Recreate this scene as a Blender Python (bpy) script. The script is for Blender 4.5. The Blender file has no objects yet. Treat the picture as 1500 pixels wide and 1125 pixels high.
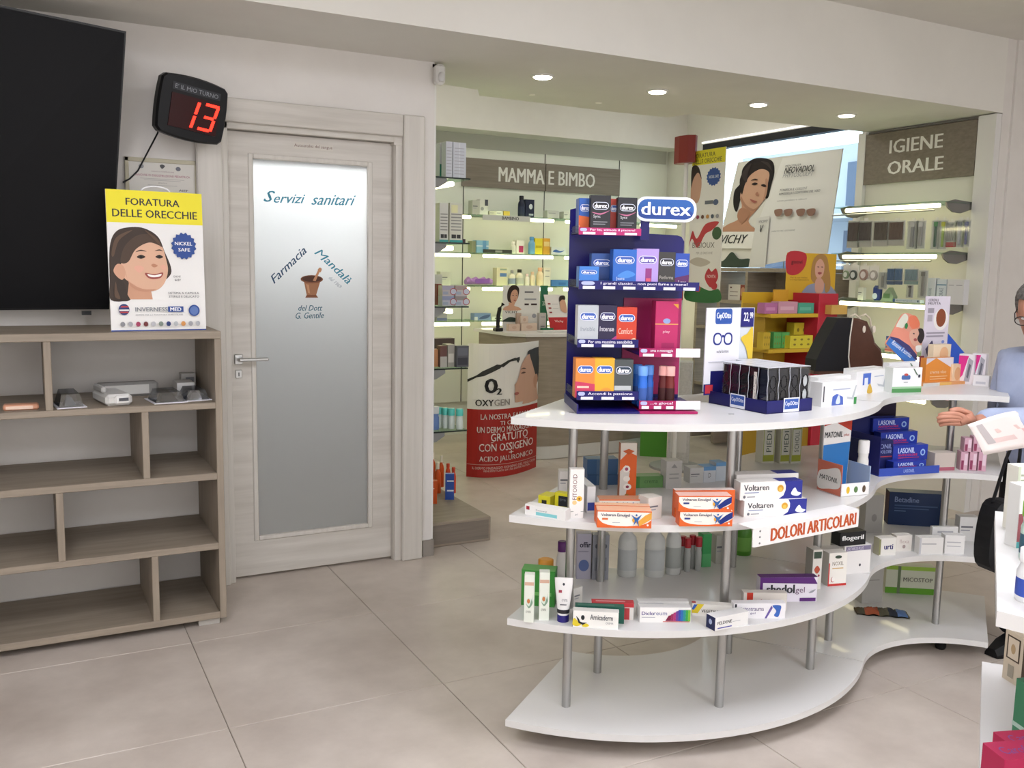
import bpy, math, random
from mathutils import Vector, Matrix
from mathutils.geometry import tessellate_polygon
random.seed(7)
# ---------------------------------------------------------------- camera
FPX = 1345.5; YAW, PITCH, ROLL = map(math.radians, (27.88, -7.24, 1.08)); CAM = Vector((0, 0, 1.5))
_f = Vector((math.sin(YAW)*math.cos(PITCH), math.cos(YAW)*math.cos(PITCH), math.sin(PITCH)))
_r = Vector((math.cos(YAW), -math.sin(YAW), 0)); _u = _r.cross(_f)
CR = _r*math.cos(ROLL) + _u*math.sin(ROLL); CU = -_r*math.sin(ROLL) + _u*math.cos(ROLL); CF = _f
scene = bpy.context.scene; COL = scene.collection
cd = bpy.data.cameras.new('camera'); cam = bpy.data.objects.new('camera', cd); COL.objects.link(cam)
cd.sensor_width = 36; cd.lens = FPX/1500*36; cd.clip_start = .05
cam.matrix_world = Matrix(((CR.x, CU.x, -CF.x, CAM.x), (CR.y, CU.y, -CF.y, CAM.y), (CR.z, CU.z, -CF.z, CAM.z), (0, 0, 0, 1)))
scene.camera = cam
# ---------------------------------------------------------------- light and exposure
scene.view_settings.view_transform = 'Standard'; scene.view_settings.look = 'None'
scene.view_settings.exposure = 0.0; scene.view_settings.gamma = 1; scene.view_settings.use_curve_mapping = False
LAMP, TUBE, DOWN, SKY, FILL = 18.5, 7.5, 28.0, 3.2, 98.0
w = bpy.data.worlds.new('world'); scene.world = w; w.use_nodes = True
bg = w.node_tree.nodes['Background']; bg.inputs[0].default_value = (.88, .95, 1, 1); bg.inputs[1].default_value = SKY

al = bpy.data.lights.new('added_front_light', 'AREA'); al.shape = 'RECTANGLE'; al.size = 7.5; al.size_y = 2.2; al.energy = FILL; al.color = (.985, .985, 1)
ao = bpy.data.objects.new('added_front_light', al); COL.objects.link(ao); ao.location = (1.8, -2.38, 1.45); ao.rotation_euler = (math.radians(90), 0, 0)   # unseen area lamp added for frontal light, standing in for shop-front daylight
# ---------------------------------------------------------------- measuring the room: a sight line met with a known plane
def ray(x, y): return CR*((x-750)/FPX) + CU*((562.5-y)/FPX) + CF
def onZ(x, y, z): d = ray(x, y); return CAM + d*((z-CAM.z)/d.z)
def onY(x, y, Y): d = ray(x, y); return CAM + d*((Y-CAM.y)/d.y)
def onX(x, y, X): d = ray(x, y); return CAM + d*((X-CAM.x)/d.x)
class Fr:                                                   # an upright frame: origin, along, away, up
    def __init__(s, P, Q):
        s.o = Vector(P); e = Vector(Q)-s.o; e.z = 0; s.len = e.length; s.ex = e.normalized(); s.ey = Vector((-s.ex.y, s.ex.x, 0))
        s.rz = math.atan2(s.ex.y, s.ex.x)
    def at(s, x, y, d=0):
        r = ray(x, y); p = s.o + s.ey*d; t = (p-CAM).dot(s.ey)/r.dot(s.ey); q = CAM + r*t - s.o
        return q.dot(s.ex), q.z
    def w(s, lx, ly, lz): return s.o + s.ex*lx + s.ey*ly + Vector((0, 0, lz))

# ---------------------------------------------------------------- materials
def lin(c): return tuple((v/12.92 if v <= .04045 else ((v+.055)/1.055)**2.4) for v in c)
def rgb(h): return lin(tuple(int(h[i:i+2], 16)/255 for i in (0, 2, 4)))
MATS = {}
def M(h, rough=.5, metal=0, emit=0, alpha=1, coat=0, spec=.3):
    k = (h, rough, metal, emit, alpha, coat, spec)
    if k in MATS: return MATS[k]
    m = bpy.data.materials.new('paint_'+h); m.use_nodes = True; b = m.node_tree.nodes['Principled BSDF']
    b.inputs['Base Color'].default_value = (*rgb(h), 1); b.inputs['Roughness'].default_value = rough; b.inputs['Metallic'].default_value = metal
    b.inputs['Coat Weight'].default_value = coat; b.inputs['Specular IOR Level'].default_value = spec
    if emit: b.inputs['Emission Color'].default_value = (*rgb(h), 1); b.inputs['Emission Strength'].default_value = emit
    if alpha < 1: b.inputs['Alpha'].default_value = alpha
    MATS[k] = m; return m
def noisy(name, h1, h2, scale, rough=.5, bump=0, detail=6, coat=0):
    m = bpy.data.materials.new(name); m.use_nodes = True; n = m.node_tree.nodes; l = m.node_tree.links; b = n['Principled BSDF']
    tc = n.new('ShaderNodeTexCoord'); mp = n.new('ShaderNodeMapping'); nz = n.new('ShaderNodeTexNoise'); cr = n.new('ShaderNodeValToRGB')
    mp.inputs['Scale'].default_value = scale; nz.inputs['Scale'].default_value = 1; nz.inputs['Detail'].default_value = detail; nz.inputs['Roughness'].default_value = .6
    cr.color_ramp.elements[0].position = .3; cr.color_ramp.elements[1].position = .7
    cr.color_ramp.elements[0].color = (*rgb(h1), 1); cr.color_ramp.elements[1].color = (*rgb(h2), 1)
    geo = n.new('ShaderNodeNewGeometry')
    l.new(geo.outputs['Position'], mp.inputs[0]); l.new(mp.outputs[0], nz.inputs[0]); l.new(nz.outputs[0], cr.inputs[0]); l.new(cr.outputs[0], b.inputs['Base Color'])
    b.inputs['Roughness'].default_value = rough; b.inputs['Coat Weight'].default_value = coat
    if bump:
        bp = n.new('ShaderNodeBump'); bp.inputs['Strength'].default_value = bump; bp.inputs['Distance'].default_value = .01
        l.new(nz.outputs[0], bp.inputs['Height']); l.new(bp.outputs[0], b.inputs['Normal'])
    return m
def glass(name, h='FFFFFF', rough=.02, mixd=.0, fac=.12):
    m = bpy.data.materials.new(name); m.use_nodes = True; n = m.node_tree.nodes; l = m.node_tree.links; n.remove(n['Principled BSDF'])
    tr = n.new('ShaderNodeBsdfTransparent'); tr.inputs[0].default_value = (*rgb(h), 1); gl = n.new('ShaderNodeBsdfGlossy'); gl.inputs['Roughness'].default_value = rough
    mx = n.new('ShaderNodeMixShader'); mx.inputs[0].default_value = fac; l.new(tr.outputs[0], mx.inputs[1]); l.new(gl.outputs[0], mx.inputs[2])
    l.new(mx.outputs[0], n['Material Output'].inputs[0]); return m
WALL = noisy('white_plaster', 'D6D1CB', 'DEDAD4', (3, 3, 3), .85, .05)
CEIL = noisy('ceiling_paint', 'D9D6CE', 'E0DDD5', (2, 2, 2), .9)
TILE = noisy('beige_stone_tile', 'AEA297', 'CBC0B5', (2.6, 2.6, 2.6), .36, .02)
GROUT = M('8A8176', .9)
OAK = noisy('grey_oak', '85796A', '9A8D7C', (3, 30, 60), .55, .05)
OAKV = noisy('grey_oak_upright', '85796A', '9A8D7C', (40, 40, 3), .55, .05)
OAKD = noisy('dark_grey_oak', '6F655A', '80766A', (3, 30, 60), .55)
COUNTER = noisy('counter_oak', '857A6B', '9B8F7F', (4, 4, 40), .5)
LARCH = noisy('whitened_larch', 'B9B3A9', 'CFCAC1', (1.5, 20, 26), .5, .05)
LARCHV = noisy('whitened_larch_upright', 'C2BDB4', 'CFCAC1', (40, 40, 1.5), .5)
WHITE = M('D7D5D2', .35, 0, 0, 1, .2); PANEL = M('DCDDD2', .3); STEEL = M('B4B4B2', .28, .9); GREYP = M('8A8A88', .5); BLACK = M('141416', .4)
CLEAR = glass('clear_plastic', 'F4F6F6', .05, 0, .14); SHELFGLASS = glass('green_shelf_glass', 'DCEBE2', .02, 0, .15); PANE = glass('window_glass', 'F2F8F8', .01, 0, .06)
TUBEM = M('FFF2C4', .5, 0, TUBE); LAMPM = M('F1F4FF', .5, 0, LAMP); DOWNM = M('FFF4E0', .5, 0, DOWN)
FROST = bpy.data.materials.new('frosted_glass'); FROST.use_nodes = True
_n = FROST.node_tree.nodes; _l = FROST.node_tree.links; _b = _n['Principled BSDF']; _b.inputs['Base Color'].default_value = (.20, .20, .20, 1); _b.inputs['Roughness'].default_value = .4
_t = _n.new('ShaderNodeBsdfTranslucent'); _t.inputs[0].default_value = (.92, .95, .97, 1); _m = _n.new('ShaderNodeMixShader'); _m.inputs[0].default_value = .7
_l.new(_b.outputs[0], _m.inputs[1]); _l.new(_t.outputs[0], _m.inputs[2]); _l.new(_m.outputs[0], _n['Material Output'].inputs[0])

# ---------------------------------------------------------------- mesh building
class MB:
    def __init__(s): s.v = []; s.f = []; s.m = []; s.ml = []; s.sm = []
    def mi(s, m):
        if m not in s.ml: s.ml.append(m)
        return s.ml.index(m)
    def add(s, vs, fs, m, smooth=False):
        o = len(s.v); s.v += [tuple(p) for p in vs]; k = s.mi(m)
        for f in fs: s.f.append(tuple(i+o for i in f)); s.m.append(k); s.sm.append(smooth)
        return s
    def box(s, x0, y0, z0, x1, y1, z1, m, bev=0):
        if bev <= 0:
            vs = [(x, y, z) for z in (z0, z1) for y in (y0, y1) for x in (x0, x1)]
            return s.add(vs, [(0, 2, 3, 1), (4, 5, 7, 6), (0, 1, 5, 4), (2, 6, 7, 3), (0, 4, 6, 2), (1, 3, 7, 5)], m)
        b = min(bev, (x1-x0)*.45, (y1-y0)*.45, (z1-z0)*.45); ring = []
        def lp(i, z): return [(x0+i+(b-i if 0 else 0), y0+i, z), (x1-i, y0+i, z), (x1-i, y1-i, z), (x0+i, y1-i, z)]
        def oc(i, z): return [(x0+b, y0+i, z), (x1-b, y0+i, z), (x1-i, y0+b, z), (x1-i, y1-b, z), (x1-b, y1-i, z), (x0+b, y1-i, z), (x0+i, y1-b, z), (x0+i, y0+b, z)]
        def sq(z): return [(x0+b, y0+b, z), (x1-b, y0+b, z), (x1-b, y0+b, z), (x1-b, y1-b, z), (x1-b, y1-b, z), (x0+b, y1-b, z), (x0+b, y1-b, z), (x0+b, y0+b, z)]
        L = [sq(z0), oc(0, z0+b), oc(0, z1-b), sq(z1)]; return s.loft(L, m, caps=True)
    def loft(s, L, m, caps=True, closed=True, smooth=False):
        n = len(L[0]); vs = [p for r in L for p in r]; fs = []
        for i in range(len(L)-1):
            for j in range(n if closed else n-1):
                k = (j+1) % n; fs.append((i*n+j, i*n+k, (i+1)*n+k, (i+1)*n+j))
        s.add(vs, fs, m, smooth)
        if caps: s.add(L[0], [tuple(reversed(range(n)))], m); s.add(L[-1], [tuple(range(n))], m)
        return s
    def prism(s, pts, z0, z1, m, mt=None):                       # flat outline pushed up
        n = len(pts); lo = [(x, y, z0) for x, y in pts]; hi = [(x, y, z1) for x, y in pts]
        s.add(lo, [tuple(reversed(range(n)))], m); s.add(hi, [tuple(range(n))], mt or m)
        s.add(lo+hi, [(i, (i+1) % n, n+(i+1) % n, n+i) for i in range(n)], m); return s
    def slab(s, pts, y0, y1, m):                                 # outline in x,z pushed in y
        n = len(pts); a = [(x, y0, z) for x, z in pts]; b = [(x, y1, z) for x, z in pts]
        s.add(a, [tuple(range(n))], m); s.add(b, [tuple(reversed(range(n)))], m)
        s.add(a+b, [(i, n+i, n+(i+1) % n, (i+1) % n) for i in range(n)], m); return s
    def lathe(s, prof, m, cx=0, cy=0, n=20, sx=1, sy=1, smooth=True):
        L = [[(cx+sx*r*math.cos(2*math.pi*j/n), cy+sy*r*math.sin(2*math.pi*j/n), z) for j in range(n)] for r, z in prof]
        return s.loft(L, m, True, True, smooth)
    def tube(s, pts, r, m, n=10, closed=False):
        pts = [Vector(p) for p in pts]; L = []; N = len(pts)
        for i, p in enumerate(pts):
            d = (pts[(i+1) % N] if (closed or i < N-1) else p)-(pts[i-1] if (closed or i > 0) else p); d.normalize()
            a = d.cross(Vector((0, 0, 1)) if abs(d.z) < .9 else Vector((1, 0, 0))).normalized(); b = d.cross(a)
            L.append([p+a*r*math.cos(2*math.pi*j/n)+b*r*math.sin(2*math.pi*j/n) for j in range(n)])
        if closed: L.append(L[0])
        return s.loft(L, m, not closed, True, True)
    def build(s, name, parent=None, loc=None, rz=0, label=None, cat=None, group=None, kind=None, fixn=True):
        me = bpy.data.meshes.new(name); me.from_pydata(s.v, [], s.f)
        for m in s.ml: me.materials.append(m)
        me.polygons.foreach_set('material_index', s.m); me.polygons.foreach_set('use_smooth', s.sm); me.update()
        o = bpy.data.objects.new(name, me); COL.objects.link(o)
        if parent: o.parent = parent
        if loc is not None: o.location = loc
        o.rotation_euler.z = rz; tag(o, label, cat, group, kind); return o
def tag(o, label=None, cat=None, group=None, kind=None):
    for k, v in (('label', label), ('category', cat), ('group', group), ('kind', kind)):
        if v: o[k] = v
    return o
def empty(name, loc, label=None, cat=None, rz=0, group=None, kind=None):
    o = bpy.data.objects.new(name, None); COL.objects.link(o); o.location = loc; o.rotation_euler.z = rz; return tag(o, label, cat, group, kind)
def copy_tree(o, parent=None):
    c = o.copy(); COL.objects.link(c); c.parent = parent
    for ch in list(o.children): copy_tree(ch, c)
    return c
def crom(pts, k=5):
    n = len(pts); out = []
    for i in range(n):
        a, b, c, d = (pts[(i+j) % n] for j in (-1, 0, 1, 2))
        for q in range(k):
            t = q/k; out.append(tuple(.5*(2*b[e]+(c[e]-a[e])*t+(2*a[e]-5*b[e]+4*c[e]-d[e])*t*t+(3*b[e]-a[e]-3*c[e]+d[e])*t**3) for e in (0, 1)))
    return out
# ---- lettering: the built-in typeface turned into flat faces, fitted to a rectangle
TXT = {}
def glyphs(t, bold=0, shear=0):
    bold = 0; k = (t, bold, shear)
    if k not in TXT:
        cu = bpy.data.curves.new('txt', 'FONT'); cu.body = t; cu.resolution_u = 2; cu.offset = bold; cu.shear = shear
        o = bpy.data.objects.new('txt', cu); COL.objects.link(o); dg = bpy.context.evaluated_depsgraph_get()
        me = bpy.data.meshes.new_from_object(o.evaluated_get(dg)); v = [(p.co.x, p.co.y) for p in me.vertices]; f = [tuple(p.vertices) for p in me.polygons]
        bpy.data.objects.remove(o); bpy.data.curves.remove(cu); bpy.data.meshes.remove(me)
        x0 = min(p[0] for p in v); x1 = max(p[0] for p in v); y0 = min(p[1] for p in v); y1 = max(p[1] for p in v)
        TXT[k] = ([((p[0]-x0)/(x1-x0), (p[1]-y0)/(y1-y0)) for p in v], f)
    return TXT[k]
def ell(cx, cy, rx, ry, n=20): return [(cx+rx*math.cos(2*math.pi*i/n), cy+ry*math.sin(2*math.pi*i/n)) for i in range(n)]
def rrect(x0, y0, x1, y1, r, rv=None, n=5):
    rv = rv or r; out = []
    for cx, cy, a in ((x1-r, y0+rv, -90), (x1-r, y1-rv, 0), (x0+r, y1-rv, 90), (x0+r, y0+rv, 180)):
        for i in range(n+1): t = math.radians(a+90*i/n); out.append((cx+r*math.cos(t), cy+rv*math.sin(t)))
    return out
# print shapes, in fractions of the face: r rect, p outline, b smooth outline, e ellipse, R rounded rect, t text, v text running upward, s burst
def tess(pts):
    if len(pts) < 5: return [tuple(range(len(pts)))]
    out = []
    for t in tessellate_polygon([[Vector((x, y, 0)) for x, y in pts]]):
        a, b, c = (pts[i] for i in t); out.append(tuple(t) if (b[0]-a[0])*(c[1]-a[1])-(b[1]-a[1])*(c[0]-a[0]) > 0 else tuple(t)[::-1])
    return out
def bands(shapes, n):                                      # cut outlines into n upright bands so that they follow a curved sheet
    def clip(P, u, sg):
        o = []
        for i, p in enumerate(P):
            q = P[(i+1) % len(P)]; a, b = sg*(p[0]-u) >= 0, sg*(q[0]-u) >= 0
            if a: o.append(p)
            if a != b: t = (u-p[0])/(q[0]-p[0]); o.append((u, p[1]+(q[1]-p[1])*t))
        return o
    out = []
    for s in shapes:
        if s[0] not in 'pbe': out.append([s]); continue
        P = s[1] if s[0] == 'p' else (crom(s[1]) if s[0] == 'b' else ell(*s[1:5])); g = []
        for k in range(n):
            Q = clip(clip(P, k/n, 1), (k+1)/n, -1)
            if len(Q) > 2: g.append(('p', Q, s[-1]))
        out.append(g)
    return out
def draw(mb, shapes, put, eps=.00022, rough=.45):
    for i, s in enumerate(shapes):
        k = s[0]; d = eps*(i+1)
        if k == 'r': x0, y0, x1, y1, c = s[1:6]; pts = [(x0, y0), (x1, y0), (x1, y1), (x0, y1)]
        elif k == 'p': pts, c = s[1:3]
        elif k == 'b': pts, c = crom(s[1]), s[2]
        elif k == 'e': pts = ell(*s[1:5]); c = s[5]
        elif k == 'R': pts = rrect(*s[1:7]); c = s[7]
        elif k == 's':
            pts = [(s[1]+s[3]*q*math.cos(a), s[2]+s[4]*q*math.sin(a)) for q, a in ((1 if j % 2 else .86, 2*math.pi*j/32) for j in range(32))]; c = s[5]
        elif k in 'tv':
            t, x0, y0, x1, y1, c = s[1:7]; V, F = glyphs(t, s[7] if len(s) > 7 else .01, s[8] if len(s) > 8 else 0)
            if k == 't' and (s[7] if len(s) > 7 else 0) >= .015:
                sx_ = (x1-x0)/len(t)*min(.05, s[7]*1.5)
                for q in ((-1, 1) if s[7] < .04 else (-2, -1, 1, 2)): mb.add([put(x0+p[0]*(x1-x0)+q*sx_, y0+p[1]*(y1-y0), d+eps*.3*q) for p in V], F, M(c, rough))
            if k == 't': vs = [put(x0+p[0]*(x1-x0), y0+p[1]*(y1-y0), d) for p in V]
            else: vs = [put(x1-p[1]*(x1-x0), y0+p[0]*(y1-y0), d) for p in V]
            mb.add(vs, F, M(c, rough)); continue
        elif k == 'a':                                           # text along a slanted line: start, end, height vector
            t, (ax, ay), (bx, by), (hx, hy), c = s[1:6]; V, F = glyphs(t, s[6] if len(s) > 6 else .01, .3)
            if len(s) > 6 and s[6] >= .01:
                for q in (-.25, .25): mb.add([put(ax+p[0]*(bx-ax)+p[1]*hx+q*(bx-ax)/len(t)*.12, ay+p[0]*(by-ay)+p[1]*hy+q*(by-ay)/len(t)*.12, d+eps*.2*q) for p in V], F, M(c, rough))
            mb.add([put(ax+p[0]*(bx-ax)+p[1]*hx, ay+p[0]*(by-ay)+p[1]*hy, d) for p in V], F, M(c, rough)); continue
        mb.add([put(x, y, d) for x, y in pts], tess(pts), M(c, rough))
def face_print(shapes, parent, W, H, name='printed_face', y=0, x0=0, z0=0, eps=.00022, rough=.45, label=None):
    mb = MB(); draw(mb, shapes, lambda u, v, d: (x0+u*W, y-d, z0+v*H), eps, rough); return mb.build(name, parent, label=label)
def pack(fr, lx, ly, lz, W, D, H, body, shapes, label, name='medicine_box', cat='box', group=None, side=None, top=None, sideprint=None, rot=0, topprint=None, rough=.4):
    """a carton: folded card body with tucked end flaps and printed panels; origin at its front lower left corner"""
    mb = MB(); b = .0012; mf, ms, mt = M(body, rough), M(side or body, rough), M(top or body, rough)
    mb.add([(b, 0, 0), (W-b, 0, 0), (W-b, 0, H), (b, 0, H)], [(0, 1, 2, 3)], mf); mb.add([(b, D, 0), (W-b, D, 0), (W-b, D, H), (b, D, H)], [(3, 2, 1, 0)], mf)
    for x, sgn in ((0, 1), (W, -1)):
        q = [(x, b, 0), (x, D-b, 0), (x, D-b, H), (x, b, H)]; mb.add(q, [(3, 2, 1, 0) if sgn == 1 else (0, 1, 2, 3)], ms)
    for xa, ya, xb, yb in ((b, 0, 0, b), (W, b, W-b, 0), (0, D-b, b, D), (W-b, D, W, D-b)):
        mb.add([(xa, ya, 0), (xb, yb, 0), (xb, yb, H), (xa, ya, H)], [(3, 2, 1, 0)], ms)
    oc = [(b, 0), (W-b, 0), (W, b), (W, D-b), (W-b, D), (b, D), (0, D-b), (0, b)]
    mb.add([(x, y, H) for x, y in oc], [tuple(range(8))], mt); mb.add([(x, y, 0) for x, y in oc], [tuple(reversed(range(8)))], mt)
    P = fr.w(lx, ly, lz); o = mb.build(name, None, P, fr.rz+rot, label, cat, group)
    if shapes: face_print(shapes, o, W, H)
    if sideprint:
        m2 = MB(); draw(m2, sideprint, lambda u, v, d: (W+d, u*D, v*H)); draw(m2, sideprint, lambda u, v, d: (-d, D-u*D, v*H)); m2.build('side_print', o)
    if topprint:
        m2 = MB(); draw(m2, topprint, lambda u, v, d: (u*W, v*D, H+d)); m2.build('top_print', o)
    return o
def packz(z, L, R, ty, D, body, shapes, label, **k):
    """carton standing on height z with its front lower edge seen from L to R and its upper left corner at picture height top"""
    fr = Fr(onZ(*L, z), onZ(*R, z)); H = fr.at(L[0], ty)[1]; return pack(fr, 0, 0, 0, fr.len, D, max(H, .008), body, shapes, label, **k), H
def packf(fr, d, x0, y0, x1, y1, D, body, shapes, label, **k):
    """carton in frame fr at depth d, its front face covering x0,y0 (upper left) to x1,y1 (lower right)"""
    a, zb = fr.at(x0, y1, d); c, _ = fr.at(x1, y1, d); zt = fr.at(x0, y0, d)[1]
    return pack(fr, a, d, zb, c-a, D, zt-zb, body, shapes, label, **k)
def ST(*lbl): return lbl
def bottle(loc, r, h, body, cap, label, neck=.55, caph=.2, band=None, name='bottle', group=None, flat=.75, capr=None):
    H1 = h*(1-caph); t = MB(); pr = [(r*.92, 0), (r, r*.15), (r, H1*.74), (r*.85, H1*.86), (r*neck, H1*.95), (r*neck, H1)]
    t.lathe(pr, M(body, .3), sy=flat); o = t.build(name, None, loc, YAW*-1, label, 'bottle', group)
    c = MB(); cr = capr or r*neck*1.1; c.lathe([(cr, H1), (cr, h*.985), (cr*.85, h)], M(cap, .35), sy=flat if cr > r*.8 else 1); c.build('cap', o)
    if band:
        b = MB(); b.lathe([(r*1.01, H1*.15), (r*1.01, H1*.6)], M(band, .5), sy=flat); b.build('label_band', o)
    return o
GS = [('r', .08, .55, .7, .62, '6A6A70'), ('r', .08, .42, .55, .47, '9A9AA0')]
# ================================================================ STRUCTURE
ZS, WY, RX = 2.485, 4.30, 5.27          # soffit height, door wall face, right wall unit face
def struct(name, mb, parent=None): return mb.build(name, parent, kind=None if parent else 'structure')
fl = struct('floor', MB().box(-2.2, -2.6, -.06, 6.7, 7.7, -.004, GROUT))
tile_mb = MB().box(-.3762, -.3762, -.02, .3762, .3762, 0, TILE, .0015); t0 = None
for i in range(-4, 9):
    for j in range(-8, 6):
        x, y = .522+.755*(i+.5), 2.904+.755*(j+.5)
        if x > 6.5 or y > 7.6 or y < -2.6: continue
        if t0 is None: t0 = tile_mb.build('tile', fl); o = t0
        else: o = t0.copy(); COL.objects.link(o); o.parent = fl
        o.location = (x, y, 0)
struct('ceiling', MB().box(-2.2, -2.6, 2.92, 6.7, 4.4, 3.0, CEIL))
struct('ceiling_back', MB().box(1.7, 4.4, 3.25, 6.7, 7.7, 3.33, CEIL))
so = struct('ceiling_soffit', MB().prism([(-2.2, 3.70), (RX+.02, 3.70), (RX+.02, 4.70)]+[tuple(onZ(x, y, ZS))[:2] for x, y in ((1256, 192), (1013, 167), (977, 172), (890, 163), (797, 151.5), (702, 140), (700, 131.5), (638, 122))]+[(1.80, onZ(638, 122, ZS).y), (1.80, 4.40), (-2.2, 4.40)], ZS, 3.25, CEIL))
struct('wall_left', MB().box(-2.2, WY, 0, .76, WY+.11, ZS, WALL).box(1.71, WY, 0, 1.815, WY+.11, ZS, WALL).box(.76, WY, 2.16, 1.71, WY+.11, ZS, WALL))
struct('wall_partition', MB().box(1.78, WY+.11, 0, 1.83, 7.6, 3.25, WALL))
struct('wall_back', MB().box(1.78, 7.42, 0, 5.75, 7.6, 3.25, PANEL))
struct('wall_back_bulkhead', MB().box(1.83, 7.14, 2.64, 5.6, 7.42, 3.25, WALL))
struct('wall_right', MB().box(5.6, 4.72, 0, 5.75, 5.02, 3.25, WALL).box(5.6, 6.9, 0, 5.75, 7.42, 3.25, WALL).box(5.6, 5.02, 2.66, 5.75, 6.9, 3.25, WALL).box(5.6, 5.02, 0, 5.75, 6.9, .35, WALL))
struct('wall_pier', MB().box(RX+.02, 3.70, 0, 5.75, 4.72, 3.25, WALL))
struct('wall_front_right', MB().box(5.75, 3.70, 0, 6.7, 3.9, 2.92, WALL).box(RX+.10, 3.685, 0, 6.7, 3.70, 2.92, WALL))
struct('wall_side', MB().box(6.6, -2.6, 0, 6.7, 3.7, 2.92, WALL))
struct('wall_rear', MB().box(-2.2, -2.6, 0, 6.7, -2.5, 2.92, WALL))
struct('wall_far_left', MB().box(-2.2, -2.6, 0, -2.1, 4.3, 2.92, WALL))
SRW = M('8A8682', .9)
struct('wall_service_room', MB().box(.3, 6.9, 0, 1.78, 7.0, 2.5, SRW).box(.2, 4.41, 0, .3, 7.0, 2.5, SRW).box(.2, 4.41, 2.5, 1.78, 7.0, 2.56, SRW))
struct('baseboard_left', MB().box(1.765, WY-.012, 0, 1.817, WY, .085, M('8F8880', .6)).box(1.815, WY-.012, 0, 1.825, WY+.1, .085, M('8F8880', .6)))
# lamps of the room, plus one added behind the frosted door
def ceiling_lamp(x, y, z, a, b, label, m=None):
    o = MB().box(-a/2-.02, -b/2-.02, -.02, a/2+.02, b/2+.02, 0, M('EEEEEE', .5)).build('ceiling_lamp', None, (x, y, z), 0, label, 'lamp', 'flat ceiling lamps')
    MB().box(-a/2, -b/2, -.026, a/2, b/2, -.0201, m or LAMPM).build('diffuser', o)
for x, y, lb in ((-.4, -.9, 'left lamp of the rear row behind the camera'), (2.2, -.9, 'middle lamp of the rear row behind the camera'), (-.4, 1.4, 'lamp over the open floor left of the camera'), (2.2, 1.3, 'lamp between the two white gondolas')):
    ceiling_lamp(x, y, 2.92, .6, 1.2, 'flat white ceiling panel lamp, '+lb)
for x, y, lb in ((2.9, 6.1, 'over the sales counter'), (4.6, 5.9, 'near the shop window')): ceiling_lamp(x, y, 3.25, .6, .6, 'square ceiling panel lamp of the back room '+lb, M('F8F6F0', .5, 0, 9))
o = MB().box(-.36, -.08, -.04, .36, .08, 0, M('EEEEEE', .5)).build('added_door_lamp', None, (1.215, 4.56, 2.3), 0, 'added long lamp brightening the top of the frosted glass door from behind', 'lamp'); MB().box(-.35, -.07, -.05, .35, .07, -.0401, M('FFFDFA', .5, 0, 105)).build('diffuser', o); MB().box(-.02, -.02, 0, .02, .02, .2, M('EEEEEE', .5)).build('stem', o)  # unseen lamp added to whiten the upper part of the door glass
for x, y, lb in ((795, 111, 'nearest the frosted door'), (963, 133, 'second from the frosted door'), (1111, 152, 'third from the frosted door'), (1240, 168, 'nearest the dental care unit')):
    p = onZ(x, y, ZS); o = MB().lathe([(.062, 0), (.062, -.006), (.05, -.008)], M('D8D6D0', .4), n=24).build('downlight', None, p, 0, 'small round recessed soffit spotlight '+lb, 'lamp', 'recessed spotlights in the soffit')
    MB().lathe([(.048, -.0082), (.044, -.012)], DOWNM, n=24).build('lens', o)
for x, y, lb in ((779, 138.5, 'left'), (877, 150.5, 'right')):
    p = onZ(x, y, ZS); MB().lathe([(.02, 0), (.02, -.003), (.012, -.004)], M('F2EEE2', .4), n=16).build('smoke_detector', None, p, 0, 'tiny flat smoke detector on the soffit behind the spotlights, '+lb+' of two', 'detector', 'tiny soffit detectors')

# ---------------------------------------------------------------- the glazed door
dr = empty('door_1', (0, 0, 0), kind='structure')
LX0, LX1, LZ1, GY = .822, 1.607, 2.085, 4.335          # leaf
def bx(name, par, m, *a, bev=.002, **k): return MB().box(*a, m, bev).build(name, par, **k)
leaf = MB().box(LX0, GY, .012, .922, GY+.045, LZ1, LARCH).box(1.50, GY, .012, LX1, GY+.045, LZ1, LARCH).box(.922, GY, 1.985, 1.50, GY+.045, LZ1, LARCH).box(.922, GY, .012, 1.50, GY+.045, .185, LARCH).build('leaf', dr)
fb = MB()
for a in ((.915, GY-.006, .178, .938, GY+.03, 1.992), (1.484, GY-.006, .178, 1.507, GY+.03, 1.992), (.938, GY-.006, .178, 1.484, GY+.03, .201), (.938, GY-.006, 1.969, 1.484, GY+.03, 1.992)): fb.box(*a, LARCHV, .004)
fb.build('glazing_bead', dr)
gp = MB().box(.936, GY+.014, .2, 1.486, GY+.022, 1.97, FROST).build('pane', dr)
bx('jamb', dr, LARCHV, .79, 4.29, 0, LX0-.003, 4.42, 2.12); bx('jamb', dr, LARCHV, LX1+.003, 4.29, 0, 1.645, 4.42, 2.12); bx('jamb', dr, LARCH, .79, 4.29, LZ1+.003, 1.645, 4.42, 2.125)
bx('casing', dr, LARCHV, .68, 4.262, 0, .792, WY, 2.22, bev=.006); bx('casing', dr, LARCHV, 1.643, 4.262, 0, 1.752, WY, 2.22, bev=.006); bx('casing', dr, LARCH, .795, 4.265, 2.115, 1.640, WY, 2.218, bev=.004)
bx('jamb', dr, LARCH, 1.60, 4.287, 2.075, 1.65, 4.42, 2.17); bx('stop', dr, LARCHV, LX1-.0, 4.30, 0, LX1+.02, 4.334, 2.085)
hd = MB().box(.838, GY-.012, 1.03, .876, GY, 1.078, STEEL, .003).box(.848, GY-.05, 1.045, .868, GY-.01, 1.064, STEEL, .003).box(.85, GY-.056, 1.047, .985, GY-.042, 1.063, STEEL, .004).build('handle', dr, label='brushed steel lever handle')
MB().box(.842, GY-.006, .965, .872, GY, 1.005, STEEL, .003).box(.855, GY-.0075, .975, .859, GY-.0055, .993, BLACK).build('keyhole_plate', dr)
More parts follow.
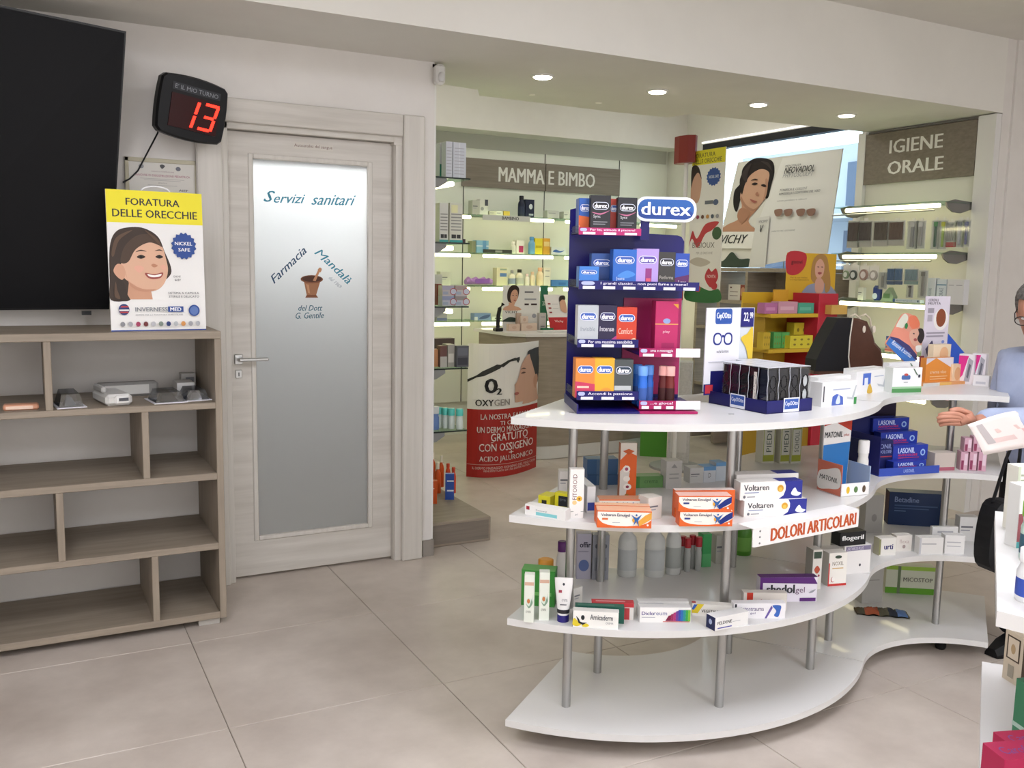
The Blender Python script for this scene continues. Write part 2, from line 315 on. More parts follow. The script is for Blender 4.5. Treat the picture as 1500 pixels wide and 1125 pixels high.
TEAL, NAVY = '2B7C93', '2D4A66'
def gpt(x, y): p = onY(x, y, GY+.0135); return ((p.x-.936)/.55, (p.z-.2)/1.77)
def gl(t, a, b, h, c, bold=.012): A, B = gpt(*a), gpt(*b); T = gpt(a[0]+h[0], a[1]+h[1]); return ('a', t, A, B, (T[0]-A[0], T[1]-A[1]), c, bold)
sh = [gl('S', (386, 295), (400, 297), (3, -17), TEAL, .03), gl('ervizi', (401, 297), (446, 298), (1, -13), TEAL), gl('sanitari', (456, 300), (519, 301), (2, -15), TEAL),
      gl('Farmacia', (402, 416), (450, 369), (-8, -9), NAVY), gl('M', (460, 371), (474, 385), (8, -9), TEAL, .004), gl('andalà', (474, 383), (509, 417), (7, -9), TEAL), gl('dal 1969', (481, 408), (498, 423), (3, -4), '8C98A2', 0),
      gl('del Dott', (437, 455), (472, 455), (0, -8), '2D5F73'), gl('G. Gentile', (433, 467), (474, 466), (0, -9), '2D5F73')]
def ge(cx, cy, rx, ry, c):
    a, b = gpt(cx-rx, cy), gpt(cx+rx, cy); t, q = gpt(cx, cy-ry), gpt(cx, cy+ry); return ('e', (a[0]+b[0])/2, (t[1]+q[1])/2, (b[0]-a[0])/2, (t[1]-q[1])/2, c)
sh += [('p', [gpt(*p) for p in ((445, 412), (449, 432), (463, 432), (469, 412))], '9A6A4A'), ('p', [gpt(*p) for p in ((449, 432), (447, 436), (466, 436), (463, 432))], '7A4A30'), ge(456.5, 409, 16.5, 6, '7A4A30'), ge(456.5, 408.5, 14.5, 4.5, '4A2A1A'),
       ('p', [gpt(*p) for p in ((458, 411), (466, 395), (469, 396), (462, 412))], 'B98460'), ('b', [gpt(*p) for p in ((465, 396), (468, 392), (471, 394), (469, 399))], 'B98460'), ('p', [gpt(*p) for p in ((448, 416), (451, 429), (454, 430), (452, 417))], 'BC8A66')]
mbp = MB(); draw(mbp, sh, lambda u, v, d: (.936+u*.55, GY+.0135-d, .2+v*1.77)); mbp.build('painted_lettering', dr, label='hand painted blue lettering and brown mortar on the glass')
mbp = MB(); a, b = onY(431, 211, GY), onY(487, 224, GY); draw(mbp, [('r', -.02, -.3, 1.02, 1.3, 'C9C3B8'), ('t', 'Autoanalisi del sangue', 0, 0, 1, 1, '6B4A45')], lambda u, v, d: (a.x+u*(b.x-a.x), GY-d, b.z+.012+v*.018)); mbp.build('sticker', dr)

# motion sensor and surface cable at the wall end
p = onY(634, 73, WY-.05)
o = MB().box(1.80, WY-.06, 2.375, 1.85, WY-.005, 2.47, M('D8D6D2', .5), .012).build('motion_sensor', None, None, 0, 'small white alarm motion sensor at the top of the wall end', 'sensor')
MB().lathe([(.012, 0), (.018, .01), (.017, .035), (.008, .045)], M('C9C8C6', .3), 1.825, WY-.062, 14).build('lens', o, (0, 0, 2.385)); MB().box(1.803, WY-.0, 2.46, 1.847, WY+.02, 2.478, M('3A3836', .6)).build('bracket', o)
MB().box(1.816, WY+.01, .0, 1.828, WY+.02, 2.38, M('E0DEDA', .5)).build('cable_duct', None, None, 0, 'thin white vertical cable duct on the wall end edge', 'duct')

# ---------------------------------------------------------------- shop window and the street beyond
wn = empty('window_1', (0, 0, 0), kind='structure')
ALU = M('2A2A2C', .4)
bx('frame', wn, ALU, 5.60, 5.02, 2.60, 5.68, 6.9, 2.66); bx('frame', wn, M('C8CCD0', .4), 5.62, 5.02, .35, 5.68, 5.06, 2.6); bx('frame', wn, M('C8CCD0', .4), 5.62, 6.86, .35, 5.68, 6.9, 2.6); bx('frame', wn, ALU, 5.62, 5.02, .35, 5.68, 6.9, .40)
MB().box(5.645, 5.06, .40, 5.655, 6.86, 2.6, PANE).build('pane', wn)
bx('light_strip', wn, M('FFFFFF', .5, 0, 1.0), 5.585, 5.06, 2.667, 5.6, 6.9, 2.68)
struct('pavement', MB().box(5.75, -4, -.2, 40, 60, -.1, M('B9BBBE', .9)))
FAC = M('A9AFB8', .9)
bl = MB().box(12, 14, -.1, 20, 40, 1.15, FAC).build('street_building', None, None, 0, 'pale building across the street seen through the shop window', 'building')
for k in range(6): MB().box(11.93, 15+k*2.6, .1, 11.99, 16.4+k*2.6, .9, M('5A6C88', .3)).build('window', bl)
bl = MB().box(12, 6, -.1, 20, 13.6, 3.6, M('AEB8C6', .9)).build('street_building', None, None, 0, 'blue grey house with balconies across the street, right edge of the window', 'building')
for z in (.4, 1.5, 2.6):
    for k in range(3): MB().box(11.93, 8+k*1.9, z, 11.99, 9.1+k*1.9, z+.7, M('4E5F7C', .3)).build('window', bl)
for z in (1.25, 2.35): MB().box(11.2, 7.5, z, 12, 13.2, z+.08, M('C3CAD4', .8)).build('balcony', bl)
c = MB().loft([[(x, y, z) for x, y, z in [(9.6, yy, .25), (9.6, yy, .75), (9.9, yy, .85), (10.9, yy, .85), (11.2, yy, .75), (11.2, yy, .25)]] for yy in (8.6, 12.4)], M('7FA6D6', .3)).build('parked_car', None, None, 0, 'light blue car parked in the street outside the window', 'car')
MB().loft([[(9.75, yy, .85), (9.95, yy, 1.3), (10.8, yy, 1.3), (11.05, yy, .85)] for yy in (9.3, 11.6)], M('5B6F8C', .2)).build('cabin', c)
for yy in (9.3, 11.7):
    m = MB(); m.tube([(9.58, yy, .2), (9.78, yy, .2)], .3, M('1E1E20', .7), 16); m.build('wheel', c)

# ================================================================ BOOKCASE, SCREEN, POSTER, NUMBER DISPLAY
FY, BX0, BX1 = 3.80, -1.25, .685
bc = empty('bookcase', (0, 0, 0), 'low grey oak open bookcase standing beside the frosted glass door', 'bookcase')
bx('top_panel', bc, OAK, BX0, FY, 1.194, BX1, 4.285, 1.224); bx('side_panel', bc, OAKV, BX1-.027, FY, .028, BX1, 4.285, 1.1935); bx('side_panel', bc, OAKV, BX0, FY, .028, BX0+.027, 4.285, 1.1935)
for z0, z1 in ((.911, .936), (.618, .646), (.325, .352), (.03, .058)): bx('shelf', bc, OAK, BX0+.027, FY, z0, BX1-.027, 4.285, z1)
for xs, z0, z1 in (((.046, -.62), .936, 1.194), ((.378, -.32, -.9), .646, .911), ((.066, -.6), .352, .618), ((.398, -.3, -.9), .058, .325)):
    for x in xs: bx('divider', bc, OAKV, x, FY, z0, x+.026, 4.285, z1)
for x in (BX0+.05, -.3, .575): bx('foot', bc, M('B7B2AA', .6), x, FY+.02, 0, x+.085, FY+.09, .03)
# blister packs and devices on the top row
f1 = Fr((0, FY, .936), (1, FY, .936))
def blister(x0, x1, yo, lb, h=.035, dk='3A3B3E'):
    o = MB().box(0, 0, 0, x1-x0, .17, .003, M('E6E4EA', .4)).build('blister_pack', None, f1.w(x0, yo, 0), .12, lb, 'blister pack', 'blister packs on the bookcase')
    MB().loft([[(.01, .015, .003), (x1-x0-.01, .015, .003), (x1-x0-.01, .15, .003), (.01, .15, .003)], [(.02, .03, h), (x1-x0-.02, .03, h), (x1-x0-.025, .13, h*1.2), (.025, .13, h*1.2)]], glass('blister_'+dk, 'C9CCD0', .05, 0, .22)).build('clear_bubble', o)
    MB().loft([[(.03, .03, .004), (x1-x0-.03, .04, .004), (x1-x0-.035, .12, .004), (.035, .11, .004)], [(.04, .05, h*.7), (x1-x0-.045, .055, h*.7), (x1-x0-.05, .1, h*.8), (.05, .1, h*.8)]], M(dk, .4)).build('device', o)
blister(.085, .19, .03, 'grey blister pack against the left divider of the bookcase top row', .05, '7E838A')
blister(.43, .56, .03, 'dark instrument in a blister pack, middle of the bookcase top row', .04); blister(.60-.05, .66-.0, .06, 'dark instrument in a blister pack leaning on the white box', .04)
blister(.655-.1, .655-.0, .24, 'low blister pack at the far right corner of the bookcase top row', .03, '5A5A5E')
o = MB().box(0, 0, 0, .10, .21, .045, M('D3D1CC', .4), .012).build('ear_piercing_device', None, f1.w(.255, .03, 0), .18, 'white handheld device lying on the bookcase top row', 'device')
MB().box(.03, -.012, .005, .09, .03, .04, M('DEDCD8', .4), .008).build('nozzle', o); MB().box(.045, -.0145, .02, .08, -.012, .032, M('55565A', .5)).build('display', o); MB().box(.0, .06, .045, .02, .19, .07, M('B4B2AE', .5), .006).build('trigger', o)
o = MB().box(0, 0, 0, .24, .06, .06, M('8E8C88', .4), .01).build('instrument_case', None, f1.w(.24, .27, 0), .08, 'grey instrument case lying behind the white device on the bookcase', 'case'); MB().box(.03, -.002, .012, .2, 0, .05, M('C4C2BC', .5)).build('label_plate', o)
pack(f1, .545, .24, 0, .07, .12, .055, 'D2D0CC', [('r', .3, .25, .85, .75, '6E6E72')], 'white carton lying among the blister packs on the bookcase', name='carton')
pack(f1, .585, .40, .0, .06, .06, .075, 'B4B2AE', [('r', .3, .3, .9, .8, '77777C')], 'small grey carton at the back right of the bookcase top row', name='carton')
o = MB().box(0, 0, 0, .12, .06, .02, M('D59A7C', .5), .006).build('plaster_pack', None, f1.w(-.095, .05, 0), 0, 'small salmon pink pack at the left edge of the bookcase top row', 'pack')
MB().box(.01, -.001, .004, .1, 0, .016, M('E8C9B4', .5)).build('label_band', o)
# screen
TR, BR = onY(185, 46, 4.0), onY(160, 453, 4.19); TL = TR+Vector((-.8, .02, .075)); BL = BR+Vector((-.78, .0, -.004)); back = Vector((0, .035, .008))
q = [TL, TR, BR, BL]; tv = MB().add([*q, *[p+back for p in q]], [(3, 2, 1, 0), (4, 5, 6, 7), (0, 1, 5, 4), (1, 2, 6, 5), (2, 3, 7, 6), (3, 0, 4, 7)], M('0B0B0C', .3)).build('television', None, None, 0, 'large black switched off television screen hung on the left wall', 'television')
c4 = sum(q, Vector())/4; iq = [c4+(p-c4)*.985+Vector((0, -.003, 0)) for p in q]
MB().add(iq, [(3, 2, 1, 0)], M('101012', .5, spec=.12)).build('screen', tv)
MB().box(-.2, 4.16, 1.5, .1, WY, 2.1, M('1A1A1A', .5)).build('wall_mount', tv)
MB().box(.20, 4.17, 1.272, .235, 4.2, 1.288, BLACK).build('infrared_receiver', tv)
# number display on the wall, tilted downward
p0 = onY(227, 190, 4.10); fr = Fr(onY(228, 190, 4.08), onY(334, 190, 4.16))
nd = empty('number_display', fr.o, 'black electronic queue number display with red digits tilted above the certificate', 'display', fr.rz)
NW, NH = .285, .235; nd.rotation_euler = (math.radians(6), math.radians(7), fr.rz)
def bul(w, h, k, y):
    out = []; r = .016
    for (ax, az), (bx_, bz), (nx_, nz) in (((r, 0), (w-r, 0), (0, -1)), ((w, r), (w, h-r), (.5, 0)), ((w-r, h), (r, h), (0, 1)), ((0, h-r), (0, r), (-.5, 0))):
        out += [(ax+(bx_-ax)*t+nx_*k*4*t*(1-t), y, az+(bz-az)*t+nz*k*4*t*(1-t)) for t in (0, .17, .33, .5, .67, .83, 1)]
    return out
MB().loft([[(x*.96+.006, .06, z*.96+.005) for x, _, z in bul(NW, NH, .008, 0)], bul(NW, NH, .012, .045), bul(NW, NH, .012, .012), [(x*.96+.006, 0, z*.96+.005) for x, _, z in bul(NW, NH, .01, 0)]], M('0C0C0E', .4, spec=.25)).build('housing', nd)
MB().box(.045, -.004, .03, .25, -.0, .165, M('2E0404', .3, spec=.2)).build('display_window', nd)
RED = M('FF2A1A', .4, 0, 3.2); dg = MB()
def seg(x, z, w_, h_, sk=.0): dg.add([(x+sk*z, -.0062, z), (x+w_+sk*z, -.0062, z), (x+w_+sk*(z+h_), -.0062, z+h_), (x+sk*(z+h_), -.0062, z+h_)], [(0, 1, 2, 3)], RED)
S = .22; seg(.123, .042, .013, .05, S); seg(.123, .1, .013, .05, S)
MB_ = dg; seg(.206, .046, .013, .046, S); seg(.206, .102, .013, .046, S); seg(.158, .040, .05, .012, S); seg(.168, .092, .042, .011, S); seg(.158, .144, .058, .012, S)
dg.build('digits', nd, label='glowing red digits reading 13')
face_print([('r', 0, 0, 1, 1, '2B2D31'), ('t', "E' IL MIO TURNO", .05, .2, .95, .8, '8A8D92', 0)], nd, .205, .03, 'title_strip', -.002, .045, .178)
a, b = onY(233, 187, 4.2), onY(180, 267, 4.28); MB().tube([a, onY(231, 195, 4.22), onY(222, 212, 4.25), onY(211, 233, 4.28), onY(202, 250, 4.285), onY(190, 262, 4.285), b], .0035, BLACK, 8).build('power_cord', None, None, 0, 'thin black cord hanging from the red number display', 'cord')
# certificate
fr = Fr(onY(182, 300, WY-.012), onY(292, 300, WY-.012)); a = fr.at(182, 229); b = fr.at(292, 315)
CW, CH = b[0]-a[0], .30; fr.o = fr.w(a[0], 0, a[1]-CH)
ce = MB().box(0, 0, 0, CW, .01, CH, M('CFCBC2', .5)).build('certificate', None, fr.o, fr.rz, 'framed paediatric certificate with ornate gold border behind the ear piercing card', 'certificate')
bd = MB()
for x0, z0, x1, z1 in ((0, 0, CW, .018), (0, CH-.018, CW, CH), (0, 0, .016, CH), (CW-.016, 0, CW, CH)): bd.box(x0, -.004, z0, x1, 0, z1, M('B8B19A', .6), .003)
bd.build('ornate_border', ce)
face_print([('e', .22, .88, .035, .03, '8A8A8A'), ('b', [(.47, .9), (.5, .86), (.54, .9), (.5, .92)], '4A4A4A'), ('e', .72, .87, .035, .03, '6A6A72'), ('t', 'CORSO DI FORMAZIONE', .35, .81, .66, .825, '8A6A70'), ('t', 'MANOVRE DI DISOSTRUZIONE PEDIATRICA', .12, .745, .88, .775, 'A05068'),
            ('r', .2, .71, .8, .716, 'A9A5A0'), ('r', .25, .69, .75, .696, 'A9A5A0'), ('t', 'attestato', .44, .65, .56, .665, '9A9490'), ('r', .3, .62, .7, .626, 'A9A5A0'), ('t', 'AIEF', .72, .55, .85, .58, '3A3A3A')], ce, CW, CH)
# ear piercing counter card
fr = Fr(onY(163, 481.5, 3.86), onY(302, 479.5, 3.88)); W_ = fr.len; H_ = .545
ca = MB().box(0, 0, 0, W_, .012, H_, M('E9E7E3', .45)).build('ear_piercing_card', None, Vector((fr.o.x, fr.o.y, 1.2245)), fr.rz, 'yellow topped ear piercing advertising card with a smiling girl on the bookcase', 'poster'); ca.rotation_euler.x = math.radians(-3)
def C1(x, y): return ((x-408)/362, (1075-y)/497)
def pol(k, pts, c, f=C1): return (k, [f(*p) for p in pts], c)
girl = [('r', 0, 0, 1, .008, '2A4A9A'), ('r', 0, .77, 1, 1, 'EBDD2E'), ('t', 'FORATURA', .2, .895, .755, .945, '2E2E33', .02), ('t', 'DELLE ORECCHIE', .06, .81, .94, .865, '2E2E33', .02),
        pol('b', [(412, 965), (410, 900), (415, 780), (440, 725), (490, 708), (545, 710), (595, 738), (618, 790), (640, 845), (636, 875), (600, 900), (540, 900), (480, 930), (485, 962)], '3A2C22'),
        pol('p', [(470, 962), (480, 900), (560, 925), (566, 962)], 'C9977A'), pol('b', [(452, 850), (470, 790), (500, 765), (560, 745), (605, 765), (622, 815), (628, 860), (612, 905), (580, 930), (535, 930), (490, 905), (462, 885)], 'D8AC90'),
        pol('b', [(425, 860), (440, 838), (462, 845), (468, 875), (455, 893), (435, 880)], 'CE9C80'), pol('b', [(452, 830), (470, 775), (520, 735), (580, 735), (612, 775), (600, 770), (560, 760), (510, 785), (480, 830)], '4A382B'),
        pol('b', [(512, 812), (528, 804), (545, 811), (528, 818)], '33241C'), pol('b', [(582, 810), (597, 803), (612, 810), (597, 816)], '33241C'), pol('b', [(508, 795), (528, 786), (550, 792), (528, 791)], '4A382B'), pol('b', [(580, 790), (598, 783), (612, 790), (598, 788)], '4A382B'),
        pol('b', [(565, 840), (575, 835), (590, 842), (575, 848)], 'BC8468'), pol('b', [(541, 868), (575, 872), (608, 866), (600, 884), (572, 890), (550, 884)], '9A4A42'), pol('b', [(550, 872), (575, 876), (602, 871), (596, 880), (572, 883), (556, 880)], 'F2EEE8'),
        pol('b', [(440, 890), (462, 905), (470, 940), (480, 965), (445, 965), (436, 930)], '33271E'), pol('b', [(468, 860), (480, 900), (530, 925), (580, 926), (535, 935), (485, 915)], 'C08C70'), pol('b', [(500, 850), (520, 842), (538, 852), (520, 868)], 'DFA892'), pol('b', [(600, 845), (612, 838), (622, 848), (612, 858)], 'DFA892'), pol('b', [(523, 811), (528, 806), (533, 811), (528, 816)], '0E0A08'), pol('b', [(592, 809), (597, 804), (602, 809), (597, 814)], '0E0A08'), pol('b', [(420, 800), (440, 745), (500, 718), (450, 755), (428, 810)], '5A4434'), pol('b', [(545, 716), (590, 745), (606, 775), (580, 750)], '5A4434'), pol('b', [(430, 900), (436, 930), (445, 960), (425, 950)], '5A4434'),
        ('s', .785, .615, .138, .1, '2B4A8E'), ('t', 'NICKEL', .69, .62, .875, .645, 'F2F2F2', .02), ('t', 'SAFE', .725, .575, .85, .6, 'F2F2F2', .02), ('t', 'OH MY', .66, .385, .74, .4, '555555'), ('t', 'BABY', .675, .36, .74, .375, '555555'),
        ('t', 'SISTEMA A CAPSULA', .6, .265, .93, .28, '4A4A4E'), ('t', 'STERILE E DELICATO', .605, .24, .93, .255, '4A4A4E'), ('e', .135, .155, .055, .04, '2B3A6E'), ('p', [(.1, .17), (.185, .17), (.18, .18), (.11, .18)], 'B23A3A'), ('p', [(.085, .145), (.185, .145), (.185, .155), (.085, .155)], 'E8E4E0'), ('p', [(.1, .13), (.175, .13), (.18, .14), (.09, .14)], 'B23A3A'),
        ('t', 'INVERNESS', .25, .14, .585, .17, '8A8D92', .03), ('r', .59, .135, .755, .175, '2B4A8E'), ('t', 'MED', .615, .142, .73, .168, 'F2F2F2', .03), ('t', 'SISTEMI PER LA FORATURA AURICOLARE', .25, .11, .75, .12, '7A7A7E'), ('e', .87, .145, .06, .042, '2B4A8E'), ('e', .87, .145, .045, .032, '5A74AE')]
for k, c in enumerate(('8A8A8E', 'A9A9AC', 'A03A5A', '6A2A2A', 'B9B9BC', '7E8A7E', '2B3A6E', 'B4B8BA', 'C98A4A', '9A9A9E', 'B0B0B4')): girl.append(('s', .115+k*.079, .05, .026, .019, c))
face_print(girl, ca, W_, H_)
MB().tube([(W_*.4+.09*math.cos(a)*.6+.04, .006, H_-.002+.022*math.sin(a)) for a in [math.pi*i/10 for i in range(11)]], .003, M('F0F0F0', .4), 8).build('carrying_handle', ca)
# ================================================================ WAVE GONDOLA
Z1, Z2, Z3, Z4, TH = .08, .415, .745, 1.05, .022
C1x, C1y = 2.078, 3.064; C2x, C2y = 2.9295, 1.909
def ring(cx, cy, r0, r1, a0, a1, n=36):
    f = lambda r, k: (cx+r*math.cos(math.radians(a0+(a1-a0)*k/n)), cy+r*math.sin(math.radians(a0+(a1-a0)*k/n)))
    return [f(r1, k) for k in range(n+1)] + [f(r0, k) for k in range(n, -1, -1)]
def ring_board(par, cx, cy, r0, r1, a0, a1, z):
    o = MB(); pts = ring(cx, cy, r0, r1, a0, a1)
    if a1 < a0: pts = pts[::-1]
    n = len(pts)//2; a, b = pts[:n], pts[n:][::-1]
    for zz, fl_ in ((z, 0), (z-TH, 1)):
        vs = [(x, y, zz) for x, y in a]+[(x, y, zz) for x, y in b]
        o.add(vs, [((k, k+1, n+k+1, n+k)[::1 if (not fl_) else -1]) for k in range(n-1)], WHITE)
    m = len(pts); o.add([(x, y, z-TH) for x, y in pts]+[(x, y, z) for x, y in pts], [(k, (k+1) % m, m+(k+1) % m, m+k) for k in range(m)], WHITE)
    return o.build('shelf_board', par)
def gondola(label, cx, cy, r0, r1, a0, a1, posts, feet):
    g = empty('gondola', (0, 0, 0), label, 'shelf unit', group='two halves of the wave shaped gondola')
    for z in (Z1, Z2, Z3, Z4): ring_board(g, cx, cy, r0, r1, a0, a1, z)
    for x, y in posts:
        o = MB()
        for za, zb in ((Z1, Z2-TH), (Z2, Z3-TH), (Z3, Z4-TH)): o.lathe([(.0145, za), (.0145, zb)], STEEL, x, y, 16)
        o.build('post', g, label='brushed steel post')
    for x, y in feet: MB().lathe([(.018, 0), (.022, .01), (.022, Z1-TH)], BLACK, x, y, 12).build('foot', g)
gondola('left half of the white wave shaped gondola, bulging toward the camera', C1x, C1y, .43, 1.015, 218.6, 306.2, [(1.506, 2.427), (1.961, 2.208), (1.739, 2.598), (2.453, 2.291), (2.274, 2.526)], [(1.46, 2.43), (1.98, 2.19), (2.47, 2.32), (1.72, 2.70)])
gondola('right half of the white wave shaped gondola, curving inward beside the standing person', C2x, C2y, .42, 1.005, 126.0, 36.5, [(2.715, 2.452), (3.252, 2.385), (2.79, 2.80)], [(2.73, 2.44), (3.22, 2.33), (3.5, 2.6), (2.8, 2.8)])
# hanging shelf-edge sign
fr = Fr(onZ(1099, 776, Z3), onZ(1254, 747, Z3)); SW = fr.len
sg = MB().slab(rrect(0, -.052, SW, .006, .006), -.012, -.009, M('E9E7E4', .3)).build('shelf_sign', None, fr.o, fr.rz, 'white hanging shelf sign with orange capital letters on the gondola edge', 'sign')
MB().box(0, -.0085, .0045, SW, .05, .006, M('E9E7E4', .3)).build('top_flap', sg)
face_print([('t', 'DOLORI ARTICOLARI', .16, .16, .97, .84, 'BC5224', .045)], sg, SW, .058, 'lettering', -.0121, 0, -.052)

for z in (-.042, -.023, -.005): MB().slab(ell(SW*.06, z, .003, .003, 10), -.0135, -.0118, GREYP).build('rivet', sg)
# ---------------------------------------------------------------- cartons on the third board
ORA, CREAM, DB = 'D9622A', 'EDE6DC', '1F2F78'
def fig(cx, cy, s, c='2F5F9E'): return [('e', cx-.02*s, cy-.02*s, .055*s, .17*s, 'E0A030'), ('e', cx, cy+.27*s, .018*s, .06*s, c), ('p', [(cx-.1*s, cy+.3*s), (cx, cy+.1*s), (cx+.1*s, cy+.32*s), (cx+.03*s, cy-.05*s), (cx+.05*s, cy-.4*s), (cx, cy-.1*s), (cx-.05*s, cy-.35*s), (cx-.03*s, cy-.02*s)], c)]
def emul(orange=True):
    tail = 'E0A040' if orange else DB
    return [('p', [(0, 0), (1, 0), (1, .5), (.93, .32), (.8, .17), (.55, .1), (.35, .11), (.2, .17), (.1, .28), (.04, .45), (0, .65)], ORA), ('r', 0, 0, 1, .06, ORA), ('r', 0, .93, 1, 1, ORA), ('p', [(.78, .12), (1, .55), (1, .95), (.88, .75), (.72, .3)], tail), ('t', 'Voltaren Emulgel', .07, .62, .6, .84, '23264A', .02), ('r', .09, .46, .2, .57, 'D06A3A' if orange else '33407E'), ('r', .28, .3, .42, .33, '9AA2AA'), *fig(.72, .5, 1.0), ('e', .93, .2, .02, .06, 'F0E6E0')]
o, H = packz(Z3, (874.3, 772.5), (954, 774.3), 747.4, .055, CREAM, emul(), 'orange gel carton at the very front of the third gondola board', side=ORA, top='E0A888', group='orange gel cartons')
packz(Z3, (871, 764), (951, 766), 739.5, .03, ORA, [], 'orange gel carton directly behind the front orange one', group='orange gel cartons', top='E8B490')
packz(Z3, (877, 757), (946, 757), 731.5, .05, CREAM, emul(), 'orange gel carton in the third row, at the foot of the tall orange carton', group='orange gel cartons', top='C98A6A')
packz(Z3, (949, 762), (969, 759), 730, .05, 'D6D0C8', GS, 'plain whitish carton end behind the orange gel cartons')
packz(Z3, (906.4, 733), (930.7, 733), 649, .03, 'D9D2C8', [('p', [(0, .5), (.35, .62), (1, .3), (1, .78), (.5, .85), (0, .7)], ORA), ('p', [(.35, 0), (1, 0), (1, .6), (.6, .5)], ORA), ('p', [(.15, .86), (.5, .8), (.85, .86), (.5, .9)], 'C05A2A'), ('e', .4, .55, .22, .06, 'EDE6DC'), ('e', .42, .38, .2, .05, 'EDE6DC'), ('e', .48, .24, .24, .055, 'EDE6DC'), ('e', .4, .55, .1, .03, 'A04A6A'), ('e', .48, .24, .1, .025, '8A3A4A'), ('e', .45, .09, .12, .03, 'A87A3A')], 'tall narrow orange and white carton standing upright on the third board', side='B9744E')
# blue-orange pair
_, h = packz(Z3, (995, 771), (1072.4, 771), 748.6, .05, CREAM, emul(False), 'lower of two stacked gel cartons with blue corner, third board', side=ORA, group='blue cornered gel cartons')
fr = Fr(onZ(993.5, 748.6, Z3+h), onZ(1071, 748.6, Z3+h)); pack(fr, 0, 0, 0, fr.len, .05, fr.at(993.5, 726.3)[1], CREAM, emul(False), 'upper of two stacked gel cartons with blue corner, third board', side=ORA, group='blue cornered gel cartons', top='DDB0A4')
fr2 = Fr(onZ(988, 758, Z3), onZ(1064, 757, Z3)); pack(fr2, 0, .0, 0, .19, .03, .085, ORA, [], 'orange carton hidden behind the stacked blue cornered pair', group='blue cornered gel cartons', top='E4D4CC')
def volt(): return [('p', [(.62, 0), (1, 0), (1, 1), (.7, 1), (.73, .75), (.73, .5), (.7, .2)], '2A2F86'), ('t', 'Voltaren', .06, .52, .46, .85, '2A2A33', .03), ('e', .645, .6, .065, .24, 'E8DDC8'), ('e', .645, .6, .05, .2, 'C9922E'), ('e', .645, .55, .03, .12, 'DDB24A'), ('r', .07, .38, .3, .43, '8A94B4'), ('e', .07, .18, .02, .09, '6A6A72'), ('r', .11, .15, .24, .2, '8A8A90'), ('b', [(.82, .25), (.84, .5), (.88, .62), (.92, .4), (.98, .3), (.92, .15)], 'DCE2EE')]
_, h = packz(Z3, (1089, 757.6), (1180.7, 753.4), 734, .045, 'E9E5E0', volt(), 'lower of two stacked white and blue gel cartons behind the hanging sign', side='C9C5C0', group='white and blue gel cartons')
fr = Fr(onZ(1083.4, 733, Z3+h), onZ(1174.3, 729.5, Z3+h)); pack(fr, 0, 0, 0, fr.len, .045, fr.at(1083.4, 707)[1], 'E9E5E0', volt(), 'upper of two stacked white and blue gel cartons behind the hanging sign', side='C9C5C0', group='white and blue gel cartons', topprint=[('r', .62, 0, 1, 1, '2A2F86')])
fr = Fr(onZ(1081, 749, Z3), onZ(1172, 745, Z3)); pack(fr, -.005, .012, 0, fr.len, .05, .115, 'DAD6D2', [], 'white carton standing close behind the stacked white and blue pair', side='C0BCB8', group='white and blue gel cartons', topprint=[('r', .65, 0, 1, 1, '2A2F86')])
# left end of the third board
packz(Z3, (768.6, 753), (828, 763.5), 738, .035, 'E8E6E2', [('r', .28, .1, .8, .42, '7FC4C8'), ('t', 'Proctosedyl', .28, .48, .55, .65, '4A6A72', 0), ('r', .04, .5, .12, .85, '9A2A36')], 'white carton with a turquoise stripe lying at the left tip of the third board', side='D8D6D2')
packz(Z3, (788, 740), (806, 743), 725, .06, 'D8CE2E', [('r', .3, .2, .7, .6, '2A2A22')], 'yellow carton end behind the turquoise striped carton', side='B8AE28', group='yellow cartons')
packz(Z3, (812, 741), (831, 744), 721, .03, 'D8CE2E', [('r', .3, .05, 1, .8, '1E2228'), ('t', 'spray', .4, .4, .9, .6, '6A6F78')], 'yellow carton with a black panel left of the flower carton', side='B8AE28', group='yellow cartons')
packz(Z3, (833.6, 759), (854.4, 759), 687.6, .03, 'EAE7E2', [('v', 'FITOROID', .2, .38, .5, .9, '6E3A3A', .01), ('e', .68, .4, .2, .055, 'E0B23A'), ('e', .35, .32, .16, .045, 'E6C88A'), ('e', .68, .4, .07, .02, '8A5A1E'), ('r', 0, .13, .3, .14, '55605A'), ('r', .8, .13, 1, .14, '55605A'), ('t', 'gel', .4, .05, .6, .1, '8A8A8A')], 'upright white carton with yellow flowers and vertical lettering')
packz(Z3, (819, 722), (836, 722), 690, .04, 'DAD6D0', GS, 'blank whitish carton upright behind the flower carton')
_p = onZ(859, 752, Z3); fr = Fr(_p, _p+Vector((1, -.3, 0))); pack(fr, 0, 0, 0, .028, .13, .085, 'DCDCDC', [('r', .1, .1, .9, .4, '3A4A9A')], 'white carton with blue end lying lengthwise right of the flower carton', side='C4C4C8')
_, h = packz(Z3, (860, 711), (905, 710), 696, .06, '3E5C82', [('r', .3, 0, .55, 1, '5A7494')], 'lower of two stacked steel blue cartons behind the posts', group='steel blue cartons')
fr = Fr(onZ(860, 695.5, Z3+h), onZ(905, 694.5, Z3+h)); pack(fr, 0, 0, 0, fr.len, .06, .055, '43648C', [('r', .3, 0, .55, 1, '5A7494')], 'upper of two stacked steel blue cartons behind the posts', group='steel blue cartons')
packz(Z3, (932, 715), (971, 714), 698, .05, '6E9A5E', [('r', 0, 0, .12, 1, '4E8A48'), ('t', 'crema', .3, .4, .8, .65, '4A7044', 0)], 'green carton lying at the back of the third board')
packz(Z3, (975, 716), (998, 715), 676, .05, 'C9C7C2', [('p', [(.3, .75), (.5, .9), (.7, .75)], '9A9A98'), ('r', .2, .5, .8, .55, 'A5A5A2'), ('r', .2, .35, .8, .4, 'A5A5A2')], 'pale grey carton standing at the back of the third board')
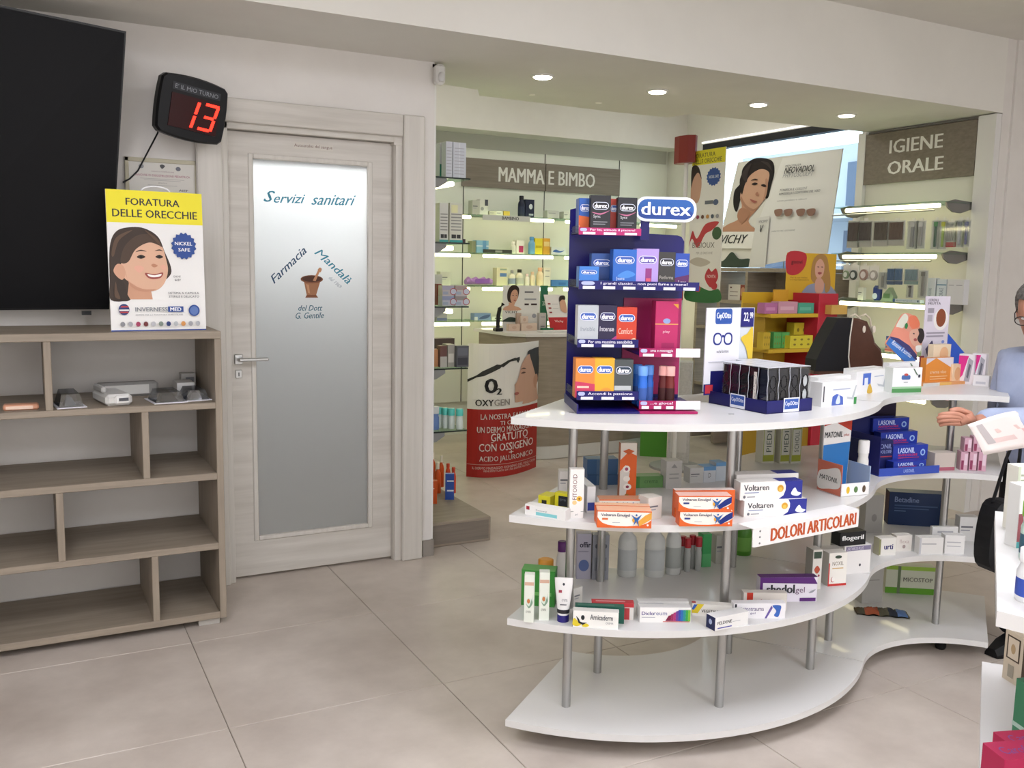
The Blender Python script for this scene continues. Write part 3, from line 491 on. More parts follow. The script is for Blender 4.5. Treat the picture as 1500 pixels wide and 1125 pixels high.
packz(Z3, (1010, 708), (1030, 707), 686, .05, 'CFCFCC', GS, 'small white carton left of the blue topped cartons, back of the third board')
packz(Z3, (1030, 707), (1048, 706), 684, .05, 'CDD2D8', [('r', 0, .75, 1, 1, '6A9CCB'), ('t', 'D', .4, .3, .6, .6, '77777A')], 'blue topped white carton at the back, left of its pair', top='6A9CCB', group='blue topped cartons')
packz(Z3, (1048, 705), (1063, 704), 678, .05, 'C6CFD8', [('r', 0, .8, 1, 1, '6A9CCB')], 'blue topped white carton at the back, right of its pair', top='6A9CCB', group='blue topped cartons')
for k, (a, b, c) in enumerate(((1116, 1134, 'left'), (1142, 1158, 'middle'), (1158, 1173, 'right'))):
    packz(Z3, (a, 679), (b, 678), 624, .05, 'C6C4B2', [('r', .05, .05, .95, .95, '9AA03A'), ('r', .1, .22, .9, .9, 'CFCEBE'), ('v', 'SCHOLL' if k == 2 else 'PIEDI', .3, .3, .7, .85, '3A4A40', 0)], f'tall carton with olive frame at the back of the third board, {c} of three', group='olive framed cartons')
# arnica-style counter tray with product card
fr = Fr(onZ(1231, 728.5, Z3), onZ(1273, 724.5, Z3)); tr = MB()
TW = fr.len; tr.box(0, 0, 0, TW, .003, .045, M('E8E6E4', .4)).box(0, 0, 0, .003, .12, .11, M('C9705A', .5)).box(TW-.003, 0, 0, TW, .12, .10, M('9FB2CC', .5)).box(0, .117, 0, TW, .12, .05, M('E8E6E4', .4)).box(0, 0, 0, TW, .12, .003, M('E8E6E4', .4))
to = tr.build('display_tray', None, fr.o, fr.rz, 'white cardboard counter tray with red and blue print and flower pictures on the third board', 'display')
face_print([('e', .25, .5, .06, .28, 'D8B030'), ('e', .52, .5, .07, .25, '5A7A4A'), ('e', .8, .5, .06, .28, '5A4A3A')], to, TW, .045)
cb = MB().slab([(.004, .004), (TW*.9, .004), (TW*.98, .25), (.0, .26)], .1, .104, M('EAE8E6', .4)).build('back_card', to)
face_print([('p', [(.02, .1), (.88, .0), (.95, .65), (.01, .62)], '2E74B8'), ('p', [(0, .88), (.4, .93), (.97, .8), (.97, .96), (0, 1)], 'B23A2A'), ('t', 'MATONIL', .03, .72, .66, .8, '23262A', .02, .2), ('t', 'plus', .7, .72, .9, .77, 'B23A2A', 0, .2)], cb, TW, .255, y=.0995, z0=.003)
m2 = MB(); draw(m2, [('b', [(.05, .1), (.5, .15), (.95, .3), (.9, .85), (.4, .75), (.05, .6)], 'E6E2DE'), ('t', 'MATONIL', .1, .4, .85, .55, '23262A', .02, .2)], lambda u, v, d: (-d, .12-u*.12, v*.11)); m2.build('side_print', to)
o = bottle(onZ(1262, 706, Z3), .02, .155, 'E4E2DE', 'EEECEA', 'white spray bottle standing in the red and blue counter tray', neck=.9, caph=.3, band='B85A4A', name='spray_bottle')
# right half: blue stepped display
fr = Fr(onZ(1287.6, 698.4, Z3), onZ(1375.6, 692.6, Z3)); TW = fr.len
st = MB().box(0, 0, 0, TW, .003, .03, M('3B52B0', .4)).box(0, .003, 0, TW, .17, .006, M('2A3A96', .5)).box(0, .167, 0, TW*.7, .17, .2, M('1E2460', .5)).slab([(-.003, .006), (0, .006), (0, .15), (-.003, .15)], .0, .17, M('20246A', .5)).build('display_tray', None, fr.o, fr.rz, 'blue cardboard stepped display tray in the bend of the third board', 'display')
face_print([('t', 'LASONIL', .4, .3, .58, .75, '9FB2E4', .02)], st, TW, .03)
las = lambda: [('t', 'LASONIL', .15, .5, .62, .85, 'C9D4F0', .03), ('t', 'ANTIDOLORE', .15, .3, .7, .45, 'D03A4A', .02), ('r', .15, .18, .75, .22, 'C8404A'), ('e', .85, .5, .07, .22, '9FC0E8'), ('e', .85, .5, .04, .13, '2A44B0')]
for k, (d, r, lb) in enumerate(((.15, (1278, 613.6, 1331, 633), 'topmost'), (.10, (1289, 634, 1343, 654), 'second from the top'), (.055, (1307, 653.6, 1358, 676), 'third from the top'), (.012, (1308, 677, 1356, 690), 'lowest'))):
    packf(fr, d, *r, .04, '24399E', las(), f'royal blue pain gel carton in the stepped display, {lb} of four', group='royal blue gel cartons', side='1C2A78')
packf(fr, .06, 1267, 647, 1306, 689, .11, '1C2258', [('t', 'LASONIL', .2, .72, .95, .88, '8A93C0', .02), ('t', 'ANTIDOLORE', .2, .55, .95, .67, '8A93C0', .02), ('r', .2, .42, 1, .46, 'A03A4A')], 'dark navy carton block at the left of the stepped blue display')
packf(fr, .19, 1257, 600, 1275, 660, .1, '1A1E44', [('r', .3, .2, .7, .7, '2A3468')], 'dark navy upright carton behind the stepped blue display, left'); packf(fr, .21, 1276, 585, 1310, 640, .09, '2A1F3A', [('r', 0, .3, 1, .5, '5A2A3A')], 'dark plum carton behind the stepped blue display, under the top board')
# pink cartons at the right end
for k, (r, lb) in enumerate((((1406, 662, 1417, 689), 'left of the bottom row'), ((1419, 662, 1430, 689), 'middle of the bottom row'), ((1432, 662, 1444, 690), 'right of the bottom row'), ((1412, 642, 1423, 661.5), 'left of the upper row'), ((1425, 640, 1437, 661.5), 'right of the upper row'))):
    fp = Fr(onZ(1406, 689, Z3), onZ(1446, 691, Z3)); packf(fp, .0, *r, .05, 'CBA0AE', [('r', .1, .05, .45, .55, '8A3A58'), ('r', .5, .3, .9, .9, 'DDC4CE')], 'pink and plum carton at the third board end, '+lb, group='pink cartons')
packz(Z3, (1368, 690), (1398, 689), 664, .05, 'C4B8AE', [('r', 0, 0, 1, .2, 'A85A6A')], 'beige and rose carton between the blue display and the pink cartons')

# ---------------------------------------------------------------- second board
GRN = '3E8A3A'
wg = lambda: [('r', .05, .78, .95, .85, 'C9A48E'), ('e', .5, .42, .32, .1, 'CFDACB'), ('e', .45, .45, .15, .05, 'C07A4A'), ('b', [(.2, .4), (.5, .3), (.85, .4), (.8, .5), (.9, .6), (.7, .45), (.5, .34)], '7E9A84'), ('t', 'crema', .2, .2, .7, .25, '8A8A80', 0)]
packz(Z2, (766.9, 911.3), (781.6, 912), 842, .03, 'DDE0D4', wg(), 'upright pale green carton at the left tip of the second board, front of two', group='pale green upright cartons')
packz(Z2, (789, 908.7), (804, 909), 838.5, .03, 'DDE0D4', wg(), 'upright pale green carton at the left tip of the second board, right of two', group='pale green upright cartons')
packz(Z2, (763, 886), (812, 890), 834, .06, GRN, [('r', .1, .3, .9, .4, '6EB060')], 'bright green carton behind the pale green upright pair', top='4E9A48')
j = MB().lathe([(.024, 0), (.026, .01), (.026, .05), (.022, .055)], M('D8D8D4', .4)).build('cream_jar', None, onZ(799, 850, Z2), 0, 'small white jar with orange lid at the back left of the second board', 'jar'); MB().lathe([(.027, .055), (.027, .075), (.02, .078)], M('C98A2E', .4)).build('lid', j); MB().lathe([(.0265, .015), (.0265, .035)], M('9FC4D0', .4)).build('label_band', j)
bottle(onZ(822, 866, Z2), .02, .175, 'CFCAC6', '5A2468', 'white bottle with purple cap beside the left front post', neck=.7, caph=.2)
fr = Fr(onZ(812, 912, Z2), onZ(832, 913, Z2)); tb = MB()   # tube standing on its cap
tb.loft([[(.026+.0175*math.cos(a), .02+.0175*math.sin(a), .022) for a in [2*math.pi*i/20 for i in range(20)]], [(.026+.019*math.cos(a), .02+.0165*math.sin(a), .04) for a in [2*math.pi*i/20 for i in range(20)]], [(.026+.026*math.cos(a), .02+.009*math.sin(a), .1) for a in [2*math.pi*i/20 for i in range(20)]], [(.026+.029*math.cos(a), .02+.002*math.sin(a), .138) for a in [2*math.pi*i/20 for i in range(20)]]], M('E8E6E4', .35), True, True, True)
tb = tb.build('cream_tube', None, fr.o, fr.rz, 'white cream tube standing on its navy cap at the front of the second board', 'tube')
MB().lathe([(.0185, 0), (.0185, .018), (.0175, .022)], M('2A2470', .35), .026, .02).build('cap', tb); MB().lathe([(.0193, .028), (.0197, .04)], M('2A2A30', .4), .026, .02, sy=.9).build('label_band', tb)
face_print([('r', .2, .6, .4, .68, '9A3A4A'), ('t', 'crema', .4, .35, .75, .42, '6A6A74', 0), ('e', .5, .85, .07, .04, '44444C'), ('r', .3, .24, .7, .27, '55555C')], tb, .05, .11, y=.0015, x0=.001, z0=.03)
arn = [('b', [(.0, .15), (.03, .55), (.12, .35), (.2, .2), (.1, .05)], 'D8C22E'), ('p', [(.07, .7), (.13, .25), (.22, .15), (.32, .3), (.22, .3), (.16, .35), (.14, .5)], '22262A'), ('e', .22, .6, .04, .15, '22262A'), ('b', [(.2, .1), (.3, .25), (.36, .12), (.28, .03)], 'D8C22E'), ('t', 'Arnicaderm', .38, .5, .87, .82, '3A3D46', .02), ('t', 'CREMA', .72, .28, .88, .4, '77777C', 0, .2)]
_, h = packz(Z2, (838.5, 918), (906, 922), 894, .03, 'EAE8E2', arn, 'white arnica carton with yellow flower figure and dark green end', side='20443A', top='DAD8D2')
packz(Z2, (842, 911), (914, 914), 887, .028, '24584A', [('r', .1, .5, .6, .7, '5A8A7A')], 'dark green carton between the arnica carton and the red one', topprint=[('r', .05, .2, .8, .7, '4A7A6A')], top='2A5F50')
packz(Z2, (866, 906), (928, 908), 882, .03, 'D8D2CC', [('r', .55, 0, .9, .7, 'B23A3E'), ('r', 0, .75, 1, 1, 'B83038')], 'red topped carton behind the dark green carton', top='C23840', side='E2DED8', topprint=[('r', .1, .3, .8, .6, 'E0A0A0')])
dic = [('t', 'Diclo', .04, .48, .27, .72, '4A3A7E', .03), ('t', 'reum', .27, .48, .53, .66, '6A6A9A', 0), ('r', .04, .32, .3, .36, 'A0A0AA')]
for k, c in enumerate(('7A1E3E', '962A56', 'A8386E', '6A3A8A', '3A4A9E', '2E6AA8', '2E8A8A', '3A9A4A', '7AB03A')): x0 = .56+k*.047; dic.append(('p', [(x0-.06 if k == 0 else x0, .1), (x0+.047, .1), (x0+.047, min(.85, .5+.1*k)), (x0, min(.85, .45+.1*k))], c))
dic.append(('r', .45, .05, .97, .09, 'C03A3A'))
packz(Z2, (936.7, 911.5), (1012, 912), 889.6, .035, 'E9E6E2', dic, 'white gel carton with a rainbow corner at the front of the second board', top='D8D6D4', group=None)
packz(Z2, (934, 903), (1008, 903), 881, .03, 'DAD8D4', [('r', .02, .8, .5, .9, '8A8A9A')], 'white carton directly behind the rainbow carton', top='D4D2D0')
packz(Z2, (1013, 901), (1072, 905), 884, .03, 'E6E2DA', [('p', [(0, .5), (.12, 1), (.3, 1), (.15, .2), (0, .2)], 'D8C02E'), ('p', [(0, .55), (.05, .95), (.14, .95), (.05, .45)], '2E5AA8'), ('t', 'VEGETALLUMINA', .24, .3, .98, .55, '33332E', .02)], 'white carton with yellow and blue ribbon left of the navy ended carton', topprint=[('r', 0, .2, .1, .8, 'B03A3A')])
fel = [('t', 'FELDENE', .08, .42, .5, .65, '2E2E33', .03), ('r', .08, .12, .5, .2, '4A4AA0'), ('r', .52, .45, .75, .48, '9A9AA2')]
fr = Fr(onZ(1046.7, 924.7, Z2), onZ(1096, 914.5, Z2)); pk = pack(fr, 0, 0, 0, fr.len, .042, .042, 'E9E7E4', fel, 'white carton with a navy blue end at the front edge of the second board', side='1C2450', top='E0DEDC', sideprint=[('e', .5, .55, .18, .2, 'A8B4D4')])
packz(Z2, (1074, 906), (1150, 905.5), 884, .03, 'E6E3E4', [('r', .02, .45, .06, .95, '33333A'), ('t', 'Liotontrauma', .1, .5, .58, .78, '5A4A7A', .0), ('t', 'gel', .32, .25, .42, .42, '5A4A7A', 0), ('p', [(.6, .0), (.72, .85), (.75, .7), (.64, 0)], '6A5A9A'), ('b', [(.74, .85), (.9, .85), (.9, .5), (.86, .1), (.78, .2), (.82, .5)], '3A62B0')], 'white carton with a blue bending figure on the second board')
packz(Z2, (1088, 893), (1152, 894), 868, .03, 'D6CFC6', [('r', .08, .4, .22, 1, 'BE3A2A'), ('t', 'inStadium', .3, .3, .78, .62, '9A3A3A', .0)], 'beige carton with a red square behind the bending figure carton', side='BEB8B0')
shd = [('r', 0, 0, .05, 1, '5A2A72'), ('p', [(0, .78), (1, .72), (.93, 1), (0, 1)], '5A2A72'), ('t', 'shedol', .12, .35, .6, .7, '33333A', .05), ('t', 'gel', .62, .3, .78, .6, '6A4A6A', 0), ('r', .7, .02, .98, .16, '5A2A72'), ('b', [(.85, .35), (.9, .45), (.97, .5), (.92, .38)], '9A9AA2')]
packz(Z2, (1112, 882), (1196, 881), 846, .035, 'E2DCE6', shd, 'white and purple gel carton standing on the second board, right of centre', top='5A2A72', side='D8D2DC')
packz(Z2, (1188, 864), (1202, 863), 806, .045, 'D8D4CC', [('r', .1, .78, .9, .95, '3A4A3E'), ('b', [(.2, .5), (.5, .6), (.8, .5), (.5, .4)], 'B0503A'), ('e', .7, .35, .1, .03, '9A3A5A')], 'slim upright carton with dark cap print next to the purple carton', side='9E9A92')
nox = [('t', 'NOXIL', .2, .62, .8, .74, '5A4A2A', .01), ('r', .2, .52, .8, .55, 'C9A870'), ('r', 0, 0, 1, .07, 'B8342E'), ('r', 0, .0, .06, .7, 'B8342E'), ('e', .5, .88, .18, .05, '3A4A3E'), ('e', .25, .2, .1, .08, 'B8342E'), ('e', .27, .21, .09, .07, 'EAE6E0')]
packz(Z2, (1212, 859), (1239, 857), 811, .045, 'E6E2DA', nox, 'white carton with red edge at the foot, right of the slim upright carton', side='CFCAC2')
packz(Z2, (1203, 848), (1232, 846), 805, .04, 'C9C5BE', GS, 'grey white carton half hidden behind the red edged carton')
_, h = packz(Z2, (1235, 842), (1274, 838), 801, .05, 'E0DDDA', [('r', .05, .82, .98, .98, '77708A'), ('t', 'ARTHROS PLUS', .1, .84, .7, .95, 'D0CAD8', 0), ('e', .6, .3, .04, .05, '4A4A50')], 'white carton with a grey purple band under the black carton')
fr = Fr(onZ(1230, 800.5, Z2+h), onZ(1268, 797, Z2+h)); pack(fr, 0, 0, 0, fr.len, .05, fr.at(1230, 781)[1], '1C1C1E', [('t', 'flogeril', .08, .3, .9, .75, 'E4E4E4', .04)], 'black carton with white lowercase lettering lying on a white carton')
# things at the back of the second board
packz(Z2, (844, 848), (865, 848), 782, .04, 'A9A6B4', [('t', 'offir', .2, .7, .95, .82, '2A2A3A', .06), ('e', .5, .3, .36, .13, '5A6A98'), ('r', .1, .6, .8, .62, '8A8794')], 'grey violet upright carton with a blue disc behind the left posts')
for k, (a, lb) in enumerate(((867, 'left'), (880, 'right'))): packz(Z2, (a, 849), (a+11, 849), 784, .04, '8E9098', [('e', .5, .75, .2, .05, '55575E'), ('r', .3, .2, .7, .5, '7A7C84')], f'silver upright carton between the left posts, {lb} of two', group='silver cartons')
bottle(onZ(918, 843, Z2), .034, .21, 'C6C8C5', 'CACCC8', 'large translucent white bottle behind the orange gel cartons, left of three', band='B4B8B8', neck=.45, group='large white bottles')
bottle(onZ(958, 843, Z2), .036, .21, 'C8CAC7', 'CCCECA', 'large translucent white bottle at the back, middle of three', band='B8BCBC', neck=.45, group='large white bottles')
bottle(onZ(985, 840, Z2), .028, .21, 'C6C8C5', 'CCCECA', 'large translucent white bottle at the back, right of three', band='A2A6A2', neck=.5, group='large white bottles')
for k, (x, y, lb) in enumerate(((999, 834, 'leftmost'), (1006, 837, 'second'), (1013, 832, 'third'), (1022, 835, 'rightmost'))):
    bottle(onZ(x, y, Z2), .0115, .125, 'A9ACA9', 'A8242E', f'small grey bottle with red cap at the back of the second board, {lb} of four', neck=.95, caph=.28, group='red capped bottles', flat=1)
packz(Z2, (1028, 831), (1041, 830), 783, .04, '3E9A58', [('r', 0, .0, 1, .4, '5AAE70')], 'upright emerald green carton right of the red capped bottles')
bottle(onZ(1088, 812, Z2), .032, .15, '4E8A2E', '3E7A24', 'green bottle at the back behind the hanging sign', neck=.6, band='6EA44A')
packz(Z2, (1048, 826), (1062, 825), 785, .04, 'B4B2AA', GS, 'grey upright carton just left of the front centre post')
packz(Z2, (840, 890), (853, 886), 863, .02, 'CFCBC4', GS, 'tiny whitish carton behind the cream tube')
# right half of the second board
packz(Z2, (1287, 814), (1312, 813), 789, .04, 'E0DCD4', [('r', .0, .05, .1, .95, '8A8A60'), ('t', 'urti', .3, .35, .8, .65, '3A3A6A', .05)], 'white carton with short navy lettering on the right half of the second board', side='B8B49A')
packz(Z2, (1312, 808), (1335, 807), 785, .04, 'DAD4CC', [('t', 'flexa', .2, .5, .8, .75, 'B4A09A', 0), ('e', .5, .3, .1, .12, '9A8A86')], 'cream carton right of the navy lettered carton', top='E0DCD6')
_, h = packz(Z2, (1346, 812), (1381, 812), 788, .04, 'E2E0DC', [('r', .1, .6, .7, .66, 'A5A5A8'), ('r', 0, 0, .07, 1, 'BEBEC2')], 'white plain carton at the front right of the second board')
packz(Z2, (1383, 811), (1412, 812), 784, .04, 'DDDBD8', [('r', .1, .6, .8, .66, 'B0B0B2'), ('r', .1, .4, .8, .44, 'B0B0B2')], 'white carton at the right end of the second board')
packz(Z2, (1364, 801), (1402, 801), 772, .02, 'DAD8D4', [('r', .2, .7, .8, .8, 'A9A9AC')], 'white carton in the second row, right end of the second board')
packz(Z2, (1404, 792), (1432, 793), 757, .05, 'DCDAD6', GS, 'crumpled white carton beside the black handbag')
packz(Z2, (1300, 768), (1384, 773), 720, .07, '1F3358', [('t', 'Betadine', .1, .7, .52, .86, '7A8AB0', .03), ('r', .1, .58, .85, .62, '42587E'), ('r', .1, .5, .7, .53, '42587E'), ('r', .1, .42, .3, .45, '5A7094')], 'large dark navy antiseptic carton on the second board', top='2A3F66', side='182848')
packz(Z2, (1266, 781), (1292, 780), 726, .05, 'A9A6A0', [('e', .5, .4, .15, .1, '8E8B86')], 'grey carton standing behind the hanging sign, left of the navy carton')
# bottom board
packz(Z1, (1296, 868), (1368, 872), 828, .06, 'C9CDB8', [('r', 0, 0, 1, .22, '5E9A2A'), ('r', 0, .86, 1, 1, '9AC04A'), ('r', .24, 0, .3, 1, '6A7A5A'), ('t', 'MICOSTOP', .36, .45, .95, .6, '6A6A60', .02)], 'white and green carton on the bottom board of the right half')
packz(Z1, (1262, 884), (1292, 882), 830, .05, 'B0AEA8', [('r', .2, .6, .8, .63, '95938E')], 'grey carton left of the green carton on the bottom board')
fr = Fr(onZ(1256, 902, Z1), onZ(1334, 908, Z1)); nx, ny = 26, 8; random.seed(5); pw_ = fr.len
hts = [[.004+.022*max(0.0, math.sin(math.pi*i/nx))**.4*math.sin(math.pi*(j+.0)/ny)*(.75+.25*math.sin(i*1.3+j))+random.uniform(0, .004) for j in range(ny+1)] for i in range(nx+1)]
def pouch(i0, i1, m, name, par=None, lift=0, **k):
    mb = MB(); vs = []; w_ = ny+1
    for i in range(i0, i1+1): vs += [(pw_*i/nx, .01+.075*j/ny+.004*math.sin(i*.9), hts[i][j]+lift) for j in range(w_)]
    nn = i1-i0; mb.add(vs, [(a*w_+b, (a+1)*w_+b, (a+1)*w_+b+1, a*w_+b+1) for a in range(nn) for b in range(ny)], m, True)
    base = [(x, y, .0012) for x, y, z in vs]; mb.add(base, [(a*w_+b, a*w_+b+1, (a+1)*w_+b+1, (a+1)*w_+b) for a in range(nn) for b in range(ny)], m)
    return mb.build(name, par, **k)
co = pouch(0, nx, M('5E5A4A', .25), 'crumpled_pouch', None, 0, loc=fr.o, rz=fr.rz, label='crumpled shiny printed pouch lying on the bottom board', cat='pouch')
pouch(4, 11, M('A85A3E', .25), 'orange_print', co, .0006); pouch(16, 20, M('3A3E48', .25), 'dark_print', co, .0006); pouch(20, 25, M('5A78A8', .22), 'foil_end', co, .0006)
# ================================================================ ON THE TOP BOARD
# ---------------------------------------------------------------- blue and magenta cardboard stand
fr = Fr(onZ(845, 606.5, Z4), onZ(1022, 607, Z4)); SW = fr.len; BLU, MAG = M('15105E', .35), M('A01656', .35); SD = .26
du = empty('counter_stand', fr.o, 'blue and magenta cardboard counter stand with five printed shelves on the gondola', 'display stand', fr.rz)
split = fr.at(935, 600, .02)[0]
MB().box(0, 0, .001, split, SD, .008, BLU).box(0, 0, .008, .004, SD, .03, BLU).build('base', du); MB().box(split, 0, .001, SW, SD, .008, MAG).build('base', du)
a, b, c_ = fr.at(835, 307, SD), fr.at(1002, 345, SD), fr.at(835, 590, SD)
xl, xr = a[0], b[0]
MB().slab([(xl, .008), (xr, .008), (xr, b[1]-.02), (xr-.01, b[1]-.005), (xr-.025, b[1]), (fr.at(938, 345, SD)[0], b[1]+.004), (fr.at(905, 325, SD)[0], b[1]+.03), (xl+.02, a[1]+.005), (xl, a[1])], SD-.006, SD, BLU).build('back_panel', du)
mg0 = fr.at(913, 436, SD); MB().box(mg0[0], SD-.012, .03, xr-.002, SD-.0065, mg0[1], MAG).build('back_panel', du, label='magenta inner back panel')
def tray(r, d, m, txt, cells, D=None, white=None):
    x0, zt = fr.at(r[0], r[1], d); x1, zb = fr.at(r[2], r[3], d); D = D or SD-d-.013; t = MB().box(x0, d, zb, x1, d+.003, zt, m).box(x0, d+.003, zb+.004, x1, d+D, zb+.007, BLU)
    t.box(x0, d+.003, zb+.004, x0+.002, d+D, zb+.03, CLEAR)
    o = t.build('shelf', du); W, H = x1-x0, zt-zb; s = []
    if white: s.append(('r', white, 0, 1, 1, 'E6E0E4'))
    s += [('R', .02, .5, .13, .92, .03, .2, 'AEB4D8'), ('t', txt, .18, .5, (white or .95)-.05, .88, 'E8E4EE', .015)] + [('r', c, .06, c+.85*(1/cells)*.7*(white or 1), .38, 'ECEAEE') for c in [(k+.2)/cells*(white or 1) for k in range(cells)]]
    face_print(s, o, W, H, y=d, x0=x0, z0=zb); return zb+.007
T1 = tray((848, 333, 939, 345.5), .10, M('B02668', .35), 'Per lei, stimola il piacere!', 3); T2 = tray((848, 410.7, 1024, 426.5), .06, BLU, 'I grandi classici... non puoi farne a meno!', 6); T3 = tray((845.8, 496.6, 935, 509.6), .05, BLU, 'Per una massima sensibilità', 3)
T3b = tray((936.7, 510, 1025.4, 523.6), .03, MAG, 'ama e massaggia', 2, white=.6); T4 = tray((845, 573, 935, 586.5), .04, BLU, 'Accendi la passione', 3); T4b = tray((936.5, 587, 1025.4, 600), .02, MAG, '...e gioca!', 3, white=.6)
# header
d = .2; a, b = fr.at(931, 287.5, d), fr.at(1019, 326, d); hs = MB().slab(rrect(a[0], b[1], b[0], a[1], .035), d-.004, d, M('E6E9F2', .35)).build('header_sign', du, label='oval white rimmed blue header sign')
hw, hh = b[0]-a[0], a[1]-b[1]; face_print([('R', .04, .1, .96, .9, .15, .38, '2A5A9E'), ('R', .05, .12, .94, .5, .14, .18, '23428A'), ('t', 'durex', .1, .26, .9, .78, 'F0F2F6', .035)], hs, hw, hh, y=d-.004, x0=a[0], z0=b[1])
MB().box(a[0]+.02, d, b[1]-.06, a[0]+.05, d+.003, b[1]+.02, BLU).build('header_tab', hs)
def dx(extra=(), ring='3A5AA8'): return list(extra)+[('R', .1, .62, .9, .82, .18, .1, 'D8DCE8'), ('R', .13, .635, .87, .805, .16, .08, ring), ('t', 'durex', .2, .66, .8, .78, 'F2F2F6', .04)]
def dbox(rect, z, d, D, body, sh_, lb, side=None):
    x0, zt = fr.at(rect[0], rect[1], d); x1, _ = fr.at(rect[2], rect[3], d); return pack(fr, x0, d, z, x1-x0, D, zt-z, body, sh_, lb+' of the blue counter stand', name='condom_box', group='small boxes in the counter stand', side=side)
G1 = [('t', 'Sync', .15, .38, .5, .48, 'C9C9CC', 0), ('r', .15, .28, .85, .3, '8A8A90'), ('r', .15, .22, .75, .24, '8A8A90'), ('b', [(.05, .55), (.5, .48), (.95, .6), (.5, .52)], 'B86A8A')]
dbox((848.6, 290, 865, 332), T1, .13, .06, '2E5AA8', dx([('p', [(0, 0), (1, 0), (1, .45), (0, .5)], 'D0622E')]), 'blue and orange box on the top shelf, leftmost,'); dbox((865.7, 285.6, 893.8, 333), T1, .105, .03, '2A2A2E', dx(G1, '1E1E22'), 'black box on the top shelf, left one,')
dbox((893.8, 291, 904.5, 332), T1, .13, .05, 'A83A2E', dx(), 'dark red box between the black ones on the top shelf'); dbox((905.6, 289, 932.5, 333), T1, .105, .03, '2A2A2E', dx(G1, '1E1E22'), 'black box on the top shelf, right one,')
dbox((848.5, 390, 877, 411), T2, .065, .05, '3E78C4', dx([('r', 0, 0, 1, .3, 'D4DCEA')]), 'low light blue box at the second shelf front'); dbox((866.7, 371, 897, 411), T2, .125, .04, '35538E', dx([('r', .1, .1, .6, .2, '6A84B4')]), 'muted blue box on the second shelf, behind the low one')
dbox((898.5, 365, 932, 411), T2, .07, .05, '2E62B4', dx([('b', [(.2, .3), (.6, .25), (.95, .35), (.6, .45)], '4A84CC'), ('t', 'Jeans', .15, .18, .5, .28, 'C8D4E8', 0)]), 'bright blue box on the second shelf, in the middle'); dbox((932.7, 364, 964, 411), T2, .07, .05, 'A890CC', dx([('r', .42, .05, .7, .5, '8A3A7A'), ('r', .46, .1, .66, .25, 'D05A6A')], '5A4A9A'), 'lilac box on the second shelf,')
dbox((965, 369, 988.5, 411), T2, .07, .05, '3A3836', dx([('t', 'Performa', .1, .25, .9, .35, 'A9A49A', 0)], '2A2A33'), 'charcoal box on the second shelf,'); dbox((989, 371, 1009, 411), T2, .075, .05, '2E4A9E', dx([('p', [(0, 0), (1, 0), (1, .4), (0, .3)], '5A2A5A'), ('t', 'Love', .3, .12, .8, .24, 'E0DCE4', 0)]), 'blue and plum box on the second shelf, rightmost,')
dbox((847, 447, 876, 495), T3, .055, .05, 'B0B4B8', dx([('t', 'Invisible', .15, .35, .85, .46, '7A8088', 0), ('r', 0, .0, 1, .15, '8AA0B4')]), 'silver box on the third shelf,', 'C8CACC'); dbox((877, 447, 903, 495), T3, .055, .05, '2A2440', dx([('t', 'Intense', .1, .35, .85, .47, 'D8D4DC', 0), ('p', [(.3, 0), (1, 0), (1, .25)], 'A83A7A')], '3A3A6A'), 'dark violet box on the third shelf,'); dbox((904, 450, 932, 496), T3, .055, .05, 'C23E2A', dx([('t', 'Comfort', .1, .3, .8, .45, 'E8C8B8', 0), ('b', [(.5, .05), (.9, .2), (1, .05)], 'E8C0A0')]), 'red box on the third shelf,')
dbox((961, 441, 992, 510), T3b, .09, .05, 'B82A62', [('r', .0, .55, 1, .57, 'D89A5A'), ('e', .5, .62, .16, .05, '8A9AC8'), ('t', 'play', .35, .38, .65, .44, 'E8C0CC', 0), ('r', .3, .05, .85, .2, 'A02458'), ('p', [(.75, .95), (.98, .95), (.98, .86)], 'D89A3A')], 'tall magenta box on the right hand shelf')
dbox((843.5, 525, 871, 573), T4, .045, .05, 'D8823A', dx([('p', [(0, 0), (1, 0), (1, .35), (0, .42)], 'C03A5A'), ('r', .1, .25, .7, .3, 'E8C0B0')]), 'orange and pink box on the lowest shelf,'); dbox((871.5, 525, 899.5, 573), T4, .045, .05, 'E0A42E', dx([('s', .6, .15, .3, .12, 'D8923A')]), 'yellow box on the lowest shelf,'); dbox((900, 526.7, 926.7, 573), T4, .045, .05, '4A4E4E', dx([('r', .05, .2, .9, .32, 'B4B8B8')], '2A3A4A'), 'slate grey box on the lowest shelf,')
for k, (x, dd, c, cp_, lb) in enumerate(((932, .10, '2E6AC8', '4A84D8', 'blue gel bottle in the magenta tray, rear left one'), (940, .05, '2E6AC8', '6A9AE0', 'blue gel bottle in the magenta tray, front one'), (949, .08, '2A62BC', '5A8ED8', 'blue gel bottle in the magenta tray, rear right one'), (970, .06, '5A1E1E', 'D89A92', 'brown red gel bottle in the magenta tray, left one'), (980, .05, '6A2420', 'E0A49C', 'brown red gel bottle in the magenta tray, right one'))):
    lx, _ = fr.at(x, 595, dd); bottle(fr.w(lx, dd, T4b), .0155, .128, c, cp_, lb, neck=.9, caph=.24, band='3A5AA0' if k < 3 else '3A1414', group='gel bottles in the counter stand', flat=.8, name='gel_bottle')

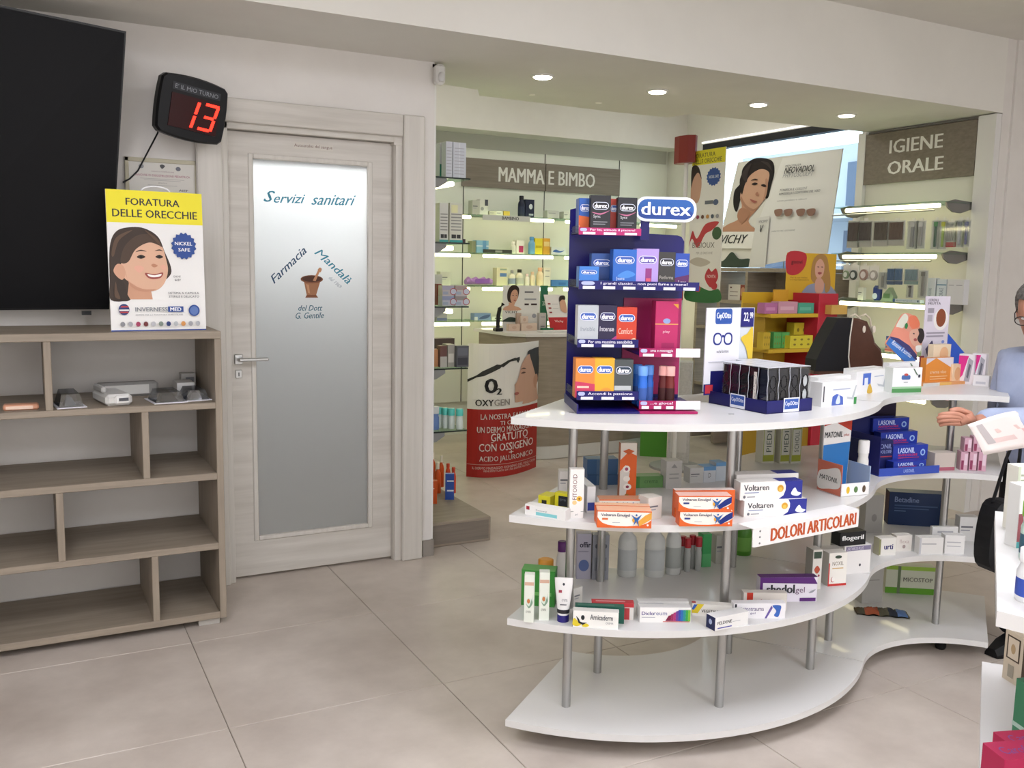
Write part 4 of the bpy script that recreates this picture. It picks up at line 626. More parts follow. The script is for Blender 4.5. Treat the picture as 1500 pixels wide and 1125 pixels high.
# ---------------------------------------------------------------- tray of reading glasses
fo = onZ(1122, 607, Z4); fr = Fr(fo, fo+Vector((math.cos(.03), math.sin(.03), 0))); GW, GD = .205, .27
NV = M('20205E', .35)
tr = empty('glasses_tray', fo, 'navy cardboard tray full of reading glasses cases on the gondola top', 'display tray', fr.rz)
MB().box(0, 0, 0, GW, GD, .004, NV).box(0, 0, 0, GW, .003, .042, NV).box(0, 0, 0, .003, GD, .042, NV).box(GW-.003, 0, 0, GW, GD, .042, NV).box(0, GD-.003, 0, GW, GD, .11, NV).build('tray_body', tr)
for x0, p in ((.075, 'f'), (.10, 's')):
    sgp = [('r', 0, 0, 1, 1, 'E2E4EC'), ('r', .06, .2, .94, .92, '35559E'), ('t', 'CepOOtto', .1, .38, .9, .75, 'E8EAF2', .02)]; m2 = MB()
    draw(m2, sgp, (lambda u, v, d: (.075+u*.07, -.0005-d, .002+v*.046)) if p == 'f' else (lambda u, v, d: (-.0005-d, .165-u*.07, .002+v*.046))); m2.build('brand_label', tr)
lx, lz = fr.at(1032, 512, GD); rx_, _ = fr.at(1082, 512, GD); tz = fr.at(1032, 451, GD)[1]; px_, _ = fr.at(1102, 512, GD)
hc = MB().box(lx, GD-.002, .04, rx_, GD+.002, tz, M('E4E2E8', .4)).box(rx_, GD-.002, .04, px_, GD+.002, tz, M('C8CDD4', .4)).build('header_card', tr)
cw = rx_-lx; s = [('R', .26, .79, .75, .99, .05, .04, '33559E'), ('t', 'CepOOtto', .3, .84, .71, .94, 'EEF0F6', .03), ('R', .22, .52, .47, .68, .1, .06, '2A3580'), ('R', .26, .54, .44, .66, .08, .05, 'D8DCE8'), ('R', .53, .52, .78, .68, .1, .06, '2A3580'), ('R', .56, .54, .74, .66, .08, .05, 'D8DCE8'), ('r', .47, .62, .53, .65, '2A3580'), ('t', 'occhiali da lettura', .33, .42, .68, .46, '44444C'), ('r', .1, .3, .8, .31, 'BBBBC4'), ('b', [(.55, .12), (.65, .2), (.72, .14), (.62, .1)], '8A8A94'), ('r', -.0, -.12, 1.38, .02, '22226A'), ('r', .04, -.1, .26, .01, 'C03A44'), ('r', 1.0, .75, 1.38, .995, '26266E'), ('t', '22,', 1.08, .81, 1.24, .94, 'F0F0F6', .03), ('t', '99', 1.26, .86, 1.35, .94, 'F0F0F6', .03), ('b', [(1.02, .6), (1.2, .66), (1.37, .72), (1.37, .1), (1.2, .45)], 'D0B23A')]
face_print(s, hc, cw, tz-.06, y=GD-.0021, x0=lx, z0=.06)
casem = None; nx, ny = 4, 6; cw, cdp, chh = (GW-.012)/nx, (GD-.016)/ny, .142
DK = ['262A36', '2C2430', '2E2022', '23262E', '2A2A2A', '31262A']
for j in range(ny):
    for i in range(nx):
        if j == 5 and i < 2: continue
        edge = j == 0; left = i == 0; dk = DK[(i*3+j*2) % 6]
        lb = ('clear glasses case in the front row of the navy tray, ' + ('at the near corner', 'second from the near corner', 'third from the near corner', 'rightmost with pale lenses')[i]) if edge else (('clear glasses case on the left side of the navy tray, ' + ('', 'next to the corner one', 'third from the near corner', 'fourth from the near corner', 'fifth from the near corner', 'farthest back')[j]) if left else 'clear glasses case among the inner rows of the navy tray')
        x0, y0 = .006+i*cw, .006+j*cdp
        L = []
        for k in range(9):
            z = k/8*chh; wv = .0016*math.sin(k*1.5); L.append([(.001+wv, .001, z), (cw-.002+wv, .001, z), (cw-.002, cdp-.002, z), (.001, cdp-.002, z)])
        o = MB().loft(L, CLEAR).build('glasses_case', None, fr.w(x0, y0, .0045), fr.rz, lb, 'glasses case', 'glasses cases in the navy tray')
        MB().box(.004, .006, .002, cw-.005, cdp-.005, chh-.006, M(dk, .3)).build('sleeve', o)
        MB().box(.001, .001, chh, cw-.002, cdp-.002, chh+.0015, M('C9CBD2', .3)).build('lid', o)
        if edge or left:
            ce_ = MB()
            for k in range(1): ce_.tube([((.001+.0016*math.sin(q*1.5*8/16)) if edge else .0006, .0006 if edge else .001+.0016*math.sin(q*.75), .03+q/16*(chh-.03)) for q in range(17)], .0009, M('D4D6DC', .3), 5)
            ce_.build('edge_highlight', o); g = MB()  # pale wavy line, a painted highlight along the clear case edge
            for cz in (.095, .05):
                if edge: g.tube([(cw*.5+.013*math.cos(a), .0005, cz+.021*math.sin(a)) for a in [2*math.pi*q/16 for q in range(16)]], .0018, M('141214', .3), 6, True)
                else: g.tube([(.0005, cdp*.5+.012*math.cos(a), cz+.02*math.sin(a)) for a in [2*math.pi*q/16 for q in range(16)]], .0014, M('1A181C', .3), 6, True)
            g.build('glasses', o)
            if edge and i == 3: MB().slab(ell(cw*.5, .095, .0115, .019), .0035, .004, M('D8DADC', .3)).slab(ell(cw*.5, .05, .0115, .019), .0035, .004, M('D8DADC', .3)).build('lens', o)
            if left and j == 1: MB().box(-.0006, .006, .02, 0, cdp*.45, .125, M('CFC8C0', .5)).build('label_strip', o)
# flat rivets of the top board
for x, y, lb in ((837, 604, 'left of the blue stand'), (1071, 606.5, 'before the navy tray')): MB().lathe([(.009, 0), (.009, .0012), (.006, .0016)], STEEL, n=14).build('screw_cap', None, onZ(x, y, Z4), 0, 'flat steel screw cap in the white top board '+lb, 'screw cap', 'screw caps in the gondola top')

# ---------------------------------------------------------------- gauze boxes, leaflet card, orange and pink displays, bag
gz = lambda: [('p', [(.28, .02), (.3, .4), (.42, .5), (.6, .35), (.62, .02)], '4A62B0'), ('b', [(.4, .1), (.45, .4), (.5, .4), (.52, .1)], 'C8D2EC'), ('r', .3, .65, .8, .7, 'A9B0C4'), ('r', .92, .0, 1, .3, '3E8A4A'), ('p', [(.7, .35), (.85, .3), (.95, .8), (.98, .8), (.9, .2), (.72, .25)], 'B8BCC0'), ('r', .03, .2, .06, .85, '4A4A50')]
def gbox(L, R, ty, D, lb, f=gz, **k): return packz(Z4, L, R, ty, D, k.pop('body', 'E4E3E2'), f(), lb, name='gauze_box', group='white dressing boxes', **k)
gbox((1203, 596.5), (1254, 591.5), 561, .05, 'white gauze box with blue hand nearest the navy tray, front one'); gbox((1197, 586), (1245, 581), 553, .05, 'white gauze box directly behind the front one', top='DADADA')
gbox((1253, 579.5), (1299, 572.5), 545.5, .045, 'white gauze box with blue and yellow print in the middle of the row', lambda: [('r', .2, .4, .45, .9, '4A6AC0'), ('r', .25, .4, .36, .7, 'DDE3F2'), ('b', [(.35, .05), (.42, .45), (.52, .05)], 'D0A83A'), ('r', .9, .0, 1, .25, '3E8A4A'), ('p', [(.65, .4), (.85, .3), (.93, .85), (.97, .85), (.9, .2), (.7, .28)], 'B8BCC0'), ('r', .55, .7, .85, .74, 'A9B0C4')])
gbox((1247, 571), (1291, 566), 541, .04, 'white gauze box behind the blue and yellow one', top='DCDCDC'); 
ma = lambda: [('r', 0, 0, 1, .16, '4E8A50'), ('r', 0, .16, 1, .24, '9ABE98'), ('R', .3, .52, .6, .7, .05, .06, '44629A'), ('e', .45, .72, .07, .05, 'B0483E'), ('r', .38, .4, .52, .43, '9A9EA0'), ('p', [(.68, .95), (.72, .95), (.85, .7), (.81, .7)], '4A6A50'), ('r', .86, .6, .93, .72, '3A3A44')]
gbox((1306, 575.5), (1349, 574.5), 539, .05, 'white dressing box with green foot, front one of the pair', ma, side='CFD2CC'); gbox((1300, 569), (1344, 566), 532, .03, 'white dressing box with green foot, rear one of the pair', ma)
# leaflet card leaning out of the dressing boxes
fr = Fr(onZ(1290, 570, Z4), onZ(1370, 560, Z4)); L = lambda x, y: fr.at(1230+x*200/1500, 390+y*150/1125, .03)
def L3(pts): return [L(*p) for p in pts]
lf = MB().slab(crom(L3([(505, 850), (560, 760), (620, 650), (690, 530), (780, 525), (860, 600), (880, 670), (925, 740), (900, 860), (860, 900), (830, 1060), (740, 1075), (640, 980), (560, 910)]), 4), .03, .034, M('D8937E', .4)).build('leaflet_card', None, fr.o, fr.rz, 'colourful tilted leaflet card with a laughing woman behind the dressing boxes', 'card')
m2 = MB(); sh_ = [('b', L3([(620, 660), (700, 530), (745, 540), (745, 600), (690, 680)]), 'D8D8C8'), ('b', L3([(770, 550), (840, 550), (880, 650), (800, 690), (760, 620)]), 'E07A5A'), ('b', L3([(560, 760), (620, 670), (720, 700), (790, 760), (760, 870), (640, 800)]), 'E0907A'), ('b', L3([(770, 720), (830, 690), (905, 710), (925, 770), (880, 860), (820, 880), (770, 810)]), 'D9AA94'), ('b', L3([(860, 690), (910, 690), (928, 770), (890, 850), (850, 800), (870, 740)]), '231C20'), ('b', L3([(810, 800), (835, 790), (845, 815), (820, 822)]), 'A04A4A'), ('b', L3([(800, 740), (812, 732), (822, 742), (812, 748)]), '33242A'), ('p', L3([(545, 770), (640, 790), (760, 870), (840, 970), (850, 1040), (740, 960), (600, 860)]), '3A3A6E'), ('p', L3([(505, 850), (545, 785), (640, 850), (760, 950), (850, 1060), (735, 1072), (640, 985)]), '3A74C0'), ('b', L3([(830, 880), (890, 870), (880, 930), (840, 940)]), 'E2E6E2'), ('e', *L(727, 655), .0115, .0125, '2E8048')]
a, b = L(560, 850), L(770, 1010); h_ = L(585, 805); sh_ += [('a', 'Rinnova il sorriso', a, b, (h_[0]-a[0], h_[1]-a[1]), 'E8EEF6', .02)]
draw(m2, sh_, lambda u, v, d: (u, .03-d, v)); m2.build('printed_face', lf)
for (x, y, w_, h_, c, rt, lb) in ((1363, 512, .06, .05, '4A4468', .6, 'slate violet card square stuck above the dressing boxes'), (1350, 530, .035, .05, '8A2E38', 0, 'dark red card strip between the leaflet and the orange display')):
    q = fr.at(x, y, .05); cs, sn = math.cos(rt), math.sin(rt); MB().slab([(q[0]+a*cs-b*sn, q[1]+a*sn+b*cs) for a, b in ((-w_/2, -h_/2), (w_/2, -h_/2), (w_/2, h_/2), (-w_/2, h_/2))], .05, .053, M(c, .45)).build('leaflet', None, fr.o, fr.rz, lb, 'leaflet')
# tall lilac card with an almond
fr = Fr(onZ(1360, 560, Z4), onZ(1390, 558, Z4)); a = fr.at(1357, 434, .08); b = fr.at(1386, 520, .08); tcw, tch = b[0]-a[0], a[1]
tc = MB().box(a[0], .08, 0.0005, b[0], .084, a[1], M('DDD6E2', .4)).build('product_card', None, fr.o, fr.rz, 'tall pale lilac card with a brown nut on the gondola top', 'card')
face_print([('e', .66, .72, .3, .13, 'F0ECE8'), ('e', .66, .74, .2, .11, '8A4A2E'), ('t', 'CEREALI', .1, .94, .5, .97, '55505A', .02), ('t', 'FRUTTA', .1, .9, .6, .93, '55505A', .02), ('r', .1, .8, .35, .86, 'A09AA4'), ('r', .1, .7, .3, .78, 'B4AEB8'), ('r', .1, .55, .85, .57, 'A49EAC'), ('r', .1, .51, .8, .53, 'A49EAC'), ('e', .8, .45, .06, .02, '7A8AC8')], tc, tcw, tch, y=.08, x0=a[0])
bt = MB().slab([fr.at(1385, 517, .1), fr.at(1413, 517, .1), fr.at(1385, 484, .1)], .1, .104, M('2A5AC8', .4)).slab([(fr.at(1387, 517, .1)[0], 0), (fr.at(1411, 517, .1)[0], 0), fr.at(1411, 517, .1), fr.at(1387, 517, .1)], .1, .104, M('2A5AC8', .4)).build('triangular_card', None, fr.o, fr.rz, 'bright blue triangular card beside the tall lilac card', 'card')
face_print([('r', .2, .2, .8, .5, '3A6AD4')], bt, .04, .05, y=.1, x0=fr.at(1390, 517, .1)[0])
fr = Fr(onZ(1352, 566, Z4), onZ(1420, 562, Z4)); TW = fr.len; od = MB().box(0, 0, 0, TW, .12, .012, M('D89A62', .4)).build('orange_display', None, fr.o, fr.rz, 'low orange display base holding orange and pink cartons on the gondola top', 'display')
face_print([('r', 0, 0, .35, 1, 'C8C4BC'), ('r', .35, 0, .6, 1, 'E0B060')], od, TW, .012)
packf(fr, .03, 1355, 525, 1394, 562, .03, 'D98A3A', [('p', [(0, .75), (.35, 1), (0, 1)], 'CFC9D0'), ('p', [(.35, 1), (1, .55), (1, 1)], 'DDD6DA'), ('t', 'crema viso', .15, .38, .75, .5, 'E8D4B8', 0), ('r', .15, .25, .8, .28, 'E8C090'), ('r', .15, .15, .75, .18, 'E8C090')], 'orange carton with slanted top print in the low orange display', name='carton')
packf(fr, .07, 1366, 505, 1391, 540, .03, 'E4D2B4', [('e', .6, .6, .25, .3, 'E0B48A'), ('r', 0, 0, 1, .3, 'E0A060')], 'cream and peach carton behind the orange one', name='carton'); packf(fr, .02, 1394, 534, 1409, 562, .03, 'E6C9A4', [('e', .5, .5, .3, .35, 'DCAA7A')], 'peach carton at the right of the orange display', name='carton')
fp = Fr(onZ(1397, 562, Z4), onZ(1440, 566, Z4))
for k, (r, lb) in enumerate((((1402, 518, 1425, 562), 'left one'), ((1421, 517, 1442, 560), 'right one'))):
    packf(fp, .03+.02*k, *r, .035, 'E6E2E6', [('p', [(0, .95), (.62, .95), (.3, .3), (0, .1)], 'D8358A'), ('p', [(.62, .9), (.92, .8), (.75, .1), (.4, .1)], 'A9A8B0'), ('p', [(.66, .7), (.8, .65), (.66, .2), (.55, .25)], '6A6A74')], 'white carton with hot pink corner at the right end of the gondola top, '+lb, name='carton', group='hot pink cartons')
packf(fp, .0, 1424, 549, 1448, 567, .03, 'E8E6E6', [('r', .2, .3, .8, .5, 'C4C4CA')], 'small white tray before the hot pink cartons', name='carton')
# bag
fr = Fr(onZ(1200, 549, Z4), onZ(1292, 549, Z4)); BG = lambda x, y: fr.at(1190+x*.2067, 440+y*.2067, .0)
out = [BG(20, 500), BG(515, 500), BG(515, 440), BG(500, 350), BG(455, 300), BG(440, 240), BG(400, 150), BG(330, 128), BG(280, 125), BG(180, 128), BG(100, 270), BG(30, 420)]
zb = min(p[1] for p in out); out = [(x, max(0.001, z)) for x, z in out]; out[0] = (out[0][0], .001); out[1] = (out[1][0], .001)
def inset(d, k): cx = sum(p[0] for p in out)/len(out); return [(cx+(x-cx)*k, .0+d, z*(.5+.5*k) if z > .01 else .001) for x, z in out]
br_ = noisy('brown_leather', '4A2E20', '5A382A', (14, 14, 14), .45, .15)
bgo = MB().loft([inset(0.0, .9), inset(.015, 1), inset(.09, 1), inset(.12, .88)], br_).build('tote_bag', None, fr.o, fr.rz, 'brown leather tote bag with black side panel standing behind the gauze boxes', 'bag')
sp = [BG(18, 500), BG(250, 500), BG(262, 300), BG(280, 125), BG(180, 125), BG(98, 270), BG(26, 420)]; sp = [(x, max(.0015, z)) for x, z in sp]; MB().slab(sp, -.004, .1, M('17171A', .6)).build('side_panel', bgo)
MB().tube([(*BG(x, y)[:1], -.006, BG(x, y)[1]) for x, y in ((262, 500), (252, 400), (262, 260), (282, 125))], .003, M('D8D2C4', .5), 8).build('piping', bgo)
for x0, x1 in ((275, 365), (350, 435)):
    pts = [BG(x0, 150), BG(x0+5, 115), BG((x0+x1)/2, 100), BG(x1-10, 130), BG(x1, 200)]; MB().tube([(p[0], .02, p[1]) for p in pts], .0045, M('CFC4B0', .5), 8).build('handle', bgo); p = BG(x1, 205); MB().slab(ell(p[0], p[1], .007, .016, 14), -.004, 0.016, M('E0D6C4', .5)).build('handle_tab', bgo)
# ================================================================ BACK ROOM: MOTHER AND BABY WALL
PY = 7.40
mw = empty('wall_shelving', (0, 0, 0), 'white lit wall shelving with glass shelves behind the sales counter', 'shelf unit')
XS = [2.60, 3.40, 4.21, 5.02, 5.56]
for a, b in zip(XS, XS[1:]): MB().box(a+.004, PY, .3, b-.004, PY+.018, 2.52, PANEL).build('back_panel', mw)
for x in XS[1:-1]: MB().box(x-.004, PY-.002, .3, x+.004, PY+.012, 2.52, M('3E3E3A', .6)).build('slot_rail', mw)
MB().box(XS[0], PY-.01, 2.52, XS[-1], PY+.02, 2.64, M('B4B3AA', .6)).build('top_fascia', mw)
ZB = [1.93, 1.61, 1.33, 1.03]
for a, b in zip(XS, XS[1:]):
    for z in ZB:
        MB().box(a+.02, 7.1, z, b-.02, PY, z+.008, SHELFGLASS).build('glass_shelf', mw)
        MB().box(a+.06, 7.10, z-.032, b-.06, 7.125, z-.004, TUBEM, .006).build('light_tube', mw, label='glowing white light strip')
for x in XS[1:-1]:
    for z in ZB: MB().slab([(7.1, z-.012), (7.1, z), (PY, z), (PY, z-.05), (PY-.1, z-.03)], x-.006, x+.006, GREYP).build('bracket', mw); b = mw.children[-1]; b.data.transform(Matrix(((0, 1, 0, 0), (1, 0, 0, 0), (0, 0, 1, 0), (0, 0, 0, 1)))); b.data.flip_normals()
fr = Fr((0, PY-.02, 0), (1, PY-.02, 0)); a, b = fr.at(684, 231), fr.at(910, 285); z0, z1 = 2.19, 2.435
sx = XS[2]-.0
for k, (xa, xb) in enumerate(((XS[1]-.02, sx-.004), (sx+.004, 5.02))): MB().box(xa, PY-.02, z0, xb, PY-.001, z1, OAKD).build('sign_board', mw)
fm = MB(); A, B = fr.at(731, 246), fr.at(797, 268); draw(fm, [('t', 'MAMMA', 0, 0, 1, 1, 'D8D5CF', .03)], lambda u, v, d: (A[0]+u*(B[0]-A[0]), PY-.0215-d, 2.25+v*.125)); A2, B2 = fr.at(804, 250), fr.at(871, 272); draw(fm, [('t', 'E BIMBO', 0, 0, 1, 1, 'D8D5CF', .03)], lambda u, v, d: (A2[0]+u*(B2[0]-A2[0]), PY-.0215-d, 2.25+v*.125)); fm.build('lettering', mw, label='raised white capital lettering')
def fb(z): return Fr((0, 7.14, z+.009), (1, 7.14, z+.009))
def bxp(row, x0, x1, ty, body, shp, lb, d=.03, D=.08, **k):
    f = fb(ZB[row]); a, _ = f.at(x0, ty, d); b, _ = f.at(x1, ty, d); h = f.at(x0, ty, d)[1]; return pack(f, a, d, 0, b-a, D, max(.03, h), body, shp, lb+' wall', name='baby_product_box', group='boxes on the mother and baby shelves', **k)
def bbt(row, x, ty, w_, body, cap, lb, band=None, **k):
    f = fb(ZB[row]); a, _ = f.at(x-w_/2, ty, .05); b, h = f.at(x+w_/2, ty, .05); r = (b-a)/2; return bottle(f.w((a+b)/2, .05, 0), r, max(h, .05), body, cap, lb+' wall', band=band, group='bottles on the mother and baby shelves', name='baby_bottle', **k)
S1, S2, S3, S4 = 'on the top shelf of the baby', 'on the second shelf of the baby', 'on the third shelf of the baby', 'on the lowest shelf of the baby'
bxp(0, 692, 703, 293, 'B4B2A8', GS, 'grey carton '+S1); bxp(0, 703, 715, 292, 'D2D0C8', [('r', .6, .6, 1, 1, '4A4A52'), ('e', .3, .4, .2, .12, '9A9A98')], 'white carton with a dark corner '+S1); bxp(0, 717, 727, 309, 'C8C2B0', GS, 'flat cream carton '+S1); bxp(0, 727, 737, 309, 'D2CFC2', GS, 'flat white carton '+S1); bxp(0, 738, 747, 309, 'C9AE4E', [], 'small mustard carton '+S1)
bbt(0, 764, 287, 9, '20243A', '14161E', 'navy bottle '+S1, band='2A3048', neck=.6, flat=1); bxp(0, 770, 783, 292, '22263C', [('e', .6, .6, .2, .15, 'C8CCD4'), ('r', .4, .1, .9, .2, 'A0A4B0')], 'navy carton beside the navy bottle '+S1); bxp(0, 802, 819, 308, 'C4C3BC', [('r', .1, .6, .7, .7, '9A9A98')], 'flat grey white carton '+S1); bxp(0, 826, 834, 310, 'CFCEC6', GS, 'flat pale carton half behind the blue stand '+S1)
bxp(1, 691, 697, 353, '8A8E6E', [], 'slim olive carton '+S2); bxp(1, 698, 716, 352, '8AB8CC', [('r', 0, .5, 1, .6, 'D8E4E8'), ('r', .5, 0, .8, 1, '6A9CC0')], 'light blue carton '+S2); bxp(1, 709, 750, 366, '3A3A36', [('r', .4, .2, .65, .8, '8A8A84')], 'flat black price strip box '+S2, d=.0, D=.02)
bbt(1, 752, 354, 7, 'D8D6C6', 'E0DED2', 'cream bottle '+S2, flat=1); bxp(1, 757, 768, 352, 'E2DED2', [('r', .3, .1, .9, .6, 'B03A62')], 'white carton with crimson square '+S2); bbt(1, 779, 347, 9, '6A9CC0', '4E86B4', 'sky blue bottle '+S2, neck=.6, flat=1); bxp(1, 784, 795, 349, 'D8C43A', [('r', .1, .4, .9, .55, 'B8A020')], 'yellow carton '+S2); bxp(1, 796, 806, 349, 'CF9A3A', [('r', .1, .5, .9, .8, 'E0C480')], 'orange carton '+S2); bxp(1, 808, 829, 362, 'D8DCD8', [('b', [(.1, .4), (.3, .7), (.6, .5), (.9, .6), (.6, .3)], '4A6CA8')], 'white carton with blue swirl '+S2)
f = fb(ZB[2])   # purple wipes
a, h = f.at(684, 405, .04); b, _ = f.at(722, 405, .04); pw = MB(); n = 10
pw.loft([[(a+(b-a)*k/n, .07+.045*math.cos(t)*(.75 if k in (0, n) else 1), .005+(h*.5+h*.45*math.sin(t))*(.85+.15*math.sin(k*2.1))*(1 if 0 < k < n else .75)) for t in [2*math.pi*i/12 for i in range(12)]] for k in range(n+1)], M('A57AB8', .35)); pw = pw.build('wipes_pack', None, f.o, f.rz, 'soft purple pack of wipes on the third shelf of the baby wall', 'pack'); MB().slab(rrect(a+.07, .02, b-.04, h*.75, .01), .02, .024, M('8A5CA8', .35)).build('label_flap', pw)
bxp(2, 728, 743, 392, 'CFC9A8', [('r', .3, .5, .95, .7, '5A7AA8'), ('r', .3, .85, .95, .95, '8A9A8A')], 'tall cream carton with blue label '+S3); bbt(2, 750, 396, 9.5, 'D6D2BC', '8A8C8E', 'baby lotion bottle with grey pump '+S3, band='8A94A8', flat=1, neck=.4); bbt(2, 761, 394.5, 10.5, 'CFCBB4', '22221E', 'baby oil bottle with black cap '+S3, band='B8B8AA', flat=1, neck=.5); bbt(2, 772, 401, 7, 'DAD2C4', 'D0B8B4', 'short pinkish bottle '+S3, flat=1); bbt(2, 780, 398, 7, 'E0CFB0', 'D8B89A', 'peach bottle, left of two, '+S3, flat=1); bbt(2, 791, 392, 9, 'E0CCA8', 'D8A888', 'tall peach bottle, right of two, '+S3, flat=1); bxp(2, 797, 807, 392, 'DCD8C4', [('r', .2, .5, .8, .55, '9A9A90'), ('r', .2, .8, .8, .85, '9A9A90')], 'tall off white carton '+S3); bxp(2, 808, 834, 410, '4E7EB4', [('r', .4, .2, .8, .6, '3A66A0')], 'steel blue soft pack carton '+S3)
bxp(3, 695, 719, 459, '7A90B4', [('b', [(.3, .2), (.5, .6), (.95, .8), (.8, .3)], '4A5A80'), ('r', 0, 0, .2, .5, 'D0D4D8')], 'blue grey carton '+S4); bxp(3, 720, 736, 464, 'C9CCC4', [('e', .4, .5, .1, .2, '55555A'), ('e', .8, .5, .1, .2, '55555A')], 'white carton with two dark dots '+S4)
bxp(0, 651, 675, 300, 'D0CEC0', GS, 'pale carton in the left bay '+S1); bxp(2, 645, 660, 398, 'B9B8AC', GS, 'grey carton in the left bay '+S3); bxp(3, 640, 655, 456, '8E8A90', [('r', 0, 0, 1, .3, '5A5E80')], 'grey and indigo carton in the left bay '+S4)
f = fb(ZB[0]); a, h = f.at(707, 318, -.045); b, h2 = f.at(777, 326, -.045); pt = MB().box(a, -.045, -.045, b, -.042, .0, M('C4C4BE', .5)).build('price_tag', None, f.o, f.rz, 'white shelf edge tag with brand lettering on the top shelf of the baby wall', 'tag'); face_print([('t', 'BAMBINO', .4, .2, .75, .8, '3A3A3A', .03)], pt, b-a, .045, y=-.045, x0=a, z0=-.045)

# ---------------------------------------------------------------- left glass shelf unit right behind the door wall
gu = empty('glass_shelf_unit', (1.83, 4.6, 0), 'wall unit of glass shelves with grey brackets just behind the door wall corner', 'shelf unit')
ZL = [1.965, 1.62, 1.275, .935, .585]
MB().box(0.001, -.1, .2, .012, 1.7, 2.5, PANEL).build('back_panel', gu)
for k, z in enumerate(ZL):
    MB().box(.012, 0, z, .325, 1.5, z+.008, SHELFGLASS).box(.012, -.001, z, .325, .001, z+.008, M('26302C', .2)).build('glass_shelf', gu)
    if k < 3: MB().box(.22, .04, z-.035, .25, 1.46, z-.01, TUBEM, .006).build('light_tube', gu, label='glowing white light strip')
    MB().slab([(.012, z-.07), (.012, z+.0), (.19, z+.0), (.19, z-.02), (.14, z-.05)], .006, .016, GREYP).build('bracket', gu)
fg = Fr((1.83, 4.6, 0), (2.83, 4.6, 0))
def lb_(k, x0, ty, x1, d, D, body, shp, lb, **kw):
    a, _ = fg.at(x0, ty, d); b, _ = fg.at(x1, ty, d); h = fg.at(x0, ty, d)[1]-ZL[k]-.009; return pack(fg, a, d, ZL[k]+.009, b-a, D, h, body, shp, lb+' of the glass unit', name='skincare_box', group='boxes on the glass shelf unit', **kw)
LN = [('r', .1, .1+.09*k, .85, .12+.09*k, 'A9A9B0') for k in range(9)]
lb_(0, 653.5, 207, 663, .02, .06, 'C9CCD4', LN, 'tall silver carton, left of the front pair on the top shelf'); lb_(0, 664, 208, 683, .02, .06, 'C4C8D0', [('r', .48, 0, .52, 1, 'DADCE2')]+LN, 'tall silver carton, right of the front pair on the top shelf'); lb_(0, 644.5, 209, 653, .10, .06, 'CFCFD4', [('r', 0, 0, 1, .4, '2E7A6A')], 'white carton with teal foot on the top shelf'); lb_(0, 638, 210, 644, .16, .06, '8A8084', [], 'mauve grey carton at the wall on the top shelf')
BC_ = [('r', .15, .1, .5, .2, '3A3A3A'), ('r', .55, .1, .85, .2, '3A3A3A')]+[('r', .1, .3+.08*k, .9, .33+.08*k, '8E8E88') for k in range(6)]
lb_(1, 644, 297, 657, .03, .06, 'CFCFC6', BC_+[('r', 0, 0, 1, .06, '3EA09A')], 'white barcode carton, left of two on the second shelf'); lb_(1, 659, 297, 678, .03, .06, 'CDCDBE', BC_+[('r', 0, 0, 1, .06, '3EA09A'), ('r', .1, .75, .6, .95, 'DCDAA8')], 'white barcode carton, right of two on the second shelf')
bt_ = bottle(fg.w(fg.at(641, 350, .14)[0], .14, ZL[1]+.009), .02, .16, 'D0D4CC', '2E9A92', 'white bottle with teal cap on the second shelf of the glass unit', flat=1, neck=.9, caph=.25); lb_(1, 677, 350, 682, .12, .06, '3A2A30', [], 'small plum carton at the end of the second shelf')
QP = lambda c: [('r', 0, .55, 1, .95, c), ('e', .95, .4, .3, .35, 'A03A40'), ('e', .95, .4, .24, .28, 'B8BCC8'), ('r', .05, .1, .5, .4, '9AA2B4')]
for k, (x0, x1, ty, zz, c, lb) in enumerate(((648, 665, 434, 0, '8A92AC', 'lower left'), (667, 684, 434, 0, '8A8480', 'lower right'))):
    a, _ = fg.at(x0, ty, .03); b, _ = fg.at(x1, ty, .03); h = .055
    pack(fg, a, .03, ZL[2]+.009, b-a, .06, h, 'B4B4BC', QP(c), f'silver pictured carton, {lb} of four on the third glass shelf', name='skincare_box', group='silver pictured cartons'); pack(fg, a, .03, ZL[2]+.010+h, b-a, .06, h, 'B8B0AC', QP('A8A4B4' if k == 0 else '9E8C86'), f'silver pictured carton, {lb.replace("lower", "upper")} of four on the third glass shelf', name='skincare_box', group='silver pictured cartons')
lb_(2, 640, 416, 647, .12, .06, '7E3A34', [], 'dark red carton on the third shelf'); lb_(2, 634, 402, 648, .3, .06, 'A8A8A4', [], 'tall grey carton on the third shelf')
lb_(3, 669, 507, 687, .02, .05, '55565A', [('r', .1, .1, .9, .45, '3A3A40'), ('r', .1, .55, .9, .9, '62646A')], 'dark metallic carton at the right end of the fourth shelf'); lb_(3, 645, 507, 655, .05, .05, '6A4A44', [('r', 0, 0, 1, .5, 'B4B0A8')], 'dark brown and silver carton on the fourth shelf'); lb_(3, 656, 505, 667, .05, .08, '9E9A90', [('r', .1, .2, .8, .6, 'C8C4B8')], 'silver carton in the middle of the fourth shelf'); lb_(3, 637, 496, 666, .3, .06, '4A3E38', [('r', .2, .1, .9, .7, 'A89484')], 'wide brown carton at the back of the fourth shelf'); lb_(3, 634, 512, 644, .08, .05, 'C0885E', [], 'copper carton at the wall side of the fourth shelf')
for k, x in enumerate((644, 652, 661, 673)):
    r = .016+.004*k/3; dd = .12-.03*k; lx, _ = fg.at(x, 627, dd); bottle(fg.w(lx, dd, ZL[4]+.009), r, .115, 'CDD6CE', '58C0B4', 'white bottle with turquoise lid on the lowest glass shelf, '+('leftmost', 'second from left', 'third from left', 'rightmost')[k]+' of four', flat=1, neck=.95, caph=.34, group='turquoise lidded bottles')
lx, _ = fg.at(637, 620, .07); bottle(fg.w(lx, .07, ZL[4]+.009), .024, .13, '6A84B8', 'C9CCCC', 'blue bottle with white lid at the wall side of the lowest glass shelf', flat=1, neck=.9, caph=.3)
